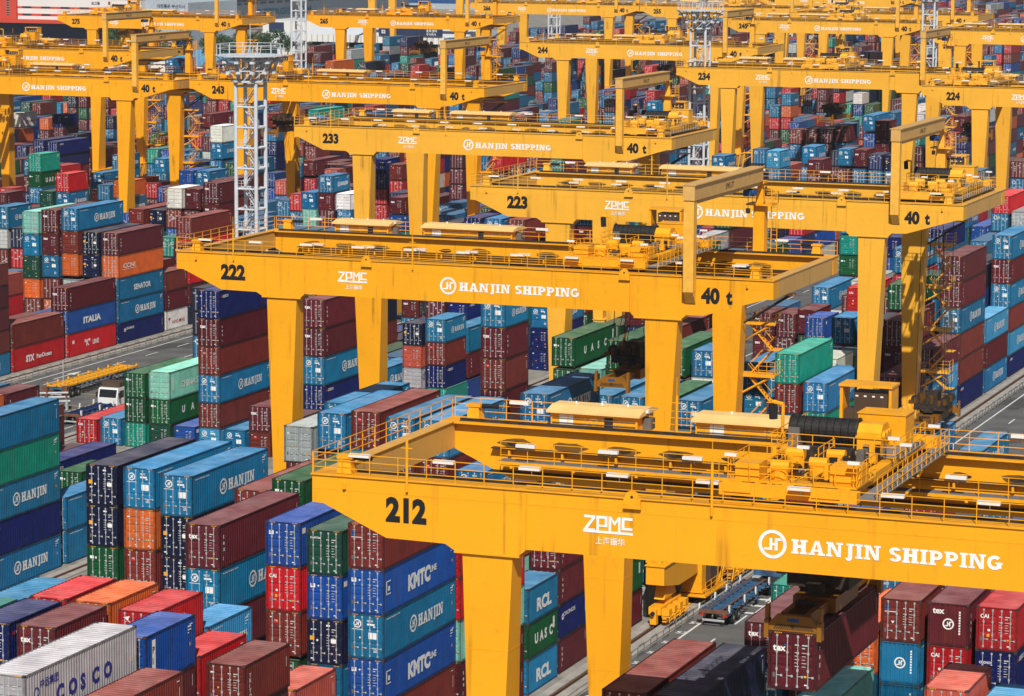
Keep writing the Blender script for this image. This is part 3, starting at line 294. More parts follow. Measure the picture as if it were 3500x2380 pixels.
(24,8,53,0,0,108,3),(24,8,53,1,0,108,3),(24,0,54,0,1,27,0,9,6,3,11),(24,1,54,0,1,27,13,11,3,11,0),(24,5,54,0,1,81,4),(24,9,54,0,0,108,15,3),(24,9,54,1,0,108,3,6),(24,0,55,0,1,27,11,0,2),(24,5,55,0,1,81,0),(24,0,56,0,0,27,9,0),(24,0,56,1,0,27,2),(24,5,56,0,1,54,3),
(24,0,57,1,0,27,8,2),(24,1,57,1,0,27,15),(24,3,57,0,1,135,2),(24,5,57,1,0,81,0,3),(24,6,57,0,0,54,2,4),(24,6,57,1,0,81,9,3),(24,7,57,1,0,81,3),(24,8,57,0,1,81,3,2),(24,9,57,0,1,81,2,5),(24,0,58,0,1,81,0,11,3),(24,1,58,0,1,27,6,3,0),(24,2,58,0,1,54,9,0),
(24,6,58,0,1,108,5),(24,7,58,0,0,81,5,6,6),(24,7,58,1,0,108,4,2),(24,8,58,0,1,81,2,2,3),(24,9,58,1,0,108,0,15),(24,1,59,0,1,108,2),(24,4,59,0,0,81,0),(24,5,59,0,1,108,0,3),(24,6,59,0,1,108,3,0),(24,7,59,0,0,108,0,14),(24,8,59,0,0,135,0),(24,8,59,1,0,135,5),
(24,9,59,0,1,135,12),(24,2,60,0,1,108,5),(24,4,60,0,1,81,11,4),(24,5,60,0,1,81,13,3),(24,8,60,0,0,135,0),(24,8,60,1,0,135,2),(24,4,61,0,0,81,2),(24,4,61,1,0,108,0),(24,5,61,0,1,108,13),(24,5,62,0,0,108,15,0),(24,6,62,0,0,108,2),(24,6,62,1,0,108,2,2),
(24,7,62,0,0,108,4),(24,8,62,0,1,135,2),(24,5,63,0,0,108,11),(24,6,63,0,0,135,4),(24,6,63,1,0,108,0),(24,7,63,1,0,135,0),(24,5,64,0,0,108,11),(24,7,64,0,1,108,0,0),(24,7,65,1,0,108,11),(24,8,66,0,1,108,8),(25,0,16,0,1,0,4),(25,1,16,0,1,0,7,0),
(25,1,17,1,0,0,9),(25,4,17,0,1,27,0,2,7,0),(25,0,18,0,1,54,2),(25,1,18,1,0,54,3),(25,2,18,0,0,0,5,11,3),(25,2,18,1,0,54,0),(25,4,18,0,0,27,9,0),(25,5,18,0,0,54,7,2),(25,5,18,1,0,54,0),(25,6,18,0,1,54,2,5,2,0),(25,7,18,0,1,135,3),(25,1,19,0,1,54,5),
(25,2,19,0,1,54,2),(25,0,20,0,0,27,3),(25,0,20,1,0,54,0),(25,1,20,0,0,27,7),(25,1,20,1,0,27,3),(25,2,20,0,1,27,2),(25,3,20,0,0,108,11),(25,4,20,0,0,108,7),(25,8,20,1,0,27,5),(25,0,21,0,0,27,0),(25,0,21,1,0,27,2),(25,1,21,0,1,27,6),
(25,2,21,0,1,27,3),(25,3,21,0,1,27,4),(25,4,21,0,0,27,11),(25,4,21,1,0,27,2),(25,5,21,0,0,54,2,3),(25,9,21,0,0,54,11),(25,9,21,1,0,54,2),(25,0,22,1,0,81,7),(25,1,22,0,0,27,2,6),(25,5,22,1,0,54,0),(25,6,22,1,0,54,4),(25,8,22,0,0,81,2),
(25,9,22,0,0,81,0),(25,0,23,1,0,0,5,4,2,7),(25,2,23,0,1,81,5),(25,3,23,1,0,81,0),(25,0,24,0,1,0,0),(25,1,24,0,1,0,0),(25,2,24,0,1,0,7,4,0),(25,9,24,0,0,54,0,0),(25,0,25,0,1,0,0),(25,1,25,1,0,0,0,15),(25,3,25,0,0,0,4,7,5,3,4,3),(25,4,25,0,1,0,6,0,3,11),
(25,5,25,0,1,81,13,2),(25,6,25,0,0,81,0),(25,6,25,1,0,108,0),(25,7,25,0,0,81,0),(25,8,25,0,0,81,6),(25,1,26,0,0,27,5,0),(25,1,26,1,0,81,3,2),(25,5,26,0,1,0,0,3,0),(25,6,26,0,1,54,5,5,3),(25,9,26,0,1,81,0),(25,2,27,0,1,54,4,2),(25,3,27,0,1,54,9,3),
(25,5,27,0,0,27,3,4,4,0),(25,5,27,1,0,27,3,11,0,3,12),(25,6,27,0,0,54,0,2),(25,6,27,1,0,135,5),(25,9,27,0,0,108,0),(25,1,28,0,1,0,0,3),(25,2,28,1,0,27,5,2,12),(25,3,28,0,1,54,3,11,11),(25,4,28,0,1,108,3),(25,5,28,0,0,135,2),(25,5,28,1,0,135,7),(25,6,28,0,1,135,2),
(25,7,28,0,1,135,6),(25,9,28,0,0,81,2),(25,0,29,0,1,27,0,3),(25,0,29,0,1,108,0),(25,1,29,0,0,54,0,0),(25,1,29,1,0,108,6),(25,2,29,0,0,27,3,6,2,4),(25,7,29,0,0,135,0),(25,5,30,0,0,81,0,3),(25,5,30,1,0,108,0),(25,6,30,0,1,108,3),(25,8,30,1,0,108,0,5),
(25,9,30,1,0,135,3),(25,3,31,1,0,81,7),(25,0,32,0,0,81,2),(25,2,32,0,1,54,7),(25,3,32,0,0,81,8,3),(25,3,32,1,0,54,2,3),(25,4,32,0,1,81,0,0),(25,5,32,0,1,81,0),(25,7,32,0,0,81,0),(25,8,32,0,0,81,2,11),(25,8,32,1,0,81,0,0),(25,7,33,0,0,81,0),
(25,7,33,1,0,81,5,3),(25,8,33,0,0,81,9,2),(25,8,33,1,0,81,2,0),(25,0,34,0,1,54,12),(25,3,34,0,1,54,0,3,2,4),(25,4,34,0,0,54,2,3,2),(25,5,34,0,1,54,13,0,0),(25,6,34,1,0,81,3,2),(25,8,34,0,0,135,2),(25,8,34,1,0,108,3),(25,9,34,0,1,135,2),(25,0,35,0,0,27,0),
(25,0,35,1,0,27,13),(25,1,35,0,1,27,0),(25,2,35,0,0,54,2),(25,3,35,0,1,27,0),(25,4,35,0,1,27,4),(25,0,36,0,1,54,6),(25,1,36,1,0,54,6),(25,2,36,0,1,27,3),(25,3,36,0,0,54,2),(25,3,36,1,0,27,0),(25,4,36,0,0,27,11),(25,4,36,1,0,54,11),
(25,5,36,0,0,27,6),(25,5,36,1,0,27,7),(25,6,36,1,0,27,11),(25,9,36,0,1,54,11),(25,1,37,0,0,54,5,0),(25,2,37,0,1,54,2),(25,3,37,0,0,27,2),(25,4,37,0,0,27,0),(25,4,37,1,0,27,4),(25,5,37,0,0,54,13),(25,5,37,1,0,27,11),(25,7,37,0,1,54,0,2,9),
(25,9,37,0,1,108,4),(25,3,38,0,1,27,2,11),(25,4,38,0,1,27,3),(25,7,38,0,1,27,2,2),(25,8,38,0,1,54,4,0),(25,0,39,0,0,54,2),(25,1,39,0,1,27,9,3,0),(25,2,39,1,0,27,11),(25,3,39,1,0,0,11),(25,4,39,1,0,0,12),(25,8,39,0,0,54,0),(25,9,39,0,1,54,8),
(25,0,40,0,1,27,6),(25,3,40,0,0,27,8),(25,3,40,1,0,81,3),(25,5,40,0,1,27,5),(25,7,40,0,0,27,2),(25,9,40,1,0,27,14),(25,0,41,0,0,54,0,4),(25,0,41,1,0,54,2,3,7),(25,1,41,0,0,27,0),(25,1,41,1,0,54,15),(25,2,41,0,1,27,0),(25,3,41,0,0,54,4,11),
(25,3,41,1,0,27,3),(25,4,41,0,0,81,6),(25,5,41,0,1,27,0,12),(25,6,41,0,1,27,3),(25,7,41,0,0,27,2),(25,8,41,0,0,54,2),(25,8,41,1,0,27,2),(25,9,41,0,0,54,4),(25,0,42,0,1,54,0,3),(25,2,42,0,1,27,7),(25,4,42,0,0,27,0,2,11),(25,4,42,1,0,54,4),
(25,6,42,0,1,54,3),(25,7,42,0,0,54,3),(25,7,42,1,0,54,4),(25,9,42,0,1,27,0),(25,0,43,0,1,54,0,3,15,2),(25,1,43,0,1,81,3,7),(25,2,43,0,1,108,15),(25,4,43,0,0,54,0),(25,4,43,1,0,54,5),(25,5,43,0,0,54,5),(25,5,43,1,0,54,6),(25,6,43,0,1,54,0),
(25,8,43,0,1,54,6),(25,9,43,0,1,54,3),(25,0,44,0,1,54,7),(25,1,44,0,1,54,12,0),(25,7,44,0,0,54,11,7),(25,7,44,1,0,54,3),(25,9,44,0,0,54,9),(25,9,44,1,0,54,2),(25,0,45,0,1,27,11,3,14,2),(25,2,45,0,0,81,9,15),(25,2,45,1,0,54,0,11),(25,3,45,0,1,108,3),
(25,4,45,0,0,108,2),(25,5,45,0,0,108,4,5),(25,5,45,1,0,108,2),(25,6,45,0,1,54,14),(25,7,45,0,0,54,2),(25,7,45,1,0,54,3),(25,8,45,0,1,54,2),(25,9,45,0,0,54,3),(25,9,45,1,0,54,0),(25,3,46,1,0,81,0,8),(25,7,46,0,1,54,2),(25,9,46,0,1,54,12),
(25,3,47,0,0,108,4),(25,2,48,0,1,81,6,0),(25,3,48,0,1,108,3),(25,4,48,1,0,108,7,3),(25,5,48,0,0,108,12),(25,6,48,0,0,108,3),(25,7,48,0,0,108,2),(25,3,49,1,0,81,11),(25,5,49,0,0,108,3),(25,6,49,1,0,108,3),(25,8,49,0,1,135,2),(25,9,49,0,1,108,5),
(25,5,50,1,0,108,3),(25,0,51,0,0,0,0,3),(25,0,51,0,0,81,5),(25,0,51,1,0,0,12,0),(25,0,51,1,0,81,3,11),(25,1,51,0,1,81,2),(25,3,51,0,0,81,0),(25,3,51,1,0,54,3,11,6),(25,4,51,0,0,81,7,2),(25,4,51,1,0,81,7,5,9),(25,0,52,0,0,0,4,3,4,3,12,3),(25,0,52,1,0,81,3,2,3),
(25,1,52,1,0,108,15),(25,2,52,0,1,81,0,5,14),(25,3,52,0,1,81,11,5,4),(25,4,52,1,0,108,2),(25,5,52,0,0,108,0),(25,5,52,1,0,108,0),(25,6,52,0,0,81,3),(25,6,52,1,0,108,0,14),(25,7,52,0,1,81,2),(25,8,52,0,1,108,3),(25,4,53,0,1,135,6),(25,5,53,0,1,108,14,5),
(25,6,53,0,1,135,0),(25,7,53,0,1,81,2,4),(25,8,53,0,1,108,7,2),(25,0,54,0,1,54,6,3),(25,1,54,0,1,54,8),(25,2,54,1,0,54,2),(25,8,54,0,1,135,0),(25,9,54,0,1,135,0),(25,1,55,0,0,81,4,3),(25,1,55,1,0,54,3,2),(25,2,55,0,1,81,2,3,9),(25,6,55,0,0,135,11),
(25,0,56,0,1,54,11,2,2),(25,1,56,0,0,54,2,2),(25,1,56,1,0,108,8),(25,2,56,0,0,81,0),(25,3,56,1,0,108,6),(25,7,56,1,0,108,2),(25,4,57,1,0,81,4),(25,0,58,0,1,54,3,9,3),(25,1,58,0,0,81,2,3,3),(25,2,58,0,1,108,2),(25,3,58,0,0,81,3),(25,3,58,1,0,108,0),
(25,4,58,0,0,81,0,2),(25,4,58,1,0,108,0,0),(25,9,58,0,0,108,6),(25,0,59,1,0,54,5,3),(25,7,59,0,0,108,7,2),(25,7,59,1,0,108,3,6),(25,9,59,0,0,108,4),(25,9,59,1,0,108,2,4),(25,0,61,0,1,54,0,2),(25,1,61,0,1,54,5,6),(25,2,61,0,1,81,2),(25,7,61,0,1,108,6),
(25,0,62,0,1,108,0),(25,3,62,0,1,81,3),(25,4,62,0,1,81,2,6),(25,6,62,0,1,81,0),(25,8,62,0,1,108,2),(25,9,62,0,0,108,0),(25,0,63,0,1,54,14,3,11),(25,3,63,0,0,81,11),(25,4,63,0,0,81,3),(25,4,63,1,0,81,11),(25,5,63,0,1,108,2),(25,6,63,0,0,108,0),
(25,7,63,1,0,108,2),(25,8,63,1,0,108,11),(25,9,63,0,0,108,11),(25,9,63,1,0,108,14,6),(25,7,64,0,0,108,9),(25,7,64,1,0,108,2),(25,8,64,0,1,108,4,4),(25,0,66,0,1,81,2),(25,1,66,0,1,81,3),(25,2,66,0,1,81,8),(25,3,66,0,1,81,2),(25,5,66,0,0,54,3),
(25,5,66,1,0,81,0),(25,6,66,0,0,54,2,8),(25,6,66,1,0,54,3),(25,9,66,0,0,108,7),(25,9,66,1,0,108,2),(25,6,67,0,0,54,2),(25,6,67,1,0,81,3),(25,8,67,0,1,81,2),(25,1,68,1,0,81,0),(25,4,68,1,0,81,0),(25,5,68,1,0,81,2),(25,6,68,0,0,81,13),
(25,6,68,1,0,81,3),(25,7,68,0,0,54,11,11,3),(25,9,68,0,1,81,2,0),(25,0,69,0,0,81,3),(25,1,69,0,0,81,2),(25,2,69,0,1,81,12),(25,3,69,0,0,81,9),(25,3,69,1,0,81,0,4),(25,4,69,0,0,81,7,12),(25,5,69,0,0,81,12,8),(25,5,69,1,0,108,0),(25,6,69,1,0,81,2,3,9),
(25,7,69,0,1,81,2),(25,8,69,0,1,81,11),(26,2,23,0,1,81,4,0),(26,0,24,0,1,0,3,3),(26,2,24,0,0,81,2,0),(26,2,24,1,0,54,0),(26,3,24,1,0,54,9,3),(26,4,24,1,0,108,0),(26,5,24,1,0,108,14),(26,0,25,0,0,27,0),(26,1,25,0,1,27,0,2),(26,3,25,0,0,54,2),
(26,5,25,0,1,54,2,2),(26,0,26,0,1,0,2),(26,8,26,0,1,81,0,11),(26,1,27,0,1,0,5,2,3),(26,2,27,0,0,54,0,5),(26,5,27,0,0,54,3),(26,8,27,0,0,81,0),(26,8,27,1,0,81,12),(26,0,28,0,0,54,2),(26,2,28,0,0,54,2),(26,2,28,1,0,54,2),(26,4,28,1,0,54,0),
(26,5,28,1,0,54,4),(26,7,28,0,0,54,4),(26,1,29,1,0,54,3),(26,3,29,1,0,27,12),(26,8,29,0,1,54,3),(26,3,30,1,0,27,3,5,0,2,0),(26,4,30,1,0,81,0),(26,6,30,0,1,27,3),(26,0,31,1,0,81,2),(26,2,31,0,0,54,4,3),(26,3,31,0,1,27,9,6,14),(26,4,31,0,0,81,2,0,3),
(26,4,31,1,0,81,5,6),(26,5,31,0,1,81,7,4),(26,6,31,0,1,54,11),(26,7,31,0,1,27,8),(26,8,31,0,0,27,11),(26,9,31,0,0,54,7),(26,9,31,1,0,27,0,2,11),(26,0,32,0,0,54,9,4,0),(26,0,32,1,0,27,2,2,11),(26,1,32,0,1,81,4,9),(26,2,32,0,0,108,11),(26,2,32,1,0,135,14),
(26,3,32,0,0,108,3,2),(26,7,32,1,0,108,12),(26,8,32,0,1,54,0,2),(26,9,32,1,0,81,5),(26,9,33,0,0,108,12),(26,9,33,1,0,108,0),(26,2,34,0,0,81,4),(26,2,34,1,0,81,4),(26,3,34,0,1,81,7),(26,4,34,1,0,81,4,11),(26,8,34,0,1,81,3,9,14),(26,9,34,0,0,81,4,2),
(26,0,35,1,0,54,4,9),(26,2,35,0,0,81,7,5),(26,4,35,0,0,81,11),(26,5,35,1,0,81,0),(26,8,35,1,0,108,6),(26,9,35,0,1,108,2),(26,6,36,1,0,81,9),(26,6,36,1,0,135,11),(26,7,36,1,0,135,4),(26,9,36,0,1,108,11),(26,0,37,0,0,54,14),(26,2,37,0,0,54,15,2,2),
(26,2,37,1,0,54,0),(26,3,37,0,1,108,11),(26,2,38,0,0,54,14,0),(26,3,38,0,1,54,0,2),(26,0,39,1,0,108,0),(26,1,39,0,0,108,0),(26,9,39,0,0,108,0,2),(26,0,40,0,0,27,3),(26,0,40,1,0,27,3),(26,1,40,0,1,27,2),(26,2,40,0,0,108,3),(26,2,40,1,0,108,2),
(26,5,40,0,1,81,0,5),(26,6,40,0,0,81,3),(26,6,40,1,0,108,2),(26,8,40,0,0,81,0),(26,9,40,0,1,81,0),(26,0,41,0,1,81,3),(26,1,41,0,0,27,0),(26,1,41,1,0,81,2),(26,2,41,0,0,27,15,12,0,5),(26,2,41,1,0,81,11),(26,4,41,0,0,108,12),(26,4,41,1,0,108,7),
(26,8,41,0,0,81,0,0),(26,9,42,1,0,81,3),(26,0,43,0,1,81,0,7),(26,4,43,0,1,81,0),(26,5,43,0,0,81,3,5),(26,5,43,1,0,81,6,11),(26,7,43,0,0,108,11),(26,9,43,0,1,81,0),(26,0,44,0,0,54,2,0,6),(26,0,44,1,0,27,0,3,8,2),(26,3,44,0,1,54,4,14,2,0),(26,4,44,0,1,81,2,2),
(26,5,44,0,1,81,0),(26,6,44,0,0,108,13,0),(26,6,44,1,0,81,4),(26,7,44,0,0,108,9,11),(26,7,44,1,0,135,2),(26,0,45,0,0,0,0),(26,0,45,1,0,0,5),(26,1,45,1,0,0,3),(26,2,45,0,0,108,2),(26,2,45,1,0,108,0),(26,7,45,0,0,81,7),(26,0,46,0,1,27,0,7,0,2),
(26,1,46,0,1,0,3),(26,2,46,0,0,0,0),(26,2,46,1,0,0,2),(26,3,46,1,0,0,0),(26,8,46,0,1,81,3),(26,9,46,1,0,81,6),(26,0,47,0,0,0,9),(26,2,47,0,0,0,3),(26,2,47,1,0,108,3,2),(26,5,47,0,0,108,3,4),(26,6,47,0,0,108,0),(26,6,47,1,0,135,0),
(26,7,47,0,1,108,2,2),(26,0,48,1,0,27,3,0,12),(26,3,48,1,0,0,12,11,4),(26,7,48,0,1,0,2,12),(26,8,48,0,0,135,3),(26,8,48,1,0,135,0),(26,9,48,0,0,135,3),(26,9,48,1,0,135,0),(26,1,49,0,0,0,2,7,8,5),(26,1,49,1,0,0,2),(26,2,49,1,0,0,8,2,0),(26,5,49,0,1,54,0,6,3),
(26,8,49,0,0,27,5),(26,8,49,0,0,81,0),(26,8,49,1,0,0,2,2,0,3),(26,9,49,1,0,81,4),(26,0,50,1,0,27,4),(26,1,50,0,0,0,2),(26,2,50,0,0,0,2,3,4,7,3),(26,3,50,0,0,0,5,0),(26,4,50,1,0,0,0),(26,5,50,0,1,0,2,6),(26,0,51,0,0,27,0),(26,1,51,0,0,27,2),
(26,1,51,1,0,27,2),(26,3,51,0,1,54,4,2),(26,4,51,0,0,81,14,4),(26,4,51,1,0,135,4),(26,5,51,0,1,27,0,11,11,0),(26,7,51,0,1,27,6,0,0),(26,9,51,0,0,27,3,3),(26,0,52,0,0,27,2,0,3),(26,0,52,1,0,81,0),(26,1,52,0,1,54,5,9),(26,1,52,0,1,135,2),(26,2,52,0,1,54,0,3),
(26,3,52,0,0,54,2,7),(26,5,52,0,0,135,9),(26,0,53,0,0,81,2),(26,0,53,1,0,54,3,7),(26,5,53,0,1,108,0),(26,0,54,0,1,54,0,0),(26,9,54,0,0,108,4),(26,4,55,0,0,108,11),(26,4,55,1,0,108,3,6),(26,5,55,0,0,135,3),(26,5,55,1,0,108,6,2),(26,0,56,1,0,108,9),
(26,1,56,1,0,108,0),(26,0,57,0,0,108,0),(26,0,57,1,0,81,3,14),(26,2,57,0,1,108,6),(26,3,57,0,0,108,2),(26,3,57,1,0,108,0),(26,4,57,0,1,108,11,2),(26,5,57,0,1,108,3),(26,6,57,0,0,108,4),(26,8,57,0,1,135,2),(26,9,57,1,0,108,3),(26,5,58,0,1,108,7),
(26,6,58,0,1,108,3,2),(26,2,59,0,1,81,2,15),(26,3,59,1,0,108,0),(26,2,60,0,1,81,4),(26,3,60,0,0,108,0,2),(26,3,60,1,0,81,7,2,14),(26,4,60,0,1,108,6,3),(26,5,60,1,0,108,4),(26,7,60,0,1,108,2,0),(26,1,61,0,1,81,2),(26,2,61,0,1,81,12),(26,3,61,0,1,81,11,3),
(26,3,62,0,0,108,2),(26,3,62,1,0,108,0),(26,8,62,0,0,81,2),(26,9,62,0,1,108,4),(26,0,63,0,0,81,0),(26,0,63,1,0,81,4),(26,1,63,0,0,81,2,4),(26,2,63,0,0,108,3),(26,4,63,0,0,108,2,9),(26,4,63,1,0,81,11,2,2),(26,5,63,0,1,108,3,2),(26,6,63,0,0,108,4,6),
(26,6,63,1,0,135,2),(26,7,63,0,1,135,3),(26,8,63,0,1,135,2),(26,9,63,0,1,108,4),(26,0,64,1,0,81,0,2),(26,1,64,0,1,81,0),(26,3,65,0,0,81,0),(26,3,65,1,0,81,2),(26,6,65,0,1,108,11,2),(26,0,66,0,1,81,14,2),(26,1,66,0,0,81,2),(26,1,66,1,0,108,3),
(26,5,66,0,0,81,3,11),(26,5,66,1,0,81,11,2),(26,0,67,0,1,108,3,6),(26,2,67,0,1,81,2,13),(26,4,67,0,0,81,13),(26,5,67,0,1,81,4),(26,6,67,0,1,81,3),(26,7,67,0,1,108,12),(26,0,68,1,0,81,4),(26,1,68,1,0,108,2),(26,4,68,0,0,108,2),(26,4,68,1,0,108,3),
(26,5,68,0,0,108,2),(26,6,68,0,0,81,3,0),(26,7,68,0,0,108,11,3),(26,7,68,1,0,108,3),(26,8,68,0,0,108,14),(26,1,69,1,0,81,7),(26,6,69,0,0,108,0),(26,6,69,1,0,108,9),(26,7,69,0,0,108,3,0),(26,7,69,1,0,108,3,3),(26,9,69,0,1,108,15,4),(27,0,29,1,0,81,14,3,0),
(27,2,30,0,1,81,15),(27,1,31,1,0,54,7),(27,1,32,0,1,27,0,6),(27,2,32,0,0,54,4),(27,2,32,1,0,54,5),(27,3,32,0,1,54,2),(27,4,32,0,1,54,0),(27,7,32,1,0,54,4),(27,2,33,0,0,54,9,3),(27,5,33,0,0,54,7,0),(27,6,33,0,1,54,5,4),(27,7,33,0,1,54,3,3,2),
(27,9,33,0,1,81,0),(27,0,34,0,0,0,12),(27,0,34,1,0,27,2),(27,1,34,0,0,0,2),(27,1,34,1,0,0,4),(27,2,34,0,0,0,3),(27,2,34,1,0,0,6),(27,3,34,0,1,0,9),(27,4,34,1,0,0,3,2),(27,7,34,0,1,81,6),(27,8,34,0,0,81,6,9,5),(27,8,34,1,0,81,4,9),
(27,0,35,0,1,27,6,11),(27,1,35,0,1,27,4,2,3),(27,2,35,0,0,27,15,3),(27,4,35,1,0,81,7),(27,5,35,1,0,81,3),(27,6,35,0,1,27,3),(27,7,35,1,0,27,0),(27,0,36,0,1,54,3,0,5),(27,1,36,0,0,54,2,4),(27,1,36,0,0,135,2),(27,1,36,1,0,108,6,5),(27,2,36,0,0,135,3),
(27,2,36,1,0,135,3),(27,3,36,0,0,135,4),(27,4,36,0,0,135,4),(27,4,36,1,0,135,3),(27,5,36,0,0,135,2),(27,6,36,0,0,135,7),(27,7,36,0,1,54,12),(27,8,36,1,0,54,15),(27,9,36,0,0,54,0,11),(27,9,36,1,0,54,11,9,3),(27,1,38,0,0,81,3),(27,1,40,0,1,81,11),
(27,5,40,0,1,54,2),(27,6,40,1,0,54,11,5,11),(27,7,40,0,1,81,2,0),(27,4,41,0,1,81,2),(27,5,41,0,1,81,3),(27,6,41,0,1,81,14),(27,7,41,0,1,81,5,5),(27,1,42,0,0,81,6),(27,1,42,1,0,108,7),(27,4,42,0,1,81,0,4),(27,5,42,0,1,81,3),(27,6,42,0,1,81,7,2),
(27,7,42,0,1,81,0,4),(27,8,42,0,1,108,15),(27,9,42,1,0,108,7),(27,0,43,0,0,81,9),(27,0,43,1,0,108,0,2),(27,1,43,0,1,81,11,0,3),(27,2,43,0,1,108,5),(27,3,43,0,1,81,3,2),(27,4,43,0,0,81,3,12),(27,0,45,0,1,54,2,4,9,14),(27,1,45,0,0,108,12),(27,1,45,1,0,135,2),
(27,6,45,0,1,108,15),(27,7,45,0,1,108,4),(27,8,45,0,1,108,2),(27,6,46,0,1,108,4,3),(27,0,47,0,0,54,4),(27,0,47,1,0,54,12),(27,1,47,0,0,81,11,0),(27,1,47,1,0,54,14),(27,2,47,0,1,108,7),(27,3,47,0,1,108,4,0),(27,6,47,0,0,108,11,5),(27,7,47,1,0,135,0),
(27,2,48,0,0,54,11),(27,2,48,1,0,54,3),(27,3,48,0,0,81,0,2),(27,4,48,0,0,108,5),(27,4,48,1,0,108,12),(27,9,49,0,1,108,4),(27,0,50,0,1,54,2),(27,1,50,0,0,54,7),(27,1,50,1,0,54,3),(27,3,50,0,0,81,3),(27,0,51,0,1,54,3,2),(27,1,51,0,0,108,3,0),
(27,1,51,1,0,81,3,5,3),(27,2,51,0,1,54,2),(27,6,51,0,1,54,2,9,2,4),(27,8,51,0,1,54,0,5,14,0),(27,3,52,0,0,81,9),(27,5,52,1,0,54,13),(27,8,53,1,0,27,0),(27,2,54,1,0,108,6),(27,3,54,0,0,54,2,0,4),(27,4,54,0,1,81,2,2),(27,6,54,0,1,108,2),(27,7,54,0,0,54,0,5,2),
(27,1,55,0,1,54,0,0,3,3),(27,5,55,0,0,108,8),(27,5,55,1,0,81,3),(27,9,55,0,0,54,3),(27,0,56,1,0,27,0),(27,1,56,0,1,27,3),(27,6,56,0,0,108,3),(27,1,57,0,1,54,14,11,0,4),(27,2,57,0,0,54,2,15,15,0),(27,2,57,1,0,135,3),(27,3,57,0,1,108,4,0),(27,4,57,0,0,135,3),
(27,5,57,0,0,81,3,11),(27,0,58,0,0,81,4),(27,0,58,1,0,81,9),(27,1,58,0,0,81,2),(27,1,58,1,0,81,15,3),(27,0,59,0,0,81,5),(27,0,59,1,0,81,0,15),(27,1,59,0,0,81,2,5),(27,1,59,1,0,108,3),(27,2,59,0,1,81,0,3,4),(27,3,59,0,1,108,4),(27,0,61,1,0,54,5,2),
(27,1,61,0,1,81,3,7),(27,5,61,1,0,108,8),(27,0,62,0,1,54,13,0),(27,1,62,0,0,81,2),(27,1,62,1,0,81,2,11),(27,2,62,0,0,108,0),(27,2,62,1,0,81,7,3),(27,3,62,0,0,108,3,0),(27,3,62,1,0,108,9),(27,4,62,0,1,108,2),(27,6,62,1,0,108,11),(27,0,63,0,0,81,2,2,2),
(27,0,63,1,0,108,7),(27,1,63,0,1,81,2,9),(27,0,64,0,0,108,4),(27,1,64,0,1,108,4),(27,4,64,0,1,108,0),(27,0,65,0,0,81,0),(27,1,65,0,0,81,2),(27,2,65,1,0,108,0),(27,4,65,1,0,108,6),(27,7,65,0,1,108,9),(27,9,65,0,1,108,0,2),(27,0,66,0,0,54,0,0),
(27,3,66,0,1,81,3),(27,5,66,0,1,108,2),(27,6,66,0,1,108,0),(27,7,66,0,0,108,0),(27,7,66,1,0,108,2),(27,8,66,0,1,108,3),(27,9,66,0,0,108,0),(27,0,67,1,0,108,2,3),(27,1,67,0,0,81,0,0,2),(27,1,67,1,0,108,0,3),(27,5,67,1,0,81,2),(27,8,67,0,0,135,14),
(27,8,67,1,0,108,9),(27,1,68,0,0,135,11),(27,1,68,1,0,108,3),(27,4,68,0,1,81,0),(27,5,68,0,1,81,7,0),(27,6,68,0,0,108,4),(27,6,68,1,0,108,7),(27,0,69,1,0,81,11,4),(27,1,69,0,1,81,0),(27,8,69,0,0,108,14),(27,8,69,1,0,108,0),(27,9,69,0,1,108,3)]
# ---------------------------------------------------------------- yard layout
RAIL={21:-22.12,22:-73.95,23:-125.85,24:-184.2,25:-235.9,26:-287.1,27:-340.3}
XO={24:-0.42,23:-0.25}
def xr(b,r): return RAIL[b]-1.65+XO.get(b,0)-2.845*r
def yk(b,k): return 175.1+13.26*k+(0 if b!=22 or k<6 else 1.5 if k<11 else 3.6)
# ---------------------------------------------------------------- ground, roads, rails
ASPH=mat('asphalt',(.11,.11,.108),.9,noise=(.75,1.2,.35),patch=((.05,.05,.05),.12,.62))
CONC=mat('concrete_paving',(.26,.245,.215),.9,noise=(.7,1.15,.5),patch=((.15,.14,.12),.25,.6))
CONC2=mat('pale_concrete_strip',(.33,.31,.28),.9,noise=(.75,1.1,.9))
LINEP=mat('road_marking_white',(.68,.68,.66),.8,noise=(.8,1.05,2))
LINEY=mat('road_marking_yellow',(.62,.42,.05),.8)
RUST=mat('rusty_rail',(.12,.055,.03),.7)
def sheet(name,x0,x1,y0,y1,z,m):
    b=MB(); b.poly([(x0,y0,z),(x1,y0,z),(x1,y1,z),(x0,y1,z)],m); return tag(b.obj(name),kind='structure')
sheet('ground',-3000,2500,-200,4500,0,CONC)
lanes=[(-72.3,-56.2),(-124.2,-108.0),(-182.4,-159.8),(-234.2,-218.5),(-285.4,-270.0),(-338.6,-321.0)]
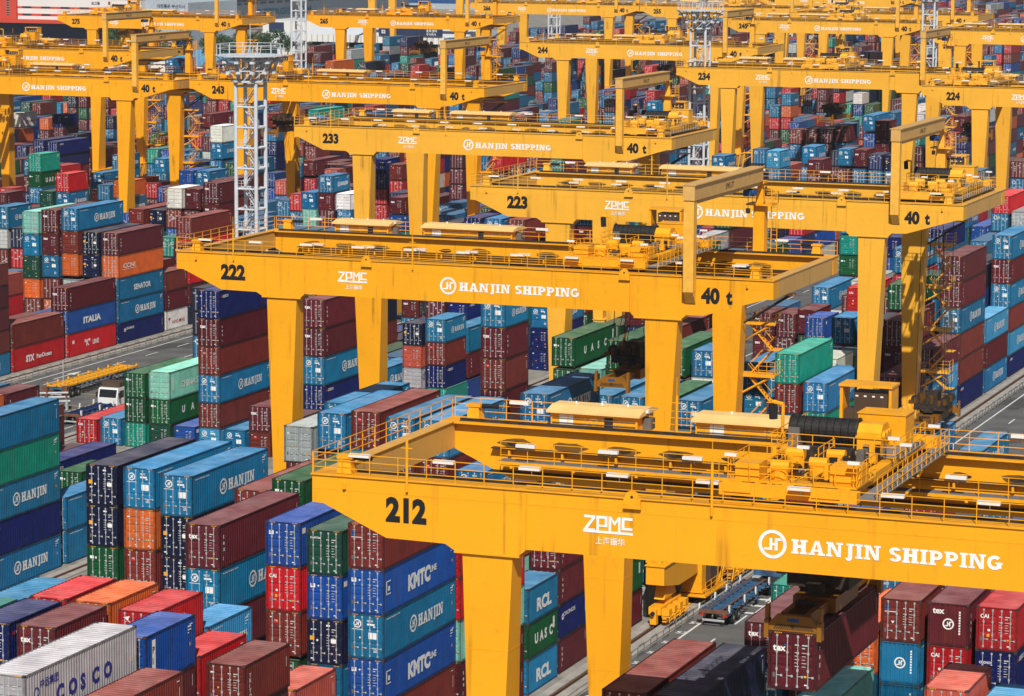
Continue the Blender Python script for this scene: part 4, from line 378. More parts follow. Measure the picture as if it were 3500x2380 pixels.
for i,(a,b_) in enumerate(lanes):
    sheet('road',a,b_,60,1100,.004,ASPH)
    mk=MB()
    la=a+1.25
    mk.poly([(la-.09,60,.008),(la+.09,60,.008),(la+.09,1100,.008),(la-.09,1100,.008)],LINEP)
    lb=b_-1.6
    mk.poly([(lb-.09,60,.008),(lb+.09,60,.008),(lb+.09,1100,.008),(lb-.09,1100,.008)],LINEP)
    y=60.+ (228.6-60)%8.55
    while y<1000:
        for xx in ((la+2.62,) if b_-a<17.5 else (la+2.62,la+7.6)):
            mk.poly([(xx-.08,y,.008),(xx+.08,y,.008),(xx+.08,y+3.3,.008),(xx-.08,y+3.3,.008)],LINEP)
        y+=8.55
    if i==0:
        for j in range(44,75):
            mk.text(str(j-1),(la-.85,217.4+3.5*(j-52)-.4,.0085),X1,Y1,1.0,LINEP,.02)
        for yy in (232.5,235.2,237.6): mk.poly([(la+1.9,yy,.0085),(la+2.9,yy,.0085),(la+2.9,yy+.5,.0085),(la+1.9,yy+.5,.0085)],LINEP)
        mk.poly([(la+2.2,240.2,.0085),(la+6.4,240.2,.0085),(la+6.4,240.6,.0085),(la+2.2,240.6,.0085)],LINEP)
        mk.poly([(la+2.9,233,.0085),(la+3.1,233,.0085),(la+3.1,240.2,.0085),(la+2.9,240.2,.0085)],LINEP)
        mk.ring((la+4.4,236.6,.0085),.55,.8,X1,Y1,LINEP,16)
    if i==2:
        mk.poly([(-179.65,318.4,.0085),(-179.45,318.4,.0085),(-179.45,322.4,.0085),(-179.65,322.4,.0085)],LINEP)
        mk.poly([(-180.1,322.4,.0085),(-179.0,322.4,.0085),(-179.55,325.2,.0085)],LINEP)
        for yy in (286,294,302,310,318): mk.poly([(-172,yy,.0085),(-161,yy,.0085),(-161,yy+.15,.0085),(-172,yy+.15,.0085)],LINEY)
        mk.poly([(-172.1,270,.009),(-171.95,270,.009),(-171.95,326,.009),(-172.1,326,.009)],LINEY)
        mk.poly([(-166.6,270,.009),(-166.45,270,.009),(-166.45,326,.009),(-166.6,326,.009)],LINEY)
    tag(mk.obj('road_markings'),kind='structure')
rl=MB(); st_=MB()
for b_ in RAIL:
    for x in (RAIL[b_],RAIL[b_]-32.38):
        st_.box((x-1.0,60,0.0),(x-.25,1100,.10),CONC2,'b'); st_.box((x+.25,60,0),(x+1.0,1100,.10),CONC2,'b')
        rl.box((x-.07,60,.0),(x+.07,1100,.16),RUST,'b'); rl.box((x-.22,60,.0),(x-.075,1100,.03),IRON,'b'); rl.box((x+.075,60,.0),(x+.22,1100,.03),IRON,'b')
tag(rl.obj('crane_rails'),kind='structure'); tag(st_.obj('rail_kerb'),kind='structure')
kb=MB()
for x in (-72.55,-182.65): 
    kb.box((x-.1,60,0),(x+.15,700,.14),CONC2,'b')
tag(kb.obj('kerb'),kind='structure')
# hoop guards along the lanes
hb=MB(); HOOPM=mat('hoop_steel',(.22,.23,.24),.4,.5)
hb.tube((0,-.75,0),(0,-.75,.75),.04,HOOPM,6); hb.tube((0,.75,0),(0,.75,.75),.04,HOOPM,6)
hb.tube((0,-.75,.75),(0,-.6,.9),.04,HOOPM,6); hb.tube((0,.75,.75),(0,.6,.9),.04,HOOPM,6); hb.tube((0,-.6,.9),(0,.6,.9),.04,HOOPM,6)
hb.tube((0,-.75,.42),(0,.75,.42),.03,HOOPM,6)
hbm=hb.mesh('hoop_guard')
def hoop(x,y,lab):
    o=MB().obj('hoop_guard',mesh=hbm); o.location=(x,y,.004); tag(o,lab,'guard rail','hoop guards along the truck lanes')
for k in range(-1,7): hoop(-71.95,215.9+3.07*k,'steel hoop guard rail beside the lane with the blue trailer')
for k in range(30): hoop(-71.95,318+3.07*k,'steel hoop guard rail along the lane at the right edge')
for k in range(-3,17): hoop(-182.1,315.5+3.18*k,'steel hoop guard rail in front of the red containers')
# ---------------------------------------------------------------- containers
W=2.438
LEN={40:12.192,20:6.058}; HT={'S':2.591,'H':2.896}
def body_mesh(L,h,endwall):
    b=MB(); x=W/2; ln=LEN[L]
    for sx in (-1,1):
        for y0,y1 in ((0,.13),(ln-.13,ln)):
            a,c=sorted((sx*x,sx*(x-.13))); b.box((a,y0,0),(c,y1,h),FRAME)
        a,c=sorted((sx*x,sx*(x-.06)))
        b.box((a,.13,h-.11),(c,ln-.13,h-.005),FRAME); b.box((a,.13,.02),(c,ln-.13,.17),FRAME)
        # corrugated side
        y=.13;o0,o1=x-.012,x-.05; pts=[]; n=round((ln-.26)/.278); p=(ln-.26)/n
        for k in range(n):
            yy=y+k*p; pts+=[(o0,yy),(o0,yy+p*.26),(o1,yy+p*.5),(o1,yy+p*.76)]
        pts.append((o0,ln-.13))
        i=len(b.v)
        for px,py in pts: b.v+=[(sx*px,py,.165),(sx*px,py,h-.105)]
        for k in range(len(pts)-1):
            q=(i+2*k,i+2*k+2,i+2*k+3,i+2*k+1); b.f.append(q if sx>0 else q[::-1]); b.m.append(b.mi(PAINT))
    # roof
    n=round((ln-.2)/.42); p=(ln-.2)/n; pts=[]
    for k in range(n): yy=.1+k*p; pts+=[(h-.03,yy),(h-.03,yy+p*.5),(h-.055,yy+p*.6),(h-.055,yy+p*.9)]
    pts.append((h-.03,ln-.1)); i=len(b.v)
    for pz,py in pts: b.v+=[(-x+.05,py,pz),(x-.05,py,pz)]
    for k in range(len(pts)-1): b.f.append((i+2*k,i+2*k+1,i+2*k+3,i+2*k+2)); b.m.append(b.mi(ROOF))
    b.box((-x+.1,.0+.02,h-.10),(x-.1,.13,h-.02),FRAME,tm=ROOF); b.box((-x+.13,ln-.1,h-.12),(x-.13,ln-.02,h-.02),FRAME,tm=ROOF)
    b.box((-x+.13,.012,.02),(x-.13,.1,.17),FRAME); b.box((-x+.13,ln-.1,.02),(x-.13,ln-.012,.17),FRAME)
    b.poly([(-x+.06,.1,.05),(-x+.06,ln-.1,.05),(x-.06,ln-.1,.05),(x-.06,.1,.05)],IRON)
    def ew(y,sg):
        n=8; wd=W-.26; p=wd/n; i=len(b.v); pts=[]
        for k in range(n): xx=-wd/2+k*p; pts+=[(y,xx),(y,xx+p*.4),(y+sg*.045,xx+p*.5),(y+sg*.045,xx+p*.9)]
        pts.append((y,wd/2))
        for py,px in pts: b.v+=[(px,py,.165),(px,py,h-.1)]
        for k in range(len(pts)-1):
            q=(i+2*k,i+2*k+2,i+2*k+3,i+2*k+1); b.f.append(q if sg>0 else q[::-1]); b.m.append(b.mi(PAINT))
    ew(ln-.03,-1)
    if endwall: ew(.03,1)
    else: b.poly([(-x+.13,.09,.165),(x-.13,.09,.165),(x-.13,.09,h-.1),(-x+.13,.09,h-.1)],IRON)
    for sx in (-1,1):
        for y0,y1 in ((-.004,.178),(ln-.178,ln+.004)):
            for z0,z1 in ((-.0,.118),(h-.118,h+.0)):
                a,c=sorted((sx*(x+.004),sx*(x-.162))); b.box((a,y0,z0),(c,y1,z1),IRON)
    if not endwall:   # hazard stripes on the header of high cubes
        if h>2.7:
            for sx in (-1,1):
                for q in range(4): 
                    x0=sx*(.62+.10*q); b.poly([(x0,.016,h-.09),(x0+.05,.016,h-.09),(x0+.08,.016,h-.03),(x0+.03,.016,h-.03)],YLAB)
    return b.mesh('shipping_container')
DW=W/2-.135
def door_mesh(h,side,kind):
    b=MB(); H=h-.27; n=5 if kind not in('hanjin','end') else 3
    # panel with horizontal grooves
    z=0; rows=[]; bh=H/n
    prof=[(0,.0)]
    for k in range(1,n): prof+=[(k*bh-.10,.0),(k*bh-.06,.035),(k*bh+.04,.035),(k*bh+.08,.0)]
    prof.append((H,0)); i=len(b.v); x0,x1=(0.015,DW-.004)
    for pz,py in prof: b.v+=[(x0+.07,py+.04,pz),(x1-.07,py+.04,pz)]
    for k in range(len(prof)-1): b.f.append((i+2*k,i+2*k+1,i+2*k+3,i+2*k+2)); b.m.append(b.mi(PAINT))
    b.box((x0,.035,0),(x0+.07,.085,H),PAINT); b.box((x1-.07,.035,0),(x1,.085,H),PAINT)
    def lab(u,z,w,hh,m): b.poly([(u,.028,z),(u+w,.028,z),(u+w,.028,z+hh),(u,.028,z+hh)],m)
    if side=='L':
        lab(.1,H*.17,.13,.24,GREYP)
        if kind=='hanjin': emblem(b,(.50,.028,H*.80),.27,X1,Z1,WHITE); lab(.12,H*.655,.75,.035,WHITE); lab(.62,H*.44,.1,.1,WHITE)
        elif kind in('tex',): b.text('tex',(.10,.028,H*.68),X1,Z1,.46,WHITE,.03); lab(.66,H*.78,.1,.1,HOIST)
        elif kind=='tal': lab(.42,H*.73,.3,.27,REDL); b.text('TAL',(.44,.027,H*.78),X1,Z1,.14,WHITE,.01); lab(.15,H*.87,.12,.06,WHITE)
        elif kind=='nyk': lab(.12,H*.77,.1,.07,WHITE); b.text('NYK',(.26,.028,H*.77),X1,Z1,.12,WHITE,.03); lab(.05,H*.52,.3,.28,YLAB); lab(.5,H*.5,.12,.12,WHITE); lab(.15,H*.42,.2,.07,WHITE); lab(.1,H*.05,.22,.08,WHITE)
        elif kind=='uasc': lab(.08,H*.7,.3,.2,WHITE); b.ring((.55,.028,H*.73),.02,.075,X1,Z1,WHITE,12)
        elif kind=='cai': b.text('CAI',(.1,.028,H*.76),X1,Z1,.32,WHITE,.03); b.ring((.62,.028,H*.45),.02,.08,X1,Z1,WHITE,12); lab(.5,H*.28,.16,.16,YLAB)
        elif kind=='flor': lab(.12,H*.74,.3,.36,HOIST); lab(.17,H*.80,.2,.05,YLAB); lab(.17,H*.87,.22,.05,YLAB); lab(.1,H*.70,.7,.04,WHITE); b.poly([(.5,.028,H*.47),(.6,.028,H*.40),(.7,.028,H*.47)],WHITE)
        elif kind=='cro': b.text('CRONOS',(.1,.028,H*.70),X1,Z1,.2,WHITE,.02,.75)
        elif kind=='cap': b.text('CAPITAL',(.1,.028,H*.82),X1,Z1,.17,WHITE,.02,.75)
        elif kind=='hsud': b.poly([(.2,.028,H*.86),(.75,.028,H*.70),(.5,.028,H*.80),(.62,.028,H*.9)],WHITE); b.poly([(.2,.027,H*.70),(.4,.027,H*.78),(.35,.027,H*.74)],WHITE)
        elif kind=='kmtc': lab(.1,H*.72,.32,.26,WHITE); b.ring((.65,.028,H*.77),0,.06,X1,Z1,LAMPW,10); lab(.14,H*.75,.2,.18,BLUEL)
        else: lab(.12,H*.80,.22,.09,WHITE); lab(.55,H*.42,.1,.1,YLAB); lab(.7,H*.06,.12,.05,WHITE)
    else:
        if kind=='hanjin':
            b.text('HJCU',(.08,.028,H*.86),X1,Z1,.17,WHITE,.02); lab(.08,H*.775,.52,.11,WHITE); lab(.5,H*.73,.14,.08,WHITE)
            lab(.18,H*.44,.26,.42,WHITE); lab(.47,H*.44,.26,.42,WHITE); lab(.5,H*.12,.3,.2,WHITE) if False else [lab(.5,H*(.12+.03*q),.3-.04*(q%2),.03,WHITE) for q in range(4)]
        else:
            lab(.12,H*.80,.2,.06,WHITE2); lab(.48,H*.80,.28,.06,WHITE2); lab(.48,H*.745,.16,.05,WHITE2)
            for q in range(5):
                z=H*(.66-.065*q); lab(.12,z,.22-.05*(q%2),.03,WHITE2); lab(.48,z,.24-.04*(q%3),.03,WHITE2)
            if kind=='nyk': lab(.42,H*.48,.36,.26,WHITE); lab(.1,H*.88,.25,.11,WHITE)
            if kind in('tex','gen','cai'): lab(.6,H*.2,.13,.1,YLAB)
            lab(.62,H*.05,.14,.06,WHITE)
    return b.mesh('door')
def rod_mesh(h):
    b=MB(); H=h-.27
    b.tube((0,-.012,.02),(0,-.012,H-.02),.024,GALV,5)
    for z in (.06,H*.33,H*.66,H-.08): b.box((-.05,-.02,z-.06),(.05,.02,z+.06),GALV)
    b.box((-.02,-.045,H*.21),(.30,-.02,H*.21+.035),GALV); b.box((.20,-.05,H*.195),(.30,-.015,H*.235),GALV)
    return b.mesh('lock_rod')
# side lettering (right hand long side, reading along +Y)
def side_mesh(kind,L,h):
    b=MB(); ln=LEN[L]; x=W/2-.006
    T=lambda s,y,z,size,m=WHITE,bold=.03,w=None: b.text(s,(x,y,z),Y1,Z1,size,m,bold,w)
    def lab(y,z,w,hh,m=WHITE): b.poly([(x,y,z),(x,y+w,z),(x,y+w,z+hh),(x,y,z+hh)],m)
    def marks():
        y=ln-.95
        lab(y,h*.80,.42,.10); lab(y,h*.74,.42,.07); lab(y,h*.68,.16,.07); lab(y+.25,h*.84,.35,.07)
        lab(ln-.75,h*.42,.12,.22,YLAB)
    if kind=='hanjin':
        c=ln*.62; s=.92 if L==40 else .62
        w=4.2 if L==40 else 2.7
        emblem(b,(x,c-w/2-.72*s+.1,h*.47),.62*s,Y1,Z1,WHITE); b.glyphs('HANJIN',(x,c-w/2+.25,h*.47-.43*s),Y1,Z1,.86*s,WHITE,1,w)
        T('www.hanjin.com',.5,h*.865,.17,WHITE,.015,2.2 if L==40 else 1.5); marks()
    elif kind=='tex':
        for q,ch in enumerate('tex'): T(ch,.55,h*.80-.36*(q+1)-.05*q,.42,WHITE,.03)
        lab(.55,h*.18,.05,.25)
        lab(ln-.45,h*.55,.04,.7)
    elif kind=='uasc':
        for q,ch in enumerate('UASC'): T(ch,ln*(.22+.165*q),h*.36,.98,WHITE,.05)
        lab(ln-1.0,h*.5,.35,h*.33)
    elif kind=='cosco':
        for q,ch in enumerate('COSCO'): T(ch,ln*(.27+.105*q) if L==40 else ln*(.22+.13*q),h*.28,1.12 if L==40 else .75,BLUEL,.05)
        T('中远集团',ln*.13,h*.66,.5,BLUEL,.02); b.ring((x,ln*.10,h*.6),.22,.3,Y1,Z1,BLUEL,16); T('COSCO',ln*.07,h*.45,.16,BLUEL,.02)
        lab(ln-.7,h*.35,.14,.3,YLAB)
    elif kind=='kmtc':
        T('KMTC',ln*.33,h*.28,1.35,WHITE,.06); T('LINE',ln*.63,h*.44,.55,WHITE,.04); lab(.45,h*.42,.75,.08); lab(.45,h*.42,.14,.8); lab(.45,h*.70,.75,.08); lab(.75,h*.5,.3,.3); marks()
    elif kind=='kline': T('"K"',ln*.33,h*.34,1.05,WHITE,.04); T('LINE',ln*.5,h*.34,.8,WHITE,.03); lab(.9,h*.55,.5,.4)
    elif kind=='stx': T('STX',ln*.23,h*.32,1.05,WHITE,.06); T('PanOcean',ln*.44,h*.36,.72,WHITE,.03,ln*.30)
    elif kind=='ital': T('ITALIA',ln*.31,h*.33,1.05,WHITE,.05,ln*.37)
    elif kind=='ccni': T('CCNI',ln*.10,h*.42,.8,WHITE,.02,ln*.26); lab(ln*.07,h*.35,ln*.32,.05)
    elif kind=='sen': T('SENATOR',ln*.33,h*.36,.95,WHITE,.03,ln*.38); T('www.senator.com',.5,h*.86,.17,WHITE,.01); marks()
    elif kind=='cro': T('CRONOS',ln*.14,h*.62,.42,WHITE,.02,ln*.18 if L==40 else ln*.42); b.ring((x,ln*.12,h*.62),.1,.24,Y1,Z1,WHITE,12); lab(ln-.5,h*.4,.05,.9)
    elif kind=='ym': T('YANG MING',ln*.24,h*.3,.62,REDL,.02,ln*.62); b.poly([(x,ln*.12,h*.45),(x,ln*.20,h*.62),(x,ln*.07,h*.62)],REDL); lab(ln*.115,h*.2,.06,h*.25,REDL)
    elif kind=='rcl': T('RCL',ln*.28,h*.26,1.25,WHITE,.05,ln*.5)
    elif kind=='china': T('CHINA SHIPPING',ln*.2,h*.34,.95,WHITE,.03,ln*.65); lab(.55,h*.3,.2,h*.5)
    elif kind=='chinga': T('CHING-A',ln*.15,h*.3,1.15,WHITE,.04,ln*.7)
    elif kind=='hsud': T('HAMBURG SÜD',ln*.2,h*.3,.8,WHITE,.03,ln*.62); b.poly([(x,ln*.55,h*.75),(x,ln*.72,h*.55),(x,ln*.62,h*.68)],WHITE)
    elif kind=='pil': lab(.75,h*.1,.42,h*.78); [T(ch,.82,h*.62-.62*q,.5,REDL,.04) for q,ch in enumerate('PIL')]; marks()
    elif kind=='apl': T('APL',ln*.45,h*.22,.5,WHITE,.04); b.poly([(x,ln*.42,h*.48),(x,ln*.60,h*.82),(x,ln*.56,h*.5)],WHITE); b.poly([(x,ln*.5,h*.42),(x,ln*.66,h*.52),(x,ln*.6,h*.40)],WHITE); lab(ln-1.0,h*.85,.8,.14)
    elif kind=='trit': [T(ch,.62,h*.80-.30*(q+1),.33,WHITE,.03) for q,ch in enumerate('TRITON')]; lab(ln-.5,h*.5,.05,.6)
    elif kind=='gese': lab(.4,h*.74,.3,.2,REDL); T('GESECO',.8,h*.74,.36,WHITE,.03)
    elif kind=='tk': lab(.3,h*.74,.5,.35); lab(ln-.5,h*.5,.05,.6)
    elif kind=='evg': marks()
    else: lab(ln-.5,h*.45,.05,.8); lab(ln-.8,h*.84,.35,.06)
    return b.mesh('side_lettering')
COLR={'h':(.004,.125,.265),'l':(.035,.21,.39),'m':(.092,.009,.015),'b':(.15,.020,.015),'n':(.005,.012,.095),'N':(.006,.011,.04),'k':(.005,.055,.26),'g':(.005,.075,.024),'G':(.009,.06,.038),
't':(.004,.22,.165),'c':(.15,.40,.33),'r':(.42,.007,.012),'o':(.52,.10,.02),'w':(.62,.61,.57),'s':(.33,.35,.36),'p':(.42,.075,.05)}
CNAME={'h':'blue','l':'pale blue','m':'maroon','b':'brown','n':'navy','N':'dark navy','k':'royal blue','g':'green','G':'dark green','t':'teal','c':'pale green','r':'red','o':'orange','w':'white','s':'grey','p':'faded red'}
DOORK={'h':'hanjin','l':'hanjin','m':'tex','b':'tal','N':'nyk','g':'uasc','G':'gen','r':'cai'}
SIDEK={'h':'hanjin','l':'hanjin','m':'tex','g':'uasc','n':'gese','N':'apl','t':'evg','k':'tk'}
SPEC={'cosco':'large dark blue capital letters','kline':'white K and small capitals','stx':'white lettering of two sizes','ital':'bold slanted white capitals','ccni':'thin underlined white letters','sen':'white seven letter word','ym':'red lettering','rcl':'three white capitals','china':'white two word lettering','chinga':'large white capitals','hsud':'white swoosh and lettering','pil':'white panel and red letters','kmtc':'slanted white capitals','trit':'vertical white lettering','gese':'small red and white lettering','cap':'white word on its door','cro':'small white lettering','crod':'white word on its door','apl':'white eagle mark','end':'plain corrugated end wall','tk':'white label stickers','flor':'blue and yellow sticker','tal':'red sticker on its door','cai':'white letters on its door','uasc':'four spaced white capitals'}
MC={}
def memo(fn,*a):
    k=(fn.__name__,)+a
    if k not in MC: MC[k]=fn(*a)
    return MC[k]
ORD='first second third fourth fifth sixth seventh eighth ninth tenth eleventh twelfth thirteenth fourteenth fifteenth sixteenth seventeenth eighteenth nineteenth twentieth'.split()
TENS={2:'twenty',3:'thirty',4:'forty',5:'fifty',6:'sixty',7:'seventy'}
def ordw(n):
    if n<=20: return ORD[n-1]
    t,u=divmod(n,10); return (TENS[t]+'-'+ORD[u-1]) if u else TENS[t][:-1]+'ieth'
BLK={21:'212',22:'222',23:'233',24:'243',25:'255',26:'265',27:'275'}
def container(x1,y,z,L,hh,tok,detail,name='shipping_container'):
    c=tok[0]; sp=tok.split(':')[1] if ':' in tok else None; h=HT[hh]; end=sp=='end'
    base=COLR[c]; j=rnd.uniform(.8,1.15); t=rnd.uniform(-.02,.02) if c in 'hkmbr' else 0
    cc=tuple(max(0.002,v*j*(1+rnd.uniform(-.06,.06))+abs(t)*.4) for v in base)
    o=MB().obj(name,color=cc,mesh=memo(body_mesh,L,h,end)); o.location=(x1-W/2,y,z)
    dk={'crod':'cro','cro':'gen'}.get(sp,sp) if sp in('tal','tk','cai','flor','cap','hsud','kmtc','crod','cro','uasc') else DOORK.get(c,'gen')
    if sp in('rcl','sen','stx','kline','ital','ccni','ym','cosco','trit','pil','china','chinga','gese','apl'): dk='gen' if sp!='apl' else 'nyk'
    if dk=='tk': dk='kmtc'
    if detail>0 and not end:
        for sd in 'LR':
            dobj=MB().obj('door',o,cc,memo(door_mesh,h,sd,dk)); dobj.location=(-DW if sd=='L' else 0.,0,.155)
            if detail>1:
                for u in (.30,.83):
                    q=MB().obj('lock_rod',dobj,None,memo(rod_mesh,h)); q.location=(u if sd=='L' else u-.0,.03,0)
                    if sd=='R': q.location.x=(.27,.80)[u>.5]
    if end:
        b=MC.get('endtext'+c)
        if not b:
            b=MB(); emblem(b,(0,.022,1.35),.34,X1,Z1,WHITE)
            for q in range(9): b.poly([(.62,.022,.75+.16*q),(.72,.022,.75+.16*q),(.72,.022,.86+.16*q),(.62,.022,.86+.16*q)],WHITE)
            if c=='m': b.text('tex',(-.95,.022,1.95),X1,Z1,.5,WHITE,.03)
            b=MC['endtext'+c]=b.mesh('end_lettering')
        MB().obj('end_lettering',o,None,b)
    sk=sp if sp not in (None,'end','tal','cai','flor','cap','crod','tk') else SIDEK.get(c,'gen')
    if detail>0: MB().obj('side_lettering',o,None,memo(side_mesh,sk,L,h))
    return o
CO='hlmbnNkgGtcrowsp'
SP=[None,'cosco','kline','stx','ital','ccni','sen','ym','rcl','china','chinga','hsud','pil','kmtc','trit','gese','cap','cro','crod','apl','end','tk','flor','tal','cai','uasc','plain']
seen={}
for b_,r_,k_,hf,L,dx,z,hh,ci,si,top,cnt in IND:
    dx/=100; z/=100; hh='SH'[hh]; tok=CO[ci]+((':'+SP[si]) if si else '')
    o=container(xr(b_,r_)+dx,yk(b_,k_)+hf*6.65,z,L,hh,tok,2 if cnt>520 else 1)
    cn=CNAME[tok[0]]; sp=tok.split(':')[1] if ':' in tok else None
    tier=('top of stack','second from top','third from top','fourth from top','fifth from top','sixth from top')[top]
    row='%s row from %s'%((ordw(r_+1),'right') if r_<5 else (ordw(10-r_),'left')); bay=ordw(k_+4)+' bay'
    half='' if L==40 else (' near-half' if hf==0 else ' far-half')
    lab='%s%s container, %s, %s, %s, crane %s block'%(cn,half,tier,row,bay,BLK[b_])
    if sp in SPEC and not top and L!=20: 
        l2='%s container with %s, top of stack in crane %s block'%(cn,SPEC[sp],BLK[b_])
        if l2 not in seen and len(l2.split())<=16: lab=l2
    seen[lab]=1
    tag(o,lab,'container','stacked shipping containers')
# all the smaller, farther ones in one object
def far_mat():
    m=bpy.data.materials.new('far_container_paint'); m.use_nodes=True; t=m.node_tree; n=t.nodes; L=t.links; b=n['Principled BSDF']; b.inputs['Roughness'].default_value=.55
    ca=n.new('ShaderNodeAttribute'); ca.attribute_name='tint'; uv=n.new('ShaderNodeAttribute'); uv.attribute_name='face_uv'
    sx=n.new('ShaderNodeSeparateXYZ'); L.new(uv.outputs['Vector'],sx.inputs[0])
    def M(op,a,b_=None,c=None):
        y=n.new('ShaderNodeMath'); y.operation=op
        for i,v in enumerate((a,b_,c)):
            if v is None: continue
            if isinstance(v,(int,float)): y.inputs[i].default_value=v
            else: L.new(v,y.inputs[i])
        return y.outputs[0]
    u,v,k=sx.outputs
    door=M('LESS_THAN',k,.5); side=M('MULTIPLY',M('GREATER_THAN',k,.5),M('LESS_THAN',k,1.5)); roof=M('GREATER_THAN',k,1.5)
    edge=M('MAXIMUM',M('LESS_THAN',v,.13),M('GREATER_THAN',v,2.47))
    eu=M('MULTIPLY',M('MAXIMUM',M('LESS_THAN',u,.12),M('GREATER_THAN',u,2.32)),door)
    edge=M('MULTIPLY',M('MAXIMUM',edge,eu),M('SUBTRACT',1,roof))
    rod=0
    for c in (.44,.97,1.49,2.02):
        q=M('LESS_THAN',M('ABSOLUTE',M('SUBTRACT',u,c)),.035); rod=q if rod==0 else M('MAXIMUM',rod,q)
    rod=M('MULTIPLY',M('MULTIPLY',rod,door),M('SUBTRACT',1,edge))
    mid=M('MULTIPLY',M('LESS_THAN',M('ABSOLUTE',M('SUBTRACT',u,1.22)),.03),door)
    gro=M('MULTIPLY',M('LESS_THAN',M('FRACT',M('MULTIPLY',v,1.95)),.16),door)
    nz=n.new('ShaderNodeTexNoise'); nz.inputs['Scale'].default_value=1.; nz.inputs['Detail'].default_value=1; g=n.new('ShaderNodeNewGeometry')
    fl=n.new('ShaderNodeVectorMath'); fl.operation='SNAP'; L.new(g.outputs['Position'],fl.inputs[0]); fl.inputs[1].default_value=(.28,50,.16)
    wn=n.new('ShaderNodeTexWhiteNoise'); L.new(fl.outputs[0],wn.inputs['Vector'])
    lab=M('MULTIPLY',M('MULTIPLY',M('GREATER_THAN',wn.outputs['Value'],.88),door),M('MULTIPLY',M('GREATER_THAN',v,.9),M('SUBTRACT',1,edge)))
    cor=M('MULTIPLY',M('LESS_THAN',M('FRACT',M('MULTIPLY',u,3.6)),.35),side)
    L.new(g.outputs['Position'],nz.inputs['Vector'])
    dark=M('SUBTRACT',1,M('MULTIPLY',edge,.6)); dark=M('MULTIPLY',dark,M('SUBTRACT',1,M('MULTIPLY',M('MAXIMUM',mid,gro),.4))); dark=M('MULTIPLY',dark,M('SUBTRACT',1,M('MULTIPLY',cor,.15)))
    dark=M('MULTIPLY',dark,M('MULTIPLY_ADD',nz.outputs[0],.5,.75))
    s=n.new('ShaderNodeVectorMath'); s.operation='SCALE'; L.new(ca.outputs['Color'],s.inputs[0]); L.new(dark,s.inputs['Scale'])
    def mix(f,a,c):
        y=n.new('ShaderNodeMix'); y.data_type='RGBA'; L.new(f,y.inputs['Factor']); L.new(a,y.inputs[6]); y.inputs[7].default_value=(*c,1); return y.outputs[2]
    c1=mix(M('MULTIPLY',M('MAXIMUM',rod,lab),.5),s.outputs[0],(.62,.62,.6)); c1=mix(M('MULTIPLY',roof,.15),c1,(.6,.55,.5))
    L.new(c1,b.inputs['Base Color']); return m
FM=far_mat(); fv=[];ff=[];fc=[];fu=[]; fb=MB()
def farbox(x0,x1,y0,y1,z0,z1,c):
    i=len(fv)
    fv.extend([(x0,y0,z0),(x1,y0,z0),(x1,y1,z0),(x0,y1,z0),(x0,y0,z1),(x1,y0,z1),(x1,y1,z1),(x0,y1,z1)])
    w_=x1-x0;l_=y1-y0;h_=2.6
    for q,uvs in (((0,1,5,4),((0,0,0),(2.44,0,0),(2.44,h_,0),(0,h_,0))),((1,2,6,5),((0,0,1),(l_,0,1),(l_,h_,1),(0,h_,1))),((4,5,6,7),((0,0,2),(w_,0,2),(w_,l_,2),(0,l_,2))),((3,0,4,7),((l_,0,1),(0,0,1),(0,h_,1),(l_,h_,1))),((2,3,7,6),((0,0,1),(2.44,0,1),(2.44,h_,1),(0,h_,1)))):
        ff.append(tuple(i+a for a in q)); fu.extend([x for t in uvs for x in t]); fc.extend([*c,1]*4)
fr=random.Random(9)
for b_,r_,k_,hf,L,z,*cs in STUFF:
    z/=10; cs=[CO[c] for c in cs]
    x1=xr(b_,r_); y=yk(b_,k_)+hf*6.65; l_=12.192 if L else 6.058
    for q,c in enumerate(cs):
        base=COLR[c]; j=fr.uniform(.75,1.2); hz=2.68
        farbox(x1-W,x1,y,y+l_,z+.03,z+hz-.02,tuple(v*j*(1+fr.uniform(-.08,.08))+.003 for v in base))
        if c in 'hl' and fr.random()<.7:
            b_end=fb
            s_=.92 if L else .62; w_=4.2 if L else 2.7; cy=y+l_*.62
            emblem(fb,(x1+.02,cy-w_/2-.72*s_+.1,z+1.25),.62*s_,Y1,Z1,WHITE) if y<560 else None
            fb.glyphs('HANJIN',(x1+.02,cy-w_/2+.25,z+.85),Y1,Z1,.86*s_,WHITE,1,w_)
            if y<560: fb.ring((x1-W+.6,y-.02,z+2.0),.2,.27,X1,Z1,WHITE,12)
        z+=hz
# far yard beyond the blocks
for b_,ya,yb in ((22,1110,1900),(23,1110,1900),(24,1110,1900),(25,1110,1900),(26,1110,1900),(27,1240,1900),(28,1330,1950),(29,1500,1950),(21,1110,1900)):
    y=ya; fx=RAIL.get(b_,RAIL[27]-52*(b_-27))-1.65
    while y<yb:
        for r_ in range(10):
            n=fr.choice((2,3,4,4,5,5)); 
            for q in range(n):
                c=fr.choice('hmbbmmrrbmshkon'); base=COLR[c]; j=fr.uniform(.8,1.2)
                farbox(fx-W-2.845*r_,fx-2.845*r_,y,y+12.19,q*2.68+.03,q*2.68+2.66,tuple(v*j for v in base))
        y+=13.26
me=bpy.data.meshes.new('distant_containers'); me.from_pydata(fv,[],ff); me.materials.append(FM)
a=me.attributes.new('tint','FLOAT_COLOR','CORNER'); a.data.foreach_set('color',fc)
a=me.attributes.new('face_uv','FLOAT_VECTOR','CORNER'); a.data.foreach_set('vector',fu)
fo=bpy.data.objects.new('distant_containers',me); col.link(fo); tag(fo,kind='stuff')
fbo=fb.obj('container_lettering',fo)
NEWY=(.83,.36,.009); OLDY=(.80,.40,.035)
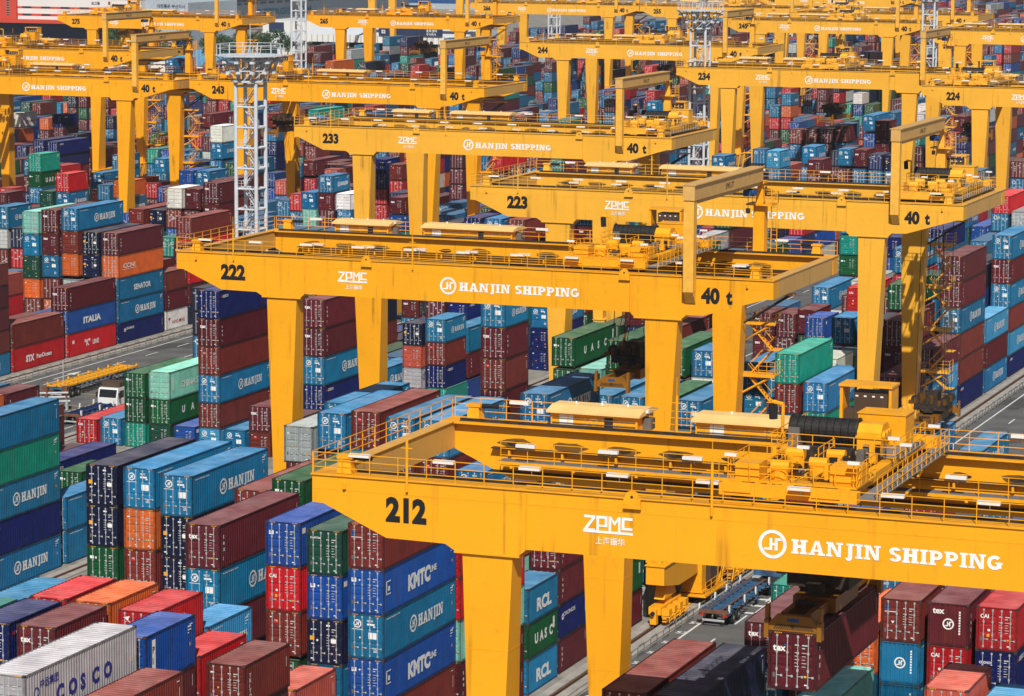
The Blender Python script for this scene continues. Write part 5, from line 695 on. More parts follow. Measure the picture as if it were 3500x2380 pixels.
EXTRA=[('255',-277.9,826.0,24.0,'yellow gantry crane numbered 255 behind the second light tower',1,OLDY),('245',-226.5,738.0,27.0,'yellow gantry crane numbered 245 behind crane 234',1,OLDY),('256',-278.,940.0,17.8,'yellow gantry crane numbered 256 at the top edge',1,OLDY),('235',-167.7,700.0,None,'yellow gantry crane numbered 235 cut by the right edge',1,OLDY),('246',-226.5,797.0,10.,'yellow gantry crane below the top right corner showing 40 t',1,OLDY),('285',-434.,975.,None,'far yellow crane leg standing above crane 266',1,OLDY)]
# ---------------------------------------------------------------- gantry cranes
GLEN=50.75; ZB,ZT=24.65,27.6
STAIN=mat('grease_stain',(.16,.075,.012),.6)
def girder_outline(): return [(0,26.19),(.6,26.17),(4.04,24.66),(7.2,24.62),(7.75,24.3),(11.1,24.3),(11.5,24.66),(39.2,24.66),(39.6,24.3),(43.4,24.3),(43.8,24.66),(45.2,24.68),(50.12,26.17),(GLEN,26.19),(GLEN,ZT),(0,ZT)]
def front_girder():
    b=MB(); b.prism(girder_outline(),'y',0,1.5,YEL); b.box((-.05,-.09,ZT+.002),(GLEN+.05,1.6,ZT+.07),YELC)
    for u in (11.55,19.2,29.8,39.3): b.box((u-.02,-.012,24.75),(u+.02,-.001,ZT-.02),YELC)
    b.box((7.7,-.06,24.22),(11.15,1.56,24.3),YELC); b.box((39.55,-.06,24.22),(43.45,1.56,24.3),YELC)
    b.box((0,-.012,26.9),(GLEN,-.002,26.92),YELC)
    for u in (11.55,39.3): b.tube((u,-.12,24.7),(u,-.12,27.5),.035,YELC,5)
    b.tube((11.55,-.12,27.9),(26.,-.12,27.9),.03,YELC,4); b.tube((1.8,-.1,27.3),(1.8,-.1,27.0),.1,YELC,6); b.tube((48.7,-.1,27.3),(48.7,-.1,27.0),.1,YELC,6)
    return b.mesh('front_girder')
def rear_girder():
    b=MB(); b.prism(girder_outline(),'y',17.4,18.9,YEL); b.box((-.05,16.95,ZT+.002),(GLEN+.05,19.0,ZT+.07),YELC)
    # cable ledge with brackets on the inner face
    b.box((3.,16.95,26.35),(48.,17.395,26.41),GRIME)
    u=4.
    while u<48: b.box((u,17.0,26.0),(u+.12,17.39,26.34),YELC); u+=3.1
    u=4.3; q=random.Random(8)
    while u<47:
        for k,(rx,rz,m_) in enumerate(((1.0,.30,STAIN),(.55,.17,DARKM))):
            if q.random()<.75: b.poly([(u+rx*math.cos(t*.524)*q.uniform(.8,1.2),17.393-.004*k,26.62+rz*math.sin(t*.524)*q.uniform(.7,1.2)) for t in range(12)],m_)
        u+=3.1
    b.box((3.,17.2,25.0),(48.,17.39,25.12),GRIME)
    return b.mesh('rear_girder')
def end_beam(u0):
    b=MB(); b.box((u0,1.51,26.2),(u0+.72,17.29,ZT),YEL); b.box((u0-.05,1.62,ZT+.003),(u0+.77,17.28,ZT+.06),YELC); return b.mesh('end_beam')
def leg(front,right):
    b=MB(); t=(8.1,10.75) if not right else (40.45,43.1); bt=(8.75,9.9) if not right else (40.75,42.0)
    yt,yb=((.1,1.4),(.1,3.0)) if front else ((17.5,18.8),(18.3,20.6))
    b.frus((bt[0],bt[1],yb[0],yb[1]),(t[0],t[1],yt[0],yt[1]),4.9,24.22,YEL)
    for zz in (9.,14.2,19.4):
        f=(zz-4.9)/19.32
        x0=bt[0]+(t[0]-bt[0])*f;x1=bt[1]+(t[1]-bt[1])*f;y0=yb[0]+(yt[0]-yb[0])*f;y1=yb[1]+(yt[1]-yb[1])*f
        b.box((x0-.012,y0-.012,zz),(x1+.012,y1+.012,zz+.03),YELC)
    return b.mesh('leg')
def sill(right):
    b=MB(); u=9.45 if not right else 41.83
    b.prism([(-.8,4.85),(-.8,3.4),(3,2.7),(18,2.7),(22.2,3.4),(22.2,4.85)],'x',u-.75,u+.75,YEL); b.box((u-.85,-.9,4.86),(u+.85,22.3,4.93),YELC); return b.mesh('sill_beam')
def bogie():
    b=MB()
    b.prism([(-1.5,1.9),(1.5,1.9),(.7,3.3),(-.7,3.3)],'x',-.42,.42,YELC)
    b.box((-.5,-2.6,.9),(.5,2.6,1.5),YELC); b.prism([(-.9,1.5),(.9,1.5),(.4,2.0),(-.4,2.0)],'x',-.3,.3,YELC)
    for y in (-2.1,-.7,.7,2.1):
        b.tube((-.12,y,.42),(.12,y,.42),.36,DARKM,14); b.box((.52,y-.35,.85),(1.15,y+.35,1.35),YELC); b.box((.55,y-.25,.3),(.9,y+.25,.8),YELC)
        for z in (.55,.8): b.tube((1.25,y-.55,z),(1.25,y+.55,z),.05,YELC,5); 
        for s in (-.55,.55): b.tube((1.25,y+s,.8),(.6,y+s,.8),.05,YELC,5); b.tube((1.25,y+s,.8),(1.25,y+s,.4),.05,YELC,5)
    for s in (-1,1): b.tube((0,s*2.6,1.1),(0,s*3.3,1.1),.16,RUBBER,8); b.box((-.25,s*2.75-.25,.2),(.25,s*2.75+.25,1.4),YELC)
    return b.mesh('bogie')
def railing(kind):
    b=MB(); z=ZT+.07
    if kind=='front':
        b.rail((.1,-.05,z),(GLEN-.1,-.05,z),YELC)
    elif kind=='rear': b.rail((.1,18.93,z),(GLEN-.1,18.93,z),YELC)
    elif kind=='end': b.rail((-.02,.1,z),(-.02,18.8,z),YELC); b.rail((.8,1.9,z),(.8,17.,z),YELC,h=.02,rails=1)
    elif kind=='inner': b.rail((4.,15.92,25.88),(47.5,15.92,25.88),YELC)
    return b.mesh('handrail')
def walkway():
    b=MB(); b.box((3.8,15.9,25.72),(47.7,16.9,25.88),YELC,tm=DECK); 
    u=4.5
    while u<47: b.box((u,15.95,25.5),(u+.15,17.38,25.7),YELC); u+=3.6
    return b.mesh('walkway')
def trolley_rail():
    b=MB()
    for y in (1.2,17.7): b.box((.9,y-.2,ZT+.072),(GLEN-.9,y+.2,ZT+.10),GRIME); b.box((.9,y-.05,ZT+.101),(GLEN-.9,y+.05,ZT+.22),GRIME)
    return b.mesh('trolley_rail')
def lamp():
    b=MB(); b.box((-.55,-.14,0),(.55,.14,.17),LAMPW); b.tube((0,.15,.08),(0,.3,-.3),.03,GALV,5); return b.mesh('lamp')
def ehouse(l):
    b=MB(); b.box((0,.35,0),(l,3.1,.78),YELC); b.box((l*.1,.338,.15),(l*.1+.8,.348,.7),WHITE); b.box((l*.62,.338,.12),(l*.62+.5,.348,.66),DARKM)
    for k in range(1,int(l)): b.box((k-.02,.33,.02),(k+.02,.345,.76),YELC)
    for z in (.25,.5): b.tube((.1,.3,z),(l-.1,.3,z),.025,GREYP,4)
    b.ring((l*.5,.33,.4),.1,.27,X1,Z1,YELC,14); b.box((l+.01,1.2,0),(l+.5,1.9,.6),GREYP)
    return b.mesh('electric_house')
def ehroof(l):
    b=MB(); b.prism([(.1,.79),(3.35,.79),(3.35,.88),(2.3,1.12),(1.1,1.12),(.1,.9)],'x',-.2,l+.2,CREAM)
    for k in (.2,.5,.8): b.tube((l*k,1.7,1.12),(l*k,1.7,1.24),.05,YELC,5)
    for k in range(1,int(l)): b.box((k-.015,1.1,1.121),(k+.015,2.3,1.135),CREAM)
    return b.mesh('roof')
def mast():
    b=MB(); b.tube((0,0,0),(0,0,2.6),.07,YELC,6); b.tube((0,0,2.6),(0,0,3.6),.02,YELC,4); b.tube((-.3,0,2.2),(.3,0,2.2),.03,YELC,4); return b.mesh('mast')
def lug():
    b=MB(); b.prism([(-.45,-.55),(.45,-.55),(.42,-.1),(.25,.25),(0,.36),(-.25,.25),(-.42,-.1)],'y',-.13,-.012,YELC); b.ring((0,-.135,.03),.08,.17,X1,Z1,YELC,12); b.ring((0,-.134,.03),0,.075,X1,Z1,DARKM,10); return b.mesh('lifting_lug')
def buffer_():
    b=MB(); b.frus((-.4,.4,-.4,.4),(-.28,.28,-.28,.28),0,.75,YELC); b.box((-.42,-.34,.752),(.42,.34,.9),YELC); b.tube((.4,0,.8),(1.35,0,.8),.13,RUBBER,10); return b.mesh('buffer')
def jib_post():
    b=MB(); b.box((43.78,-.86,26.55),(44.6,-.10,33.6),YELC); b.prism([(-.86,26.54),(-.10,26.54),(-.10,25.6)],'x',43.8,44.58,YELC); return b.mesh('post')
def jib_beam():
    b=MB(); b.box((43.72,-.95,33.61),(44.66,17.6,34.75),YELC); b.box((43.6,-1.0,34.752),(44.78,17.65,34.83),YELC); b.box((43.85,.3,33.3),(44.53,17.2,33.6),YELC); b.text('SWL 3T',(44.672,7.2,33.85),Y1,Z1,.62,BLACK,.02); return b.mesh('beam')
def jib_column():
    b=MB(); b.box((43.8,17.8,ZT+.08),(44.75,18.75,31.6),YELC); b.box((43.3,17.3,31.61),(45.5,19.2,31.75),YELC); b.frus((43.9,44.6,18,18.6),(44.05,44.45,18.1,18.5),31.76,33.4,YELC)
    b.box((43.75,17.65,33.401),(44.7,18.75,33.6),YELC)
    for s in (0,.5): b.tube((45.1+s,18.6,ZT+.1),(45.1+s,18.6,33.2),.035,YELC,4)
    for k in range(14): b.tube((45.1,18.6,28+.38*k),(45.6,18.6,28+.38*k),.025,YELC,4,cap=False)
    b.rail((45.5,17.3,31.75),(45.5,19.2,31.75),YELC,h=.95); b.rail((43.3,19.2,31.75),(45.5,19.2,31.75),YELC,h=.95)
    return b.mesh('column')
def jib_hoist():
    b=MB(); b.box((43.9,14.5,32.6),(44.5,16.4,33.1),HOIST); b.tube((43.75,15.2,32.85),(44.65,15.2,32.85),.3,HOIST,10); b.tube((44.2,14.9,32.6),(44.2,14.9,31.6),.025,DARKM,4); b.box((44.05,14.75,31.2),(44.35,15.05,31.6),DARKM); b.ring((45.1,16.9,32.9),.2,.4,Y1,Z1,RUBBER,14); return b.mesh('hoist')
def stairs():
    b=MB(); zz=[21.6,17.2,12.8,8.4,5.0]
    for k,z in enumerate(zz):
        b.box((42.3,19.5,z),(45.4,21.0,z+.1),YELC); b.box((42.3,19.35,z-.12),(45.4,19.49,z+.12),YELC)
        b.rail((45.4,19.5,z+.1),(45.4,21.,z+.1),YELC,sp=.75); b.rail((44.,19.45,z+.1),(45.4,19.45,z+.1),YELC,sp=.7)
        b.tube((45.2,19.6,z),(42.4,19.6,z-1.6),.09,YELC,5)
        z2=zz[k+1] if k+1<len(zz) else None
        if z2 is None: continue
        zm=(z+z2)/2
        for yy,(ua,ub,za,zb) in ((20.0,(43.0,45.0,z,zm)),(20.7,(45.,43.0,zm,z2))):
            for s in (-.3,.3): b.box((min(ua,ub),0,0),(min(ua,ub)+.001,.001,.001),YELC) if False else b.tube((ua,yy+s,za),(ub,yy+s,zb),.07,YELC,4); b.tube((ua,yy+s,za+.95),(ub,yy+s,zb+.95),.03,YELC,4)
            n=8
            for q in range(n):
                f=(q+.5)/n; x=ua+(ub-ua)*f; b.box((x-.13,yy-.3,za+(zb-za)*f-.02),(x+.13,yy+.3,za+(zb-za)*f+.02),YELC)
        b.box((44.7,19.6,zm-.05),(45.7,21.,zm),YELC)
    b.box((43.1,18.0,24.2),(47.2,19.4,24.3),YELC)
    for v in (18.,19.4): b.tube((43.1,v,21.8),(46.8,v,24.2),.09,DARKM,5)
    return b.mesh('staircase')
def cabinet_base():
    b=MB()
    for y in (8.,11.5): b.box((41.2,y,1.2),(42.9,y+1.1,4.0),YELC); b.box((41.1,y-.05,1.0),(43.0,y+1.2,1.19),YELC)
    b.box((42.6,9.4,1.7),(43.2,11.2,3.2),BROWNC); b.box((41.,7.5,.75),(43.4,13.5,.9),YELC); b.rail((43.4,7.5,.9),(43.4,13.5,.9),YELC)
    for k in range(8): b.box((42.9,13.6+.28*k,.9+.5*k),(43.7,13.85+.28*k,.94+.5*k),DECK)
    for x in (42.85,43.75): b.tube((x,13.6,.9),(x,15.9,5.0),.05,YELC,4); b.tube((x,13.6,1.9),(x,15.9,6.0),.035,YELC,4)
    return b.mesh('machinery_platform')
def lettering():
    b=MB(); y=-.022
    emblem(b,(24.02,y,25.95),.70,X1,Z1,WHITE)
    b.glyphs('HANJIN SHIPPING',(24.95,y,25.58),X1,Z1,.70,WHITE,1,10.12)
    # block capitals with an underline, then the four characters below
    def q(pts): b.poly([(14.46+a,y,25.80+c) for a,c in pts],WHITE)
    q(rc(0,0,2.56,.13)); q([(0,.13),(.18,.13),(.62,.72),(.44,.72)]); q(rc(.05,.721,.62,.86)); q(rc(.2,.131,.62,.2))
    q(rc(.68,.131,.82,.86)); q(rc(.821,.72,1.25,.86)); q(rc(1.11,.42,1.25,.719)); q(rc(.821,.31,1.25,.419))
    q(rc(1.31,.131,1.44,.86)); q(rc(1.79,.131,1.92,.86)); q([(1.441,.86),(1.441,.66),(1.615,.4),(1.615,.6)]); q([(1.789,.86),(1.789,.66),(1.616,.4),(1.616,.6)])
    q(rc(1.98,.23,2.12,.86)); q(rc(2.121,.72,2.53,.86)); q(rc(2.121,.23,2.53,.36))
    b.text('上海振华',(15.1,y,25.28),X1,Z1,.40,WHITE,.012,1.5)
    return b.mesh('painted_lettering')
def loadmark():
    b=MB(); b.text('40',(45.0,-.022,25.72),X1,Z1,1.56,BLACK,.055,1.5); b.text('t',(47.0,-.022,25.72),X1,Z1,1.5,BLACK,.05,.52); return b.mesh('load_mark')
CP=[('front_girder',front_girder()),('rear_girder',rear_girder()),('end_beam',end_beam(0.02)),('end_beam',end_beam(GLEN-.74)),
 ('leg',leg(1,0)),('leg',leg(1,1)),('leg',leg(0,0)),('leg',leg(0,1)),('sill_beam',sill(0)),('sill_beam',sill(1)),
 ('handrail',railing('front')),('handrail',railing('rear')),('handrail',railing('end')),('handrail',railing('inner')),('walkway',walkway()),('trolley_rail',trolley_rail()),
 ('staircase',stairs()),('machinery_platform',cabinet_base()),('painted_lettering',lettering()),('load_mark',loadmark())]
BOG=bogie(); LAMP=lamp(); EH=[(ehouse(5.),ehroof(5.),6.2),(ehouse(8.1),ehroof(8.1),14.5)]; MAST=mast(); LUG=lug(); BUF=buffer_(); JP=[('post',jib_post()),('beam',jib_beam()),('column',jib_column())]; JH=jib_hoist()
def mk(name,me,parent,color=None,loc=(0,0,0)):
    o=bpy.data.objects.new(name,me); col.link(o); o.parent=parent; o.location=loc
    if color: o.color=(*color,1)
    return o
# trolley parts (origin: left front wheel, u along +X, w along +Y, z 0 = girder top)
def tr_frame():
    b=MB()
    for y in (1.2,17.7):
        b.box((-.9,y-.35,.32),(5.9,y+.35,.85),YELC)
        for u in (0,4.4): b.tube((u,y-.18,.46),(u,y+.18,.46),.42,DARKM,16); b.box((u-.7,y-.42,.5),(u+.7,y-.36,1.0),YELC)
    for u in (-.4,2.2,5.0): b.box((u-.3,1.56,.35),(u+.3,17.34,.8),YELC)
    b.box((-.8,2.,.81),(.9,5.5,.88),YELC); b.box((4.,2.,.81),(5.6,5.5,.88),YELC); b.box((.9,2.,.81),(4.,2.9,.88),YELC); b.box((-.8,9.5,.81),(.3,15.8,.88),YELC); b.box((.3,11.2,.81),(5.6,15.8,.88),DECK); b.box((5.6,2.,.3),(6.6,17.,.36),DECK)
    b.box((-.5,2.2,.89),(.7,3.6,1.7),YELC); b.box((4.1,2.6,.89),(5.6,4.2,1.75),YELC)
    for u,w_ in ((1.5,3.),(3.2,7.),(1.2,6.8),(3.,4.5)): b.tube((u,w_,.9),(u,w_,1.35),.45,YELC,12); b.tube((u-.4,w_,1.5),(u+.5,w_,1.5),.28,YELC,10)
    b.box((1.2,8.5,.89),(3.6,9.3,1.5),DARKM); b.box((-.6,11.8,.89),(0,13.2,1.9),GREYP)
    q=random.Random(2)
    for k in range(22): u,w_=q.uniform(-.6,5.),q.uniform(2.2,10.8); s_=q.uniform(.12,.4); b.box((u,w_,.9),(u+s_,w_+q.uniform(.15,.5),.9+q.uniform(.2,.75)),q.choice((YELC,YELC,GREYP,DARKM)))
    for k in range(8): u=q.uniform(-.5,5.2); b.tube((u,2.4,1.1),(u+q.uniform(-.8,.8),9.,1.2),.04,q.choice((YELC,DARKM)),4)
    for u,w_ in ((-.7,2.1),(5.4,2.1),(2.,5.4),(5.5,9.6),(6.5,8.),(6.5,14.)): b.box((u-.3,w_-.1,2.),(u+.3,w_+.1,2.14),LAMPW); b.tube((u,w_,.9),(u,w_,2.),.03,YELC,4)
    return b.mesh('frame')
def tr_drum():
    b=MB(); n=9
    for k in range(n): b.tube((-.55+.385*k,12.6,1.75),(-.20+.385*k,12.6,1.75),.66,ROPE,24); b.tube((-.20+.385*k,12.6,1.75),(-.165+.385*k,12.6,1.75),.55,ROPE,20)
    b.tube((-.62,12.6,1.75),(-.56,12.6,1.75),.74,DARKM,20); b.tube((2.90,12.6,1.75),(2.98,12.6,1.75),.74,DARKM,20); return b.mesh('rope_drum')
def tr_house():
    b=MB(); b.box((2.45,14.2,.9),(4.95,16.0,2.45),YELC); b.box((2.4,14.15,2.452),(5.0,16.05,2.5),YELC)
    for u in (2.7,4.6): b.tube((u,15,2.5),(u,15,2.66),.05,YELC,5)
    return b.mesh('motor_house')
def tr_gear():
    b=MB(); b.prism([(11.7,.9),(13.5,.9),(13.5,1.9),(13.1,2.3),(12.1,2.3),(11.7,1.9)],'x',3.05,4.3,YELC); b.box((3.,11.6,1.62),(4.35,13.6,1.72),YELC)
    for s in (12.2,12.75,13.2): b.tube((4.3,s,1.7),(4.42,s,1.7),.24,YELC,12)
    b.box((3.1,11.8,.88),(4.2,13.4,.95),DARKM)
    return b.mesh('gearbox')
def tr_cab():
    b=MB(); b.box((.3,18.3,3.15),(3.2,20.0,3.27),YELC); b.box((.35,18.4,1.),(.5,19.9,3.14),YELC); b.box((3.0,18.4,1.),(3.15,19.9,3.14),YELC); b.box((1.05,18.6,1.),(2.9,19.8,2.85),BROWNC); b.box((.55,18.6,1.),(1.04,19.6,1.9),BROWNC)
    for q in range(4): b.box((1.15+.45*q,18.585,2.6),(1.3+.45*q,18.599,2.68),WHITE)
    b.box((.2,18.2,.3),(3.3,20.1,.99),YELC); return b.mesh('cabinet')
def tr_rail():
    b=MB(); z=.88
    for p,q in (((-.8,2.,z),(5.6,2.,z)),((-.8,2.,z),(-.8,5.5,z)),((5.6,2.,z),(5.6,5.5,z)),((-.8,5.5,z),(2.,5.5,z)),((-.8,9.5,z),(5.6,9.5,z)),((5.6,9.5,z),(5.6,15.8,z)),((-.8,9.5,z),(-.8,15.8,z)),((6.6,2.,.36),(6.6,17.,.36)),((2.6,6.,z),(2.6,9.,z)),((.6,5.6,z),(.6,9.3,z))): b.rail(p,q,YELC,sp=1.0)
    return b.mesh('handrail')
def tr_arm():
    b=MB(); b.tube((-1.0,12.2,.9),(-1.0,12.2,3.0),.09,YELC,6); b.tube((-1.0,12.2,3.0),(-1.6,12.2,3.1),.1,YELC,6); b.tube((-1.55,12.2,3.),(-1.5,12.2,2.2),.22,RUBBER,8); return b.mesh('cable_arm')
TRP=[('frame',tr_frame()),('rope_drum',tr_drum()),('motor_house',tr_house()),('gearbox',tr_gear()),('cabinet',tr_cab()),('handrail',tr_rail()),('cable_arm',tr_arm())]
# spreader with head block: origin centre of container top, long axis Y
def sp_beam():
    b=MB()
    for u in (-.75,.45): b.box((u,-5.6,.28),(u+.3,5.6,.85),YELC)
    b.box((-1.1,-2.2,.2),(1.1,2.2,.95),YELC); 
    for s in (-1,1): b.box((-.5,s*3.6-.3,.86),(.5,s*3.6+.3,1.0),DARKM)
    return b.mesh('spreader_beam')
def sp_end():
    b=MB(); b.prism([(-1.22,.02),(1.22,.02),(1.22,.4),(.85,.8),(-.85,.8),(-1.22,.4)],'y',-.2,.2,YELC)
    for k in range(-9,10):
        s=1 if k<0 else -1; x=k*.11
        b.poly([(x,-.206,.1),(x+.06,-.206,.1),(x+.06+s*.16,-.206,.36),(x+s*.16,-.206,.36)],DARKM)
    b.poly([(-.3,-.205,.5),(.3,-.205,.5),(.3,-.205,.68),(-.3,-.205,.68)],HOIST)
    for s in (-1,1): b.box((s*1.33-.11,-.3,-.35),(s*1.33+.11,.25,.55),YELC); b.box((s*1.33-.09,-.2,.56),(s*1.33+.09,.15,1.25),YELC)
    return b.mesh('end_frame')
def sp_head():
    b=MB(); rn=random.Random(4)
    b.box((-1.6,-1.6,1.3),(1.6,1.6,1.9),DARKM); b.box((-.6,-1.0,1.9),(.6,1.0,3.0),DARKM); b.box((-.45,-2.3,1.2),(.45,2.3,1.6),DARKM)
    for s in (-1,1):
        for t in (-1,1):
            b.tube((s*1.5,t*1.3-.12,2.3),(s*1.5,t*1.3+.12,2.3),.45,DARKM,12); b.box((s*1.5-.15,t*1.3-.2,1.9),(s*1.5+.15,t*1.3+.2,2.5),YELC)
            b.tube((s*.9,t*1.1,1.0),(s*1.5,t*1.3,2.2),.12,DARKM,6)
    for k in range(16): x,y=rn.uniform(-1.5,1.3),rn.uniform(-1.6,1.4); b.box((x,y,1.9),(x+rn.uniform(.15,.5),y+rn.uniform(.15,.4),1.9+rn.uniform(.2,.9)),rn.choice((DARKM,DARKM,YELC)))
    b.box((-2.1,-1.8,1.9),(-1.65,-1.0,2.2),YELC)
    b.tube((-.9,-1.2,1.9),(-.5,-.9,4.2),.1,YELC,5); b.tube((-.5,-.9,4.2),(-.2,-.9,4.3),.12,YELC,5)
    return b.mesh('head_block')
SPB,SPE,SPH=sp_beam(),sp_end(),sp_head()
CRANES=[('212',-63.95,139.4,21.95,'nearest yellow gantry crane numbered 212 lifting a maroon container',1,NEWY),('222',-115.76,225.89,34.26,'yellow gantry crane numbered 222 in the centre of the yard',1,NEWY),('223',-115.8,290.98,43.6,'yellow gantry crane numbered 223 with rust streaks beside its number',1,OLDY),
('233',-167.66,360.25,43.4,'yellow gantry crane numbered 233 behind crane 223',1,OLDY),('243',-226.,446.01,5.9,'yellow gantry crane numbered 243 behind the tall light tower',1,NEWY),('234',-167.73,518.98,23.3,'yellow gantry crane numbered 234 at upper right',1,OLDY),
('244',-226.6,596.41,25.,'yellow gantry crane numbered 244 left of the second light tower',1,OLDY),('224',-115.22,482.89,4.4,'yellow gantry crane numbered 224 cut by the right edge',1,OLDY),('252',-277.71,442.31,9.,'yellow gantry crane at the left edge, lower of the two',1,NEWY),
('263',-327.02,523.77,15.7,'yellow gantry crane at the left edge, upper of the two',1,NEWY),('275',-382.12,682.4,9.4,'yellow gantry crane numbered 275 before the red and white building',1,NEWY),('265',-329.61,715.35,22.8,'yellow gantry crane numbered 265 right of the far light tower',1,NEWY),
('266',-328.83,825.78,33.,'yellow gantry crane numbered 266 behind crane 265',1,OLDY)]
for num,X,Y,t0,lab,vis,yc in CRANES+EXTRA:
    t=empty('gantry_crane',(X,Y,0)); tag(t,lab,'gantry crane','yellow gantry cranes over the container blocks')
    for n,me in CP: mk(n,me,t,(.64,.35,.085) if n=='end_beam' else yc)
    nb=MB(); nb.text(num,(4.02,-.022,25.58),X1,Z1,1.6,BLACK,.055,2.2); mk('painted_number',nb.mesh('painted_number'),t)
    if num=='223':
        lb=MB(); lb.text(num,(40.75,-.025,6.6),X1,Z1,1.0,BLACK,.02,1.3); mk('painted_number',lb.mesh('painted_number'),t,loc=(0,.05,0))
    for u in (9.45,41.83):
        for w_ in (1.8,19.0): mk('bogie',BOG,t,yc,(u,w_,.12))
    for k in range(11): mk('lamp',LAMP,t,None,(2.4+4.55*k,.45,ZT+.95))
    for k in range(9): mk('lamp',LAMP,t,None,(5.5+4.75*k,15.8,26.75))
    for k in range(7): mk('lamp',LAMP,t,None,(4+7*k,18.75,ZT+1.0))
    for u,w_ in ((1.6,.7),(1.6,18.2)): mk('buffer',BUF,t,yc,(u,w_,ZT+.08))
    for u,w_ in ((GLEN-1.6,.7),(GLEN-1.6,18.2)): q=mk('buffer',BUF,t,yc,(u,w_,ZT+.08)); q.rotation_euler.z=math.pi
    for me,rf,u in EH: h_=mk('electric_house',me,t,yc,(u,17.45,ZT+.08)); mk('roof',rf,h_)
    for u,w_ in ((5.2,-.12),(21.,-.12),(13.2,18.5)): mk('mast',MAST,t,yc,(u,w_,ZT-.5))
    for u in (17.,38.8): mk('lifting_lug',LUG,t,yc,(u,-.09,ZT+.1))
    jb=mk('service_jib',JP[0][1],t,(.80,.42,.06))
    for n,me in JP[1:]: mk(n,me,jb,(.64,.37,.11) if n=='beam' else yc)
    mk('hoist',JH,jb)
    if t0 is not None:
        tr=empty('hoist_trolley',(X+t0,Y,ZT+.07))
        nm={'252':'at the left edge','263':'at upper left'}.get(num,'on top of crane '+num)
        tag(tr,'yellow hoist trolley with black rope drum '+nm,'trolley','hoist trolleys on the cranes')
        for n,me in TRP: mk(n,me,tr,yc)
SPR=[('212',23.0+1.22-.0,9.2,20.98),('222',36.7,9.2,18.1),('223',46.1,9.4,5.0),('234',26.2,9.2,18.6),('224',6.9,9.2,18.7),('243',12.7,9.2,19.0),('265',28.5,9.2,18.4),('275',16.0,9.2,22.9),('244',29.,9.2,20.3)]
CD={c[0]:c for c in CRANES}
for num,u,w_,z in SPR:
    c=CD[num]; s=empty('container_spreader',(c[1]+u,c[2]+w_,z)); tag(s,{'212':'yellow spreader with painted shade gripping the hanging maroon container'}.get(num,'spreader with painted shade and dark greasy head block hanging under crane '+num),'spreader','spreaders hanging under the cranes')
    mk('spreader_beam',SPB,s,(.19,.075,.008))  # spreader yellows darkened to paint in the shade under the crane
    for sg in (-1,1):
        e=mk('end_frame',SPE,s,(.26,.105,.008),(0,sg*5.85,0))
        if sg>0: e.rotation_euler.z=math.pi
    mk('head_block',SPH,s,(.12,.05,.006))
    rb=MB(); H_=ZT-z-.3
    for sx in (-1,1):
        for sy in (-1,1): rb.tube((sx*1.5,sy*1.3,2.5),(sx*1.0,sy*2.4,H_),.035,DARKM,4); rb.tube((sx*1.25,sy*1.3,2.5),(sx*.2,sy*.9,H_),.03,DARKM,4)
    mk('hoist_rope',rb.mesh('hoist_rope'),s)
o=container(-63.95+23.0+2.44,139.4+9.2-6.096,20.98-2.9,40,'H','m',2); tag(o,'maroon container hanging from the spreader of crane 212','container','containers being moved')
# ---------------------------------------------------------------- light towers
TWG=mat('tower_pale_grey',(.60,.63,.67),.5,.1,noise=(.9,1.05,1))
def tower_mast():
    b=MB(); s=1.35
    for x in (-s,s):
        for y in (-s,s): b.tube((x,y,0),(x,y,34.3),.24,TWG,8)
    for z in [2.5*k+1.2 for k in range(0,14)]:
        for p,q in (((-s,-s),(s,-s)),((s,-s),(s,s)),((s,s),(-s,s)),((-s,s),(-s,-s))): b.tube((*p,z),(*q,z),.12,TWG,6)
    return b.mesh('lattice_mast')
def tower_stair():
    b=MB()
    for k in range(13):
        z=2.5*k+1.2; a,c=((-.9,.9) if k%2==0 else (.9,-.9))
        for y in (-.35,.35): b.tube((a,y,z),(c,y,z+2.5),.07,TWG,4); b.tube((a,y,z+.9),(c,y,z+3.4),.03,TWG,4)
        for q in range(9): f=(q+.5)/9; b.box((a+(c-a)*f-.12,-.35,z+2.5*f-.02),(a+(c-a)*f+.12,.35,z+2.5*f+.02),TWG)
        b.box((c-.6,-.8,z+2.4),(c+.6,.8,z+2.45),TWG); b.rail((c-.6,-.8,z+2.45),(c+.6,-.8,z+2.45),TWG,sp=.6,h=1.)
    return b.mesh('ladder')
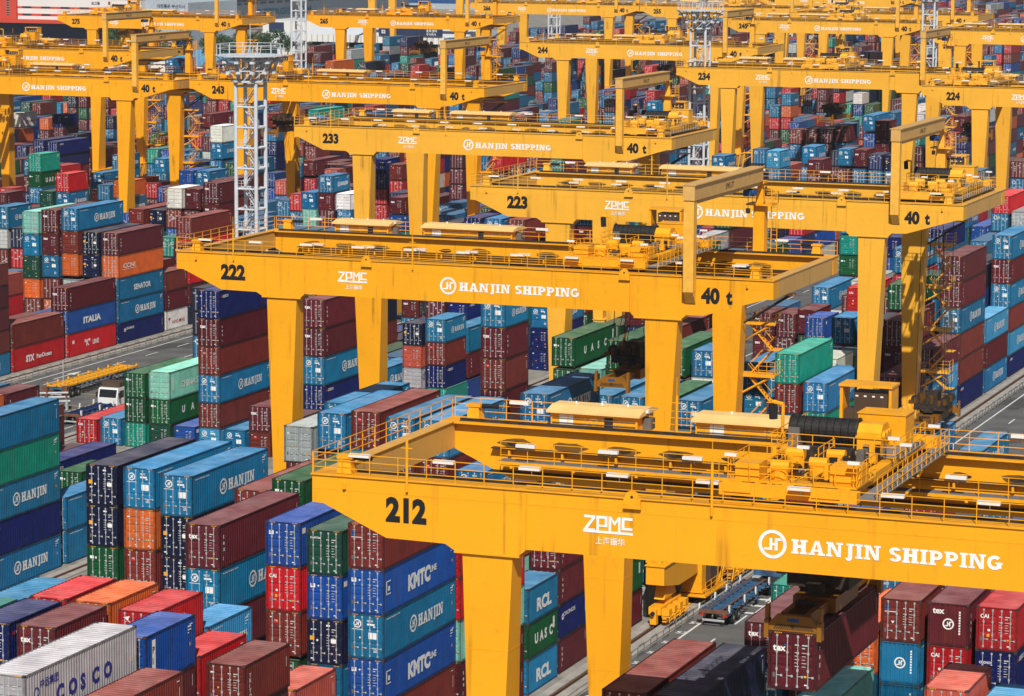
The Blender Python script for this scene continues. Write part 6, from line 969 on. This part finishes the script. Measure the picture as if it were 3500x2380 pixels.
def tower_head():
    b=MB()
    def oct_(r,z,t=.1,n=12):
        P=[(r*math.cos(2*math.pi*k/n),r*math.sin(2*math.pi*k/n),z) for k in range(n)]
        for k in range(n): b.tube(P[k],P[(k+1)%n],t,TWG,5)
        return P
    A=oct_(2.5,30.5,.2);B=oct_(3.3,32.4,.1);C=oct_(4.0,34.2,.12)
    b.prism([(2.5*math.cos(2*math.pi*k/12),2.5*math.sin(2*math.pi*k/12)) for k in range(12)],'z',30.45,30.6,TWG)
    b.prism([(4.9*math.cos(2*math.pi*k/24),4.9*math.sin(2*math.pi*k/24)) for k in range(24)],'z',34.9,35.05,TWG)
    oct_(4.6,36.9,.05,14); oct_(4.6,36.2,.04,14)
    for k in range(14): a=2*math.pi*k/14; b.tube((4.6*math.cos(a),4.6*math.sin(a),35),(4.6*math.cos(a),4.6*math.sin(a),36.9),.06,TWG,4)
    for k in range(12):
        a=2*math.pi*k/12; b.tube((1.8*math.cos(a),1.8*math.sin(a),30.6),(1.8*math.cos(a),1.8*math.sin(a),34.9),.16,TWG,5)
        b.tube(A[k],B[(k+1)%12],.08,TWG,4); b.tube(B[k],C[k],.1,TWG,4); b.tube(B[k],C[(k+1)%12],.07,TWG,4); b.tube(C[k],(4.8*math.cos(a),4.8*math.sin(a),34.9),.1,TWG,4)
        b.box((3.6*math.cos(a)-.3,3.6*math.sin(a)-.3,31.9),(3.6*math.cos(a)+.3,3.6*math.sin(a)+.3,32.3),TWG); b.box((4.2*math.cos(a)-.3,4.2*math.sin(a)-.3,33.7),(4.2*math.cos(a)+.3,4.2*math.sin(a)+.3,34.1),TWG)
    b.tube((0,0,35),(0,0,40.5),.04,TWG,5)
    for k in range(5): b.tube((.6*k-1.2,.5,35),(.6*k-1.0,.6,36.6),.05,TWG,4)
    return b.mesh('lamp_head')
TM,TS,THd=tower_mast(),tower_stair(),tower_head()
for x,y,lab in ((-165.,342.,'pale grey lattice light tower standing in front of crane 243'),(-165.,524.,'pale grey lattice light tower beside crane 244'),(-165.5,700.,'pale grey lattice light tower near the right edge'),(-330,712.,'pale grey lattice light tower left of crane 265'),(-328.,893.,'far pale lattice light tower behind crane 244')):
    t=empty('light_tower',(x,y,0)); tag(t,lab,'light tower','light towers between the blocks')
    mk('lattice_mast',TM,t); mk('ladder',TS,t); q=mk('lamp_head',THd,t,None,(0,0,34.3-30.5*.7)); q.scale=(.88,.88,.7)
# ---------------------------------------------------------------- vehicles
TBLUE=mat('trailer_blue',(.035,.105,.21),.65,noise=(.5,1.2,1.4),rust=.6); TYEL=mat('trailer_yellow',(.72,.33,.015),.55,noise=(.8,1.1,1),rust=.3)
TWHITE=mat('cab_white',(.74,.74,.73),.35,noise=(.9,1.03,.6)); GLASS=mat('dark_glass',(.015,.018,.022),.1); TAIL=mat('tail_lamp_red',(.4,.02,.015),.4); RUSTB=mat('rust_brown_steel',(.16,.07,.04),.7,noise=(.6,1.2,2))
def wheel_mesh(w_=.32,r=.5):
    b=MB(); b.tube((-w_/2,0,0),(w_/2,0,0),r,RUBBER,20); b.tube((-w_/2-.012,0,0),(w_/2+.012,0,0),r*.52,GREYP,14); b.tube((-w_/2-.03,0,0),(w_/2+.03,0,0),r*.2,GALV,10); return b.mesh('wheel')
WH=wheel_mesh(); WH2=wheel_mesh(.62,.5)
def skeletal(L,main,top,grid=False):
    b=MB()
    for s in (-1,1): b.box((s*.5-.09,.1,1.0),(s*.5+.09,L,1.3),main); b.box((s*.62-.06,.15,1.302),(s*.62+.06,L-.1,1.37),top)
    y=.2
    while y<L-.2:
        b.box((-1.2,y,1.08),(-.6,y+.12,1.28),main); b.box((.6,y,1.08),(1.2,y+.12,1.28),main); b.box((-.40,y,1.06),(.40,y+.3,1.26),main); y+=1.1
    if grid:
        for s in (-1,1): b.box((s*1.18-.07,.1,1.38),(s*1.18+.07,L,1.55),top)
        y=.1
        while y<L: b.box((-1.1,y,1.39),(1.1,y+.14,1.53),top); y+=1.0
        b.box((-.07,.1,1.39),(.07,L,1.52),top)
        y=.1
        while y<L:
            for s in (-1,1): b.frus((s*1.2-.12,s*1.2+.12,y,y+.2),(s*1.26-.03,s*1.26+.03,y+.05,y+.15),1.56,1.85,top)
            y+=2.4
    else:
        for yy in (.15,4.3,7.4,L-1.2):
            for s in (-1,1): b.box((s*1.22-.05,yy,1.15),(s*1.22+.05,yy+.25,1.75),TWHITE); b.box((s*1.15-.07,yy,.9),(s*1.15+.07,yy+.9,1.3),main)
        b.box((-1.2,.0,1.05),(1.2,.14,1.35),RUSTB)
    b.box((-.9,-.05,.45),(.9,.05,.6),GALV); 
    for s in (-1,1): b.box((s*.7-.04,-.03,.6),(s*.7+.04,.04,1.05),DARKM)
    return b.mesh('chassis')
def lights():
    b=MB()
    for s in (-1,1): b.box((s*.95-.2,-.04,.85),(s*.95+.2,.0,1.0),TAIL)
    return b.mesh('tail_lamp')
TL=lights()
def trailer(x,y,rz,L,main,top,lab,grid=False,name='container_trailer'):
    t=empty(name,(x,y,.004),rz); tag(t,lab,'trailer','flat container trailers')
    mk('chassis',skeletal(L,main,top,grid),t); mk('tail_lamp',TL,t)
    for yy in (1.6,2.95):
        for s in (-1,1): mk('wheel',WH2,t,None,(s*.88,yy,.5))
    lg=MB()
    for s in (-1,1): lg.box((s*.8-.08,L-3.2,.05),(s*.8+.08,L-3.05,1.05),main); lg.box((s*.8-.15,L-3.27,.0),(s*.8+.15,L-2.98,.05),main)
    mk('landing_leg',lg.mesh('landing_leg'),t)
    return t
def tractor(x,y,rz,paint,lab):
    t=empty('tractor_truck',(x,y,.004),rz); tag(t,lab,'truck','yard tractors')
    b=MB()
    for s in (-1,1): b.box((s*.42-.08,0,.7),(s*.42+.08,5.6,.95),DARKM)
    b.box((-.8,.5,.96),(.8,2.2,1.12),DARKM); b.box((-1.15,3.1,.55),(-.5,4.0,1.0),GALV); b.box((.5,3.1,.55),(1.15,4.0,1.0),DARKM); b.box((-1.2,5.55,.4),(1.2,5.75,.9),paint)
    mk('chassis',b.mesh('chassis'),t)
    b=MB(); b.prism([(3.7,1.0),(5.7,1.0),(5.75,1.9),(5.45,2.95),(3.8,3.0),(3.7,2.8)],'x',-1.2,1.2,paint); mk('cab',b.mesh('cab'),t)
    b=MB(); b.box((-1.0,3.67,1.75),(1.0,3.695,2.5),GLASS)
    for s in (-1,1): b.poly([(s*1.206,4.2,1.85),(s*1.206,5.4,1.85),(s*1.206,5.2,2.65),(s*1.206,4.2,2.65)],GLASS)
    b.poly([(-1.05,5.76,1.95),(1.05,5.76,1.95),(1.05,5.5,2.8),(-1.05,5.5,2.8)],GLASS); mk('window',b.mesh('window'),t)
    b=MB(); b.prism([(3.3,3.0),(5.0,3.0),(4.9,3.5),(3.5,3.6)],'x',-1.1,1.1,DARKM if paint!=TWHITE else BROWNC); mk('wind_deflector',b.mesh('wind_deflector'),t)
    for s in (-1,1):
        mk('wheel',WH2,t,None,(s*.86,1.2,.5)); mk('wheel',WH,t,None,(s*1.0,4.7,.5))
        mk('mudguard',memo(mud),t,None,(s*.88,1.2,0))
        q=MB(); q.box((s*1.42-.06,5.5,1.9),(s*1.42+.06,5.7,2.5),DARKM); q.tube((s*1.2,5.6,2.4),(s*1.4,5.6,2.4),.03,DARKM,4); mk('mirror',q.mesh('mirror'),t)
    return t
def mud():
    b=MB()
    for k in range(5):
        a0=R(20+28*k);a1=R(48+28*k); b.poly([(-.35,math.cos(a0)*.62,.5+math.sin(a0)*.62),(.35,math.cos(a0)*.62,.5+math.sin(a0)*.62),(.35,math.cos(a1)*.62,.5+math.sin(a1)*.62),(-.35,math.cos(a1)*.62,.5+math.sin(a1)*.62)],DARKM)
    return b.mesh('mudguard')
trailer(-69.75,227.1,0,12.4,TBLUE,RUSTB,'empty blue skeletal trailer with rusty rails behind a tractor')
tractor(-69.75,238.4,0,TBLUE,'tractor truck coupled to the empty blue trailer')
trailer(-172.0,305.6,0,17.6,TBLUE,TYEL,'parked trailer with a yellow grid deck on blue legs',True)
tractor(-161.4,303.8,math.pi,TWHITE,'white tractor cab beside the yellow deck trailer')
trailer(-161.6,290.0,0,12.0,mat('trailer_navy',(.015,.03,.10),.6,rust=.3),mat('trailer_navy2',(.02,.05,.16),.6),'empty dark blue trailer below the white tractor cab')
for (x1,y,tok,lab,L) in ((-62.5,290.8,'h','blue container on a trailer at the right edge of the lane',40),(-68.9,295.0,'h','blue container on a trailer under the spreader of crane 223',40),(-62.5,226.5,'t','teal container on a trailer behind the hanging maroon one',40)):
    tt=trailer(x1-W/2,y-.1,0,12.6,TBLUE,RUSTB,'loaded trailer carrying the '+lab.split(' on ')[0]+(' at the right edge' if 'edge' in lab else ' under crane 223' if '223' in lab else ' behind the hanging load'))
    o=container(x1,y,1.40,L,'S',tok,2); tag(o,lab,'container','containers being moved')
# grey pipe frame at the left edge
t=empty('pipe_rack',(-175.,296.,.004)); tag(t,'grey steel pipe rack with a green sign at the left edge','pipe rack')
b=MB()
for k,z in enumerate((1.0,1.5,2.0)): b.tube((-1.5,-3+.2*k,z),(8.2,3.4-.2*k,z),.13,GALV,8)
mk('pipe',b.mesh('pipe'),t); b=MB()
for x,y in ((-1.2,-2.8),(3.4,.2),(7.9,3.2)): b.box((x-.12,y-.12,0),(x+.12,y+.12,2.3),GALV)
b.tube((7.6,3.,2.3),(7.6,3.,5.6),.06,GALV,6); mk('post',b.mesh('post'),t); b=MB()
for x,y in ((5.6,1.7),(7.4,2.9),(2,-.6)): b.box((x,y,1.4),(x+.7,y+.5,2.7),RUSTB)
mk('clamp',b.mesh('clamp'),t); b=MB(); b.box((.2,-2.3,1.3),(1.7,-2.25,2.1),mat('sign_green',(.02,.22,.12),.5)); b.text('C',(.5,-2.31,1.45),X1,Z1,.6,WHITE,.02); mk('sign',b.mesh('sign'),t)
HAZE=0.00007
# ---------------------------------------------------------------- buildings beyond the yard
BRED=mat('building_red',(.50,.055,.03),.7,noise=(.93,1.05,.05)); BDRED=mat('building_dark_red',(.17,.03,.035),.7); BWHT=mat('building_white',(.66,.66,.64),.7,noise=(.94,1.04,.05)); BGRY=mat('building_blue_grey',(.13,.16,.20),.7,noise=(.92,1.05,.05)); BLGR=mat('building_pale_grey',(.36,.41,.46),.7); BNAV=mat('building_navy',(.02,.035,.09),.5); BWIN=mat('building_window',(.035,.04,.05),.25); RFW=mat('roof_sheet_white',(.60,.63,.66),.6,noise=(.93,1.04,.1)); SKYB=mat('fence_sky_blue',(.09,.33,.55),.6,noise=(.8,1.1,.3)); PURP=mat('sign_purple',(.10,.03,.22),.6); TEALS=mat('sign_teal',(.01,.10,.16),.6)
def part(name,b,p): return b.obj(name,p)
bd=empty('logistics_warehouse',(-560,1000,0)); tag(bd,'red and white warehouse with window bands at upper left','warehouse')
b=MB(); b.box((-42,0,0),(34,60,11.4),BNAV); b.box((-16.5,-.02,12.6),(34,59,20.2),BWHT); part('wall',b,bd)
b=MB(); b.box((-16.5,-.08,13.9),(34,-.03,14.7),BRED); b.box((-16.5,-.08,16.6),(34,-.03,17.3),BRED); b.box((-16.6,-.1,20.3),(34,60,22.5),BRED); part('band',b,bd)
b=MB(); b.box((-44,-6,11.45),(34,0-.1,12.5),BRED); part('canopy',b,bd)
b=MB(); b.box((-44,-1.,12.55),(-16.6,20,26),BRED); part('tower',b,bd)
for k in range(6):
    for z in (13.95,16.65):
        b=MB(); x=-14.5+7.9*k; b.box((x,-.12,z+.0),(x+3.7,-.085,z+.68),BWIN); part('window',b,bd)
for x in (-38,-20.5):
    b=MB(); b.box((x,-1.1,14),(x+.9,-1.02,25),BWIN)
    for q in range(12): b.box((x-.02,-1.16,14.4+.9*q),(x+.92,-1.11,14.5+.9*q),BWHT)
    part('window',b,bd)
b=MB()
for q,ch in enumerate('LOGO'): b.text(ch,(-30.5,-1.12,25.0-2.3*q),X1,Z1,2.1,PURP,.02)
b.text('보고동',(14,-.12,18.4),X1,Z1,1.3,BNAV,.02); part('sign',b,bd)
b=MB()
for k in range(9): 
    a0,a1=R(100+8*k),R(108+8*k); b.poly([(9*math.cos(a0)+2,-.06,9*math.sin(a0)*.5+1.5),(9*math.cos(a1)+2,-.06,9*math.sin(a1)*.5+1.5),(8.2*math.cos(a1)+2,-.06,8.2*math.sin(a1)*.5+1.5),(8.2*math.cos(a0)+2,-.06,8.2*math.sin(a0)*.5+1.5)],RFW)
part('mural',b,bd)
gb=empty('gabled_warehouse',(-526,1004,0)); tag(gb,'pale grey gabled warehouse with dark lettering beside the red one','warehouse')
b=MB(); b.prism([(0,0),(17,0),(17,19.5),(8,22),(0,20.5)],'y',.1,40,BLGR); part('wall',b,gb)
b=MB(); b.box((0,-.0,14.6),(17,.06,16.2),BRED); part('band',b,gb)
for x in (2.5,7.,11.5): b=MB(); b.box((x,-.06,14.9),(x+2.6,-.01,16.),BWIN); part('window',b,gb)
b=MB(); b.text('대한통운 부산지사',(4.5,.04,17.6),X1,Z1,1.5,BNAV,.02); part('sign',b,gb)
ig=empty('grey_terminal_building',(-640,1256,0)); tag(ig,'long blue-grey building with teal lettering and red roof edge','building')
b=MB(); b.box((-120,52,0),(0,400,11.6),BGRY); b.box((-120,0,0),(0,52-.02,11.6),BDRED); b.box((-120,300,11.7),(-1,400,17),BGRY); part('wall',b,ig)
b=MB(); b.box((-120,-2,11.65),(1,402,12.9),BRED); part('roof',b,ig)
for k in range(26): b=MB(); y=55+9*k; b.box((-.1,y,7.6),(.06,y+6.4,8.6),BWIN); part('window',b,ig)
b=MB(); b.text('INTERGIS.COM',(.12,78,2.2),Y1,Z1,4.2,TEALS,.03,62); part('sign',b,ig)
bb=empty('blue_office_building',(-640,1520,0)); tag(bb,'pale blue building at the top beyond the grey one','building')
b=MB(); b.box((0,0,0),(46,40,26),BLGR); part('wall',b,bb); b=MB(); b.box((0,-.1,3),(46,-.02,6),HOIST); b.box((0,-.1,11),(46,-.02,15),SKYB); part('band',b,bb)
wb=empty('white_box_building',(-573,1200,0)); tag(wb,'white building with a navy doorway left of crane 265','building')
b=MB(); b.box((0,0,0),(26,30,5.6),BWHT,tm=RFW); part('wall',b,wb); b=MB(); b.box((3,-.15,.6),(10,-.03,4.9),BNAV); part('door',b,wb)
wg=empty('white_gabled_shed',(-505,1030,0)); tag(wg,'white shed with a low gable roof behind the first light tower','shed')
b=MB(); b.box((-8,0,0),(26,30,4.6),BWHT); part('wall',b,wg); b=MB(); b.prism([(-8.5,4.62),(26.5,4.62),(26.5,4.9),(12,7.6),(-8.5,5.0)],'y',-.8,31,RFW); part('roof',b,wg)
for x in (2,14): b=MB(); b.box((x,-.14,.4),(x+5,-.03,3.4),BNAV); part('window',b,wg)
cp=empty('canopy_shed',(-462,1000,0)); tag(cp,'long white canopy roof behind crane 265','canopy')
b=MB(); b.prism([(0,8.6),(0,9.4),(14,12.2),(30,12.2),(30,8.6)],'x',0,62,RFW); part('roof',b,cp)
b=MB()
for k in range(30): b.box((2.1*k,-.9,7.),(2.1*k+1.8,-.02,9.6),BWHT)
part('edge_panel',b,cp); b=MB()
for k in range(8): b.box((8.6*k,.5,0),(8.6*k+.5,1.,8.5),BWHT)
b.box((0,20,0),(62,20.4,8.5),BGRY); part('post',b,cp)
b=MB(); b.box((30,-1.5,9.8),(54,-1.2,12.6),BNAV); b.text('물류센터',(48,-1.53,11.2),X1,Z1,1.1,WHITE,.01); b.text('주식회사',(48,-1.53,10.),X1,Z1,1.0,WHITE,.01); b.text('S2',(31,-1.53,10.5),X1,Z1,1.6,LAMPW,.04); part('sign_board',b,cp)
for k,(x,y,l,h_) in enumerate(((-515,960,52,3.2),(-478,935,30,3.2),(-505,1000,30,3.0))):
    f=empty('blue_sheet_fence',(x,y,0)); tag(f,['long sky blue sheet fence in front of the trees','sky blue sheet fence right of the first fence','short sky blue fence behind the white shed'][k],'fence','sky blue fences')
    b=MB(); b.box((0,0,0),(l,.3,h_),SKYB); part('panel',b,f); b=MB()
    for q in range(int(l//3)): b.box((3*q,-.12,0),(3*q+.12,-.01,h_+.2),GALV)
    part('post',b,f)
for k,(x,y,l,w_) in enumerate(((-498,905,12,5),(-470,900,14,5),(-482,925,9,5))):
    f=empty('site_cabin',(x,y,0)); tag(f,['white site cabin left of the blue fence','white site cabin nearest crane 243','small white site cabin between the others'][k],'cabin','white site cabins')
    b=MB(); b.box((0,0,0),(l,w_,2.8),BWHT,tm=RFW); part('wall',b,f); b=MB()
    for q in range(3): b.box((1+l/3.2*q,-.08,1),(2.2+l/3.2*q,-.01,2.),BWIN)
    part('window',b,f)
# trees
BARK=mat('bark',(.07,.05,.035),.9)
def leafm(name,c):
    m=bpy.data.materials.new(name); m.use_nodes=True; t=m.node_tree; b=t.nodes['Principled BSDF']; b.inputs['Roughness'].default_value=.7
    g=t.nodes.new('ShaderNodeNewGeometry'); h=t.nodes.new('ShaderNodeHueSaturation'); h.inputs['Color'].default_value=(*c,1)
    mr=t.nodes.new('ShaderNodeMapRange'); mr.inputs['To Min'].default_value=.5; mr.inputs['To Max'].default_value=1.6; t.links.new(g.outputs['Random Per Island'],mr.inputs['Value']); t.links.new(mr.outputs[0],h.inputs['Value']); t.links.new(h.outputs[0],b.inputs['Base Color']); return m
LEAF=leafm('tree_leaves',(.035,.075,.025))
def crown(seed):
    b=MB(); q=random.Random(seed); cl=[(q.uniform(-1.6,1.6),q.uniform(-1.6,1.6),q.uniform(2.6,6.5),q.uniform(.8,1.6)) for _ in range(11)]
    for cx,cy,cz,cr in cl:
        for _ in range(60):
            v=Vector((q.gauss(0,1),q.gauss(0,1),q.gauss(0,1))).normalized()*cr*q.uniform(.5,1.1)+Vector((cx,cy,cz))
            a=Vector((q.gauss(0,1),q.gauss(0,1),q.gauss(0,1))).normalized()*.28; c=Vector((q.gauss(0,1),q.gauss(0,1),q.gauss(0,1))).normalized()*.24
            b.poly([v-a,v+c,v+a,v-c],LEAF)
    return b.mesh('crown')
def trunk():
    b=MB(); b.tube((0,0,0),(0,0,3.4),.22,BARK,7,.12)
    for a in (0,2.1,4.2): b.tube((0,0,2.6),(1.1*math.cos(a),1.1*math.sin(a),4.6),.09,BARK,5,.04)
    return b.mesh('trunk')
CRW=[crown(k) for k in range(4)]; TRK=trunk(); tq=random.Random(21)
spots=[(-532+1.7*k+tq.uniform(-1,1),974+tq.uniform(0,26)) for k in range(36)]+[(-500+4*k,1018+tq.uniform(-3,6)) for k in range(7)]+[(-458+5*k,1003+tq.uniform(0,8)) for k in range(12)]
for k,(x,y) in enumerate(spots):
    t=empty('tree',(x,y,0),tq.uniform(0,6)); s=tq.uniform(.9,1.5); t.scale=(s,s,s*tq.uniform(.9,1.15))
    tag(t,'small green tree '+('in the row before the warehouses' if k<36 else 'by the white gabled shed' if k<43 else 'under the long white canopy'),'tree',('trees before the warehouses' if k<36 else 'trees by the white shed' if k<43 else 'trees under the canopy'))
    mk('trunk',TRK,t); mk('crown',CRW[k%4],t)
# ---------------------------------------------------------------- air
hz=MB(); hz.box((-3100,-300,-1),(2600,4600,57.5),IRON)
hm=bpy.data.materials.new('haze_air'); hm.use_nodes=True; t=hm.node_tree; t.nodes.remove(t.nodes['Principled BSDF']); v=t.nodes.new('ShaderNodeVolumePrincipled'); v.inputs['Color'].default_value=(.86,.92,1,1); v.inputs['Density'].default_value=HAZE; v.inputs['Anisotropy'].default_value=.2
t.links.new(v.outputs[0],t.nodes['Material Output'].inputs['Volume'])
if HAZE>0:
    ho=hz.obj('haze'); ho.data.materials.clear(); ho.data.materials.append(hm); tag(ho,kind='stuff')
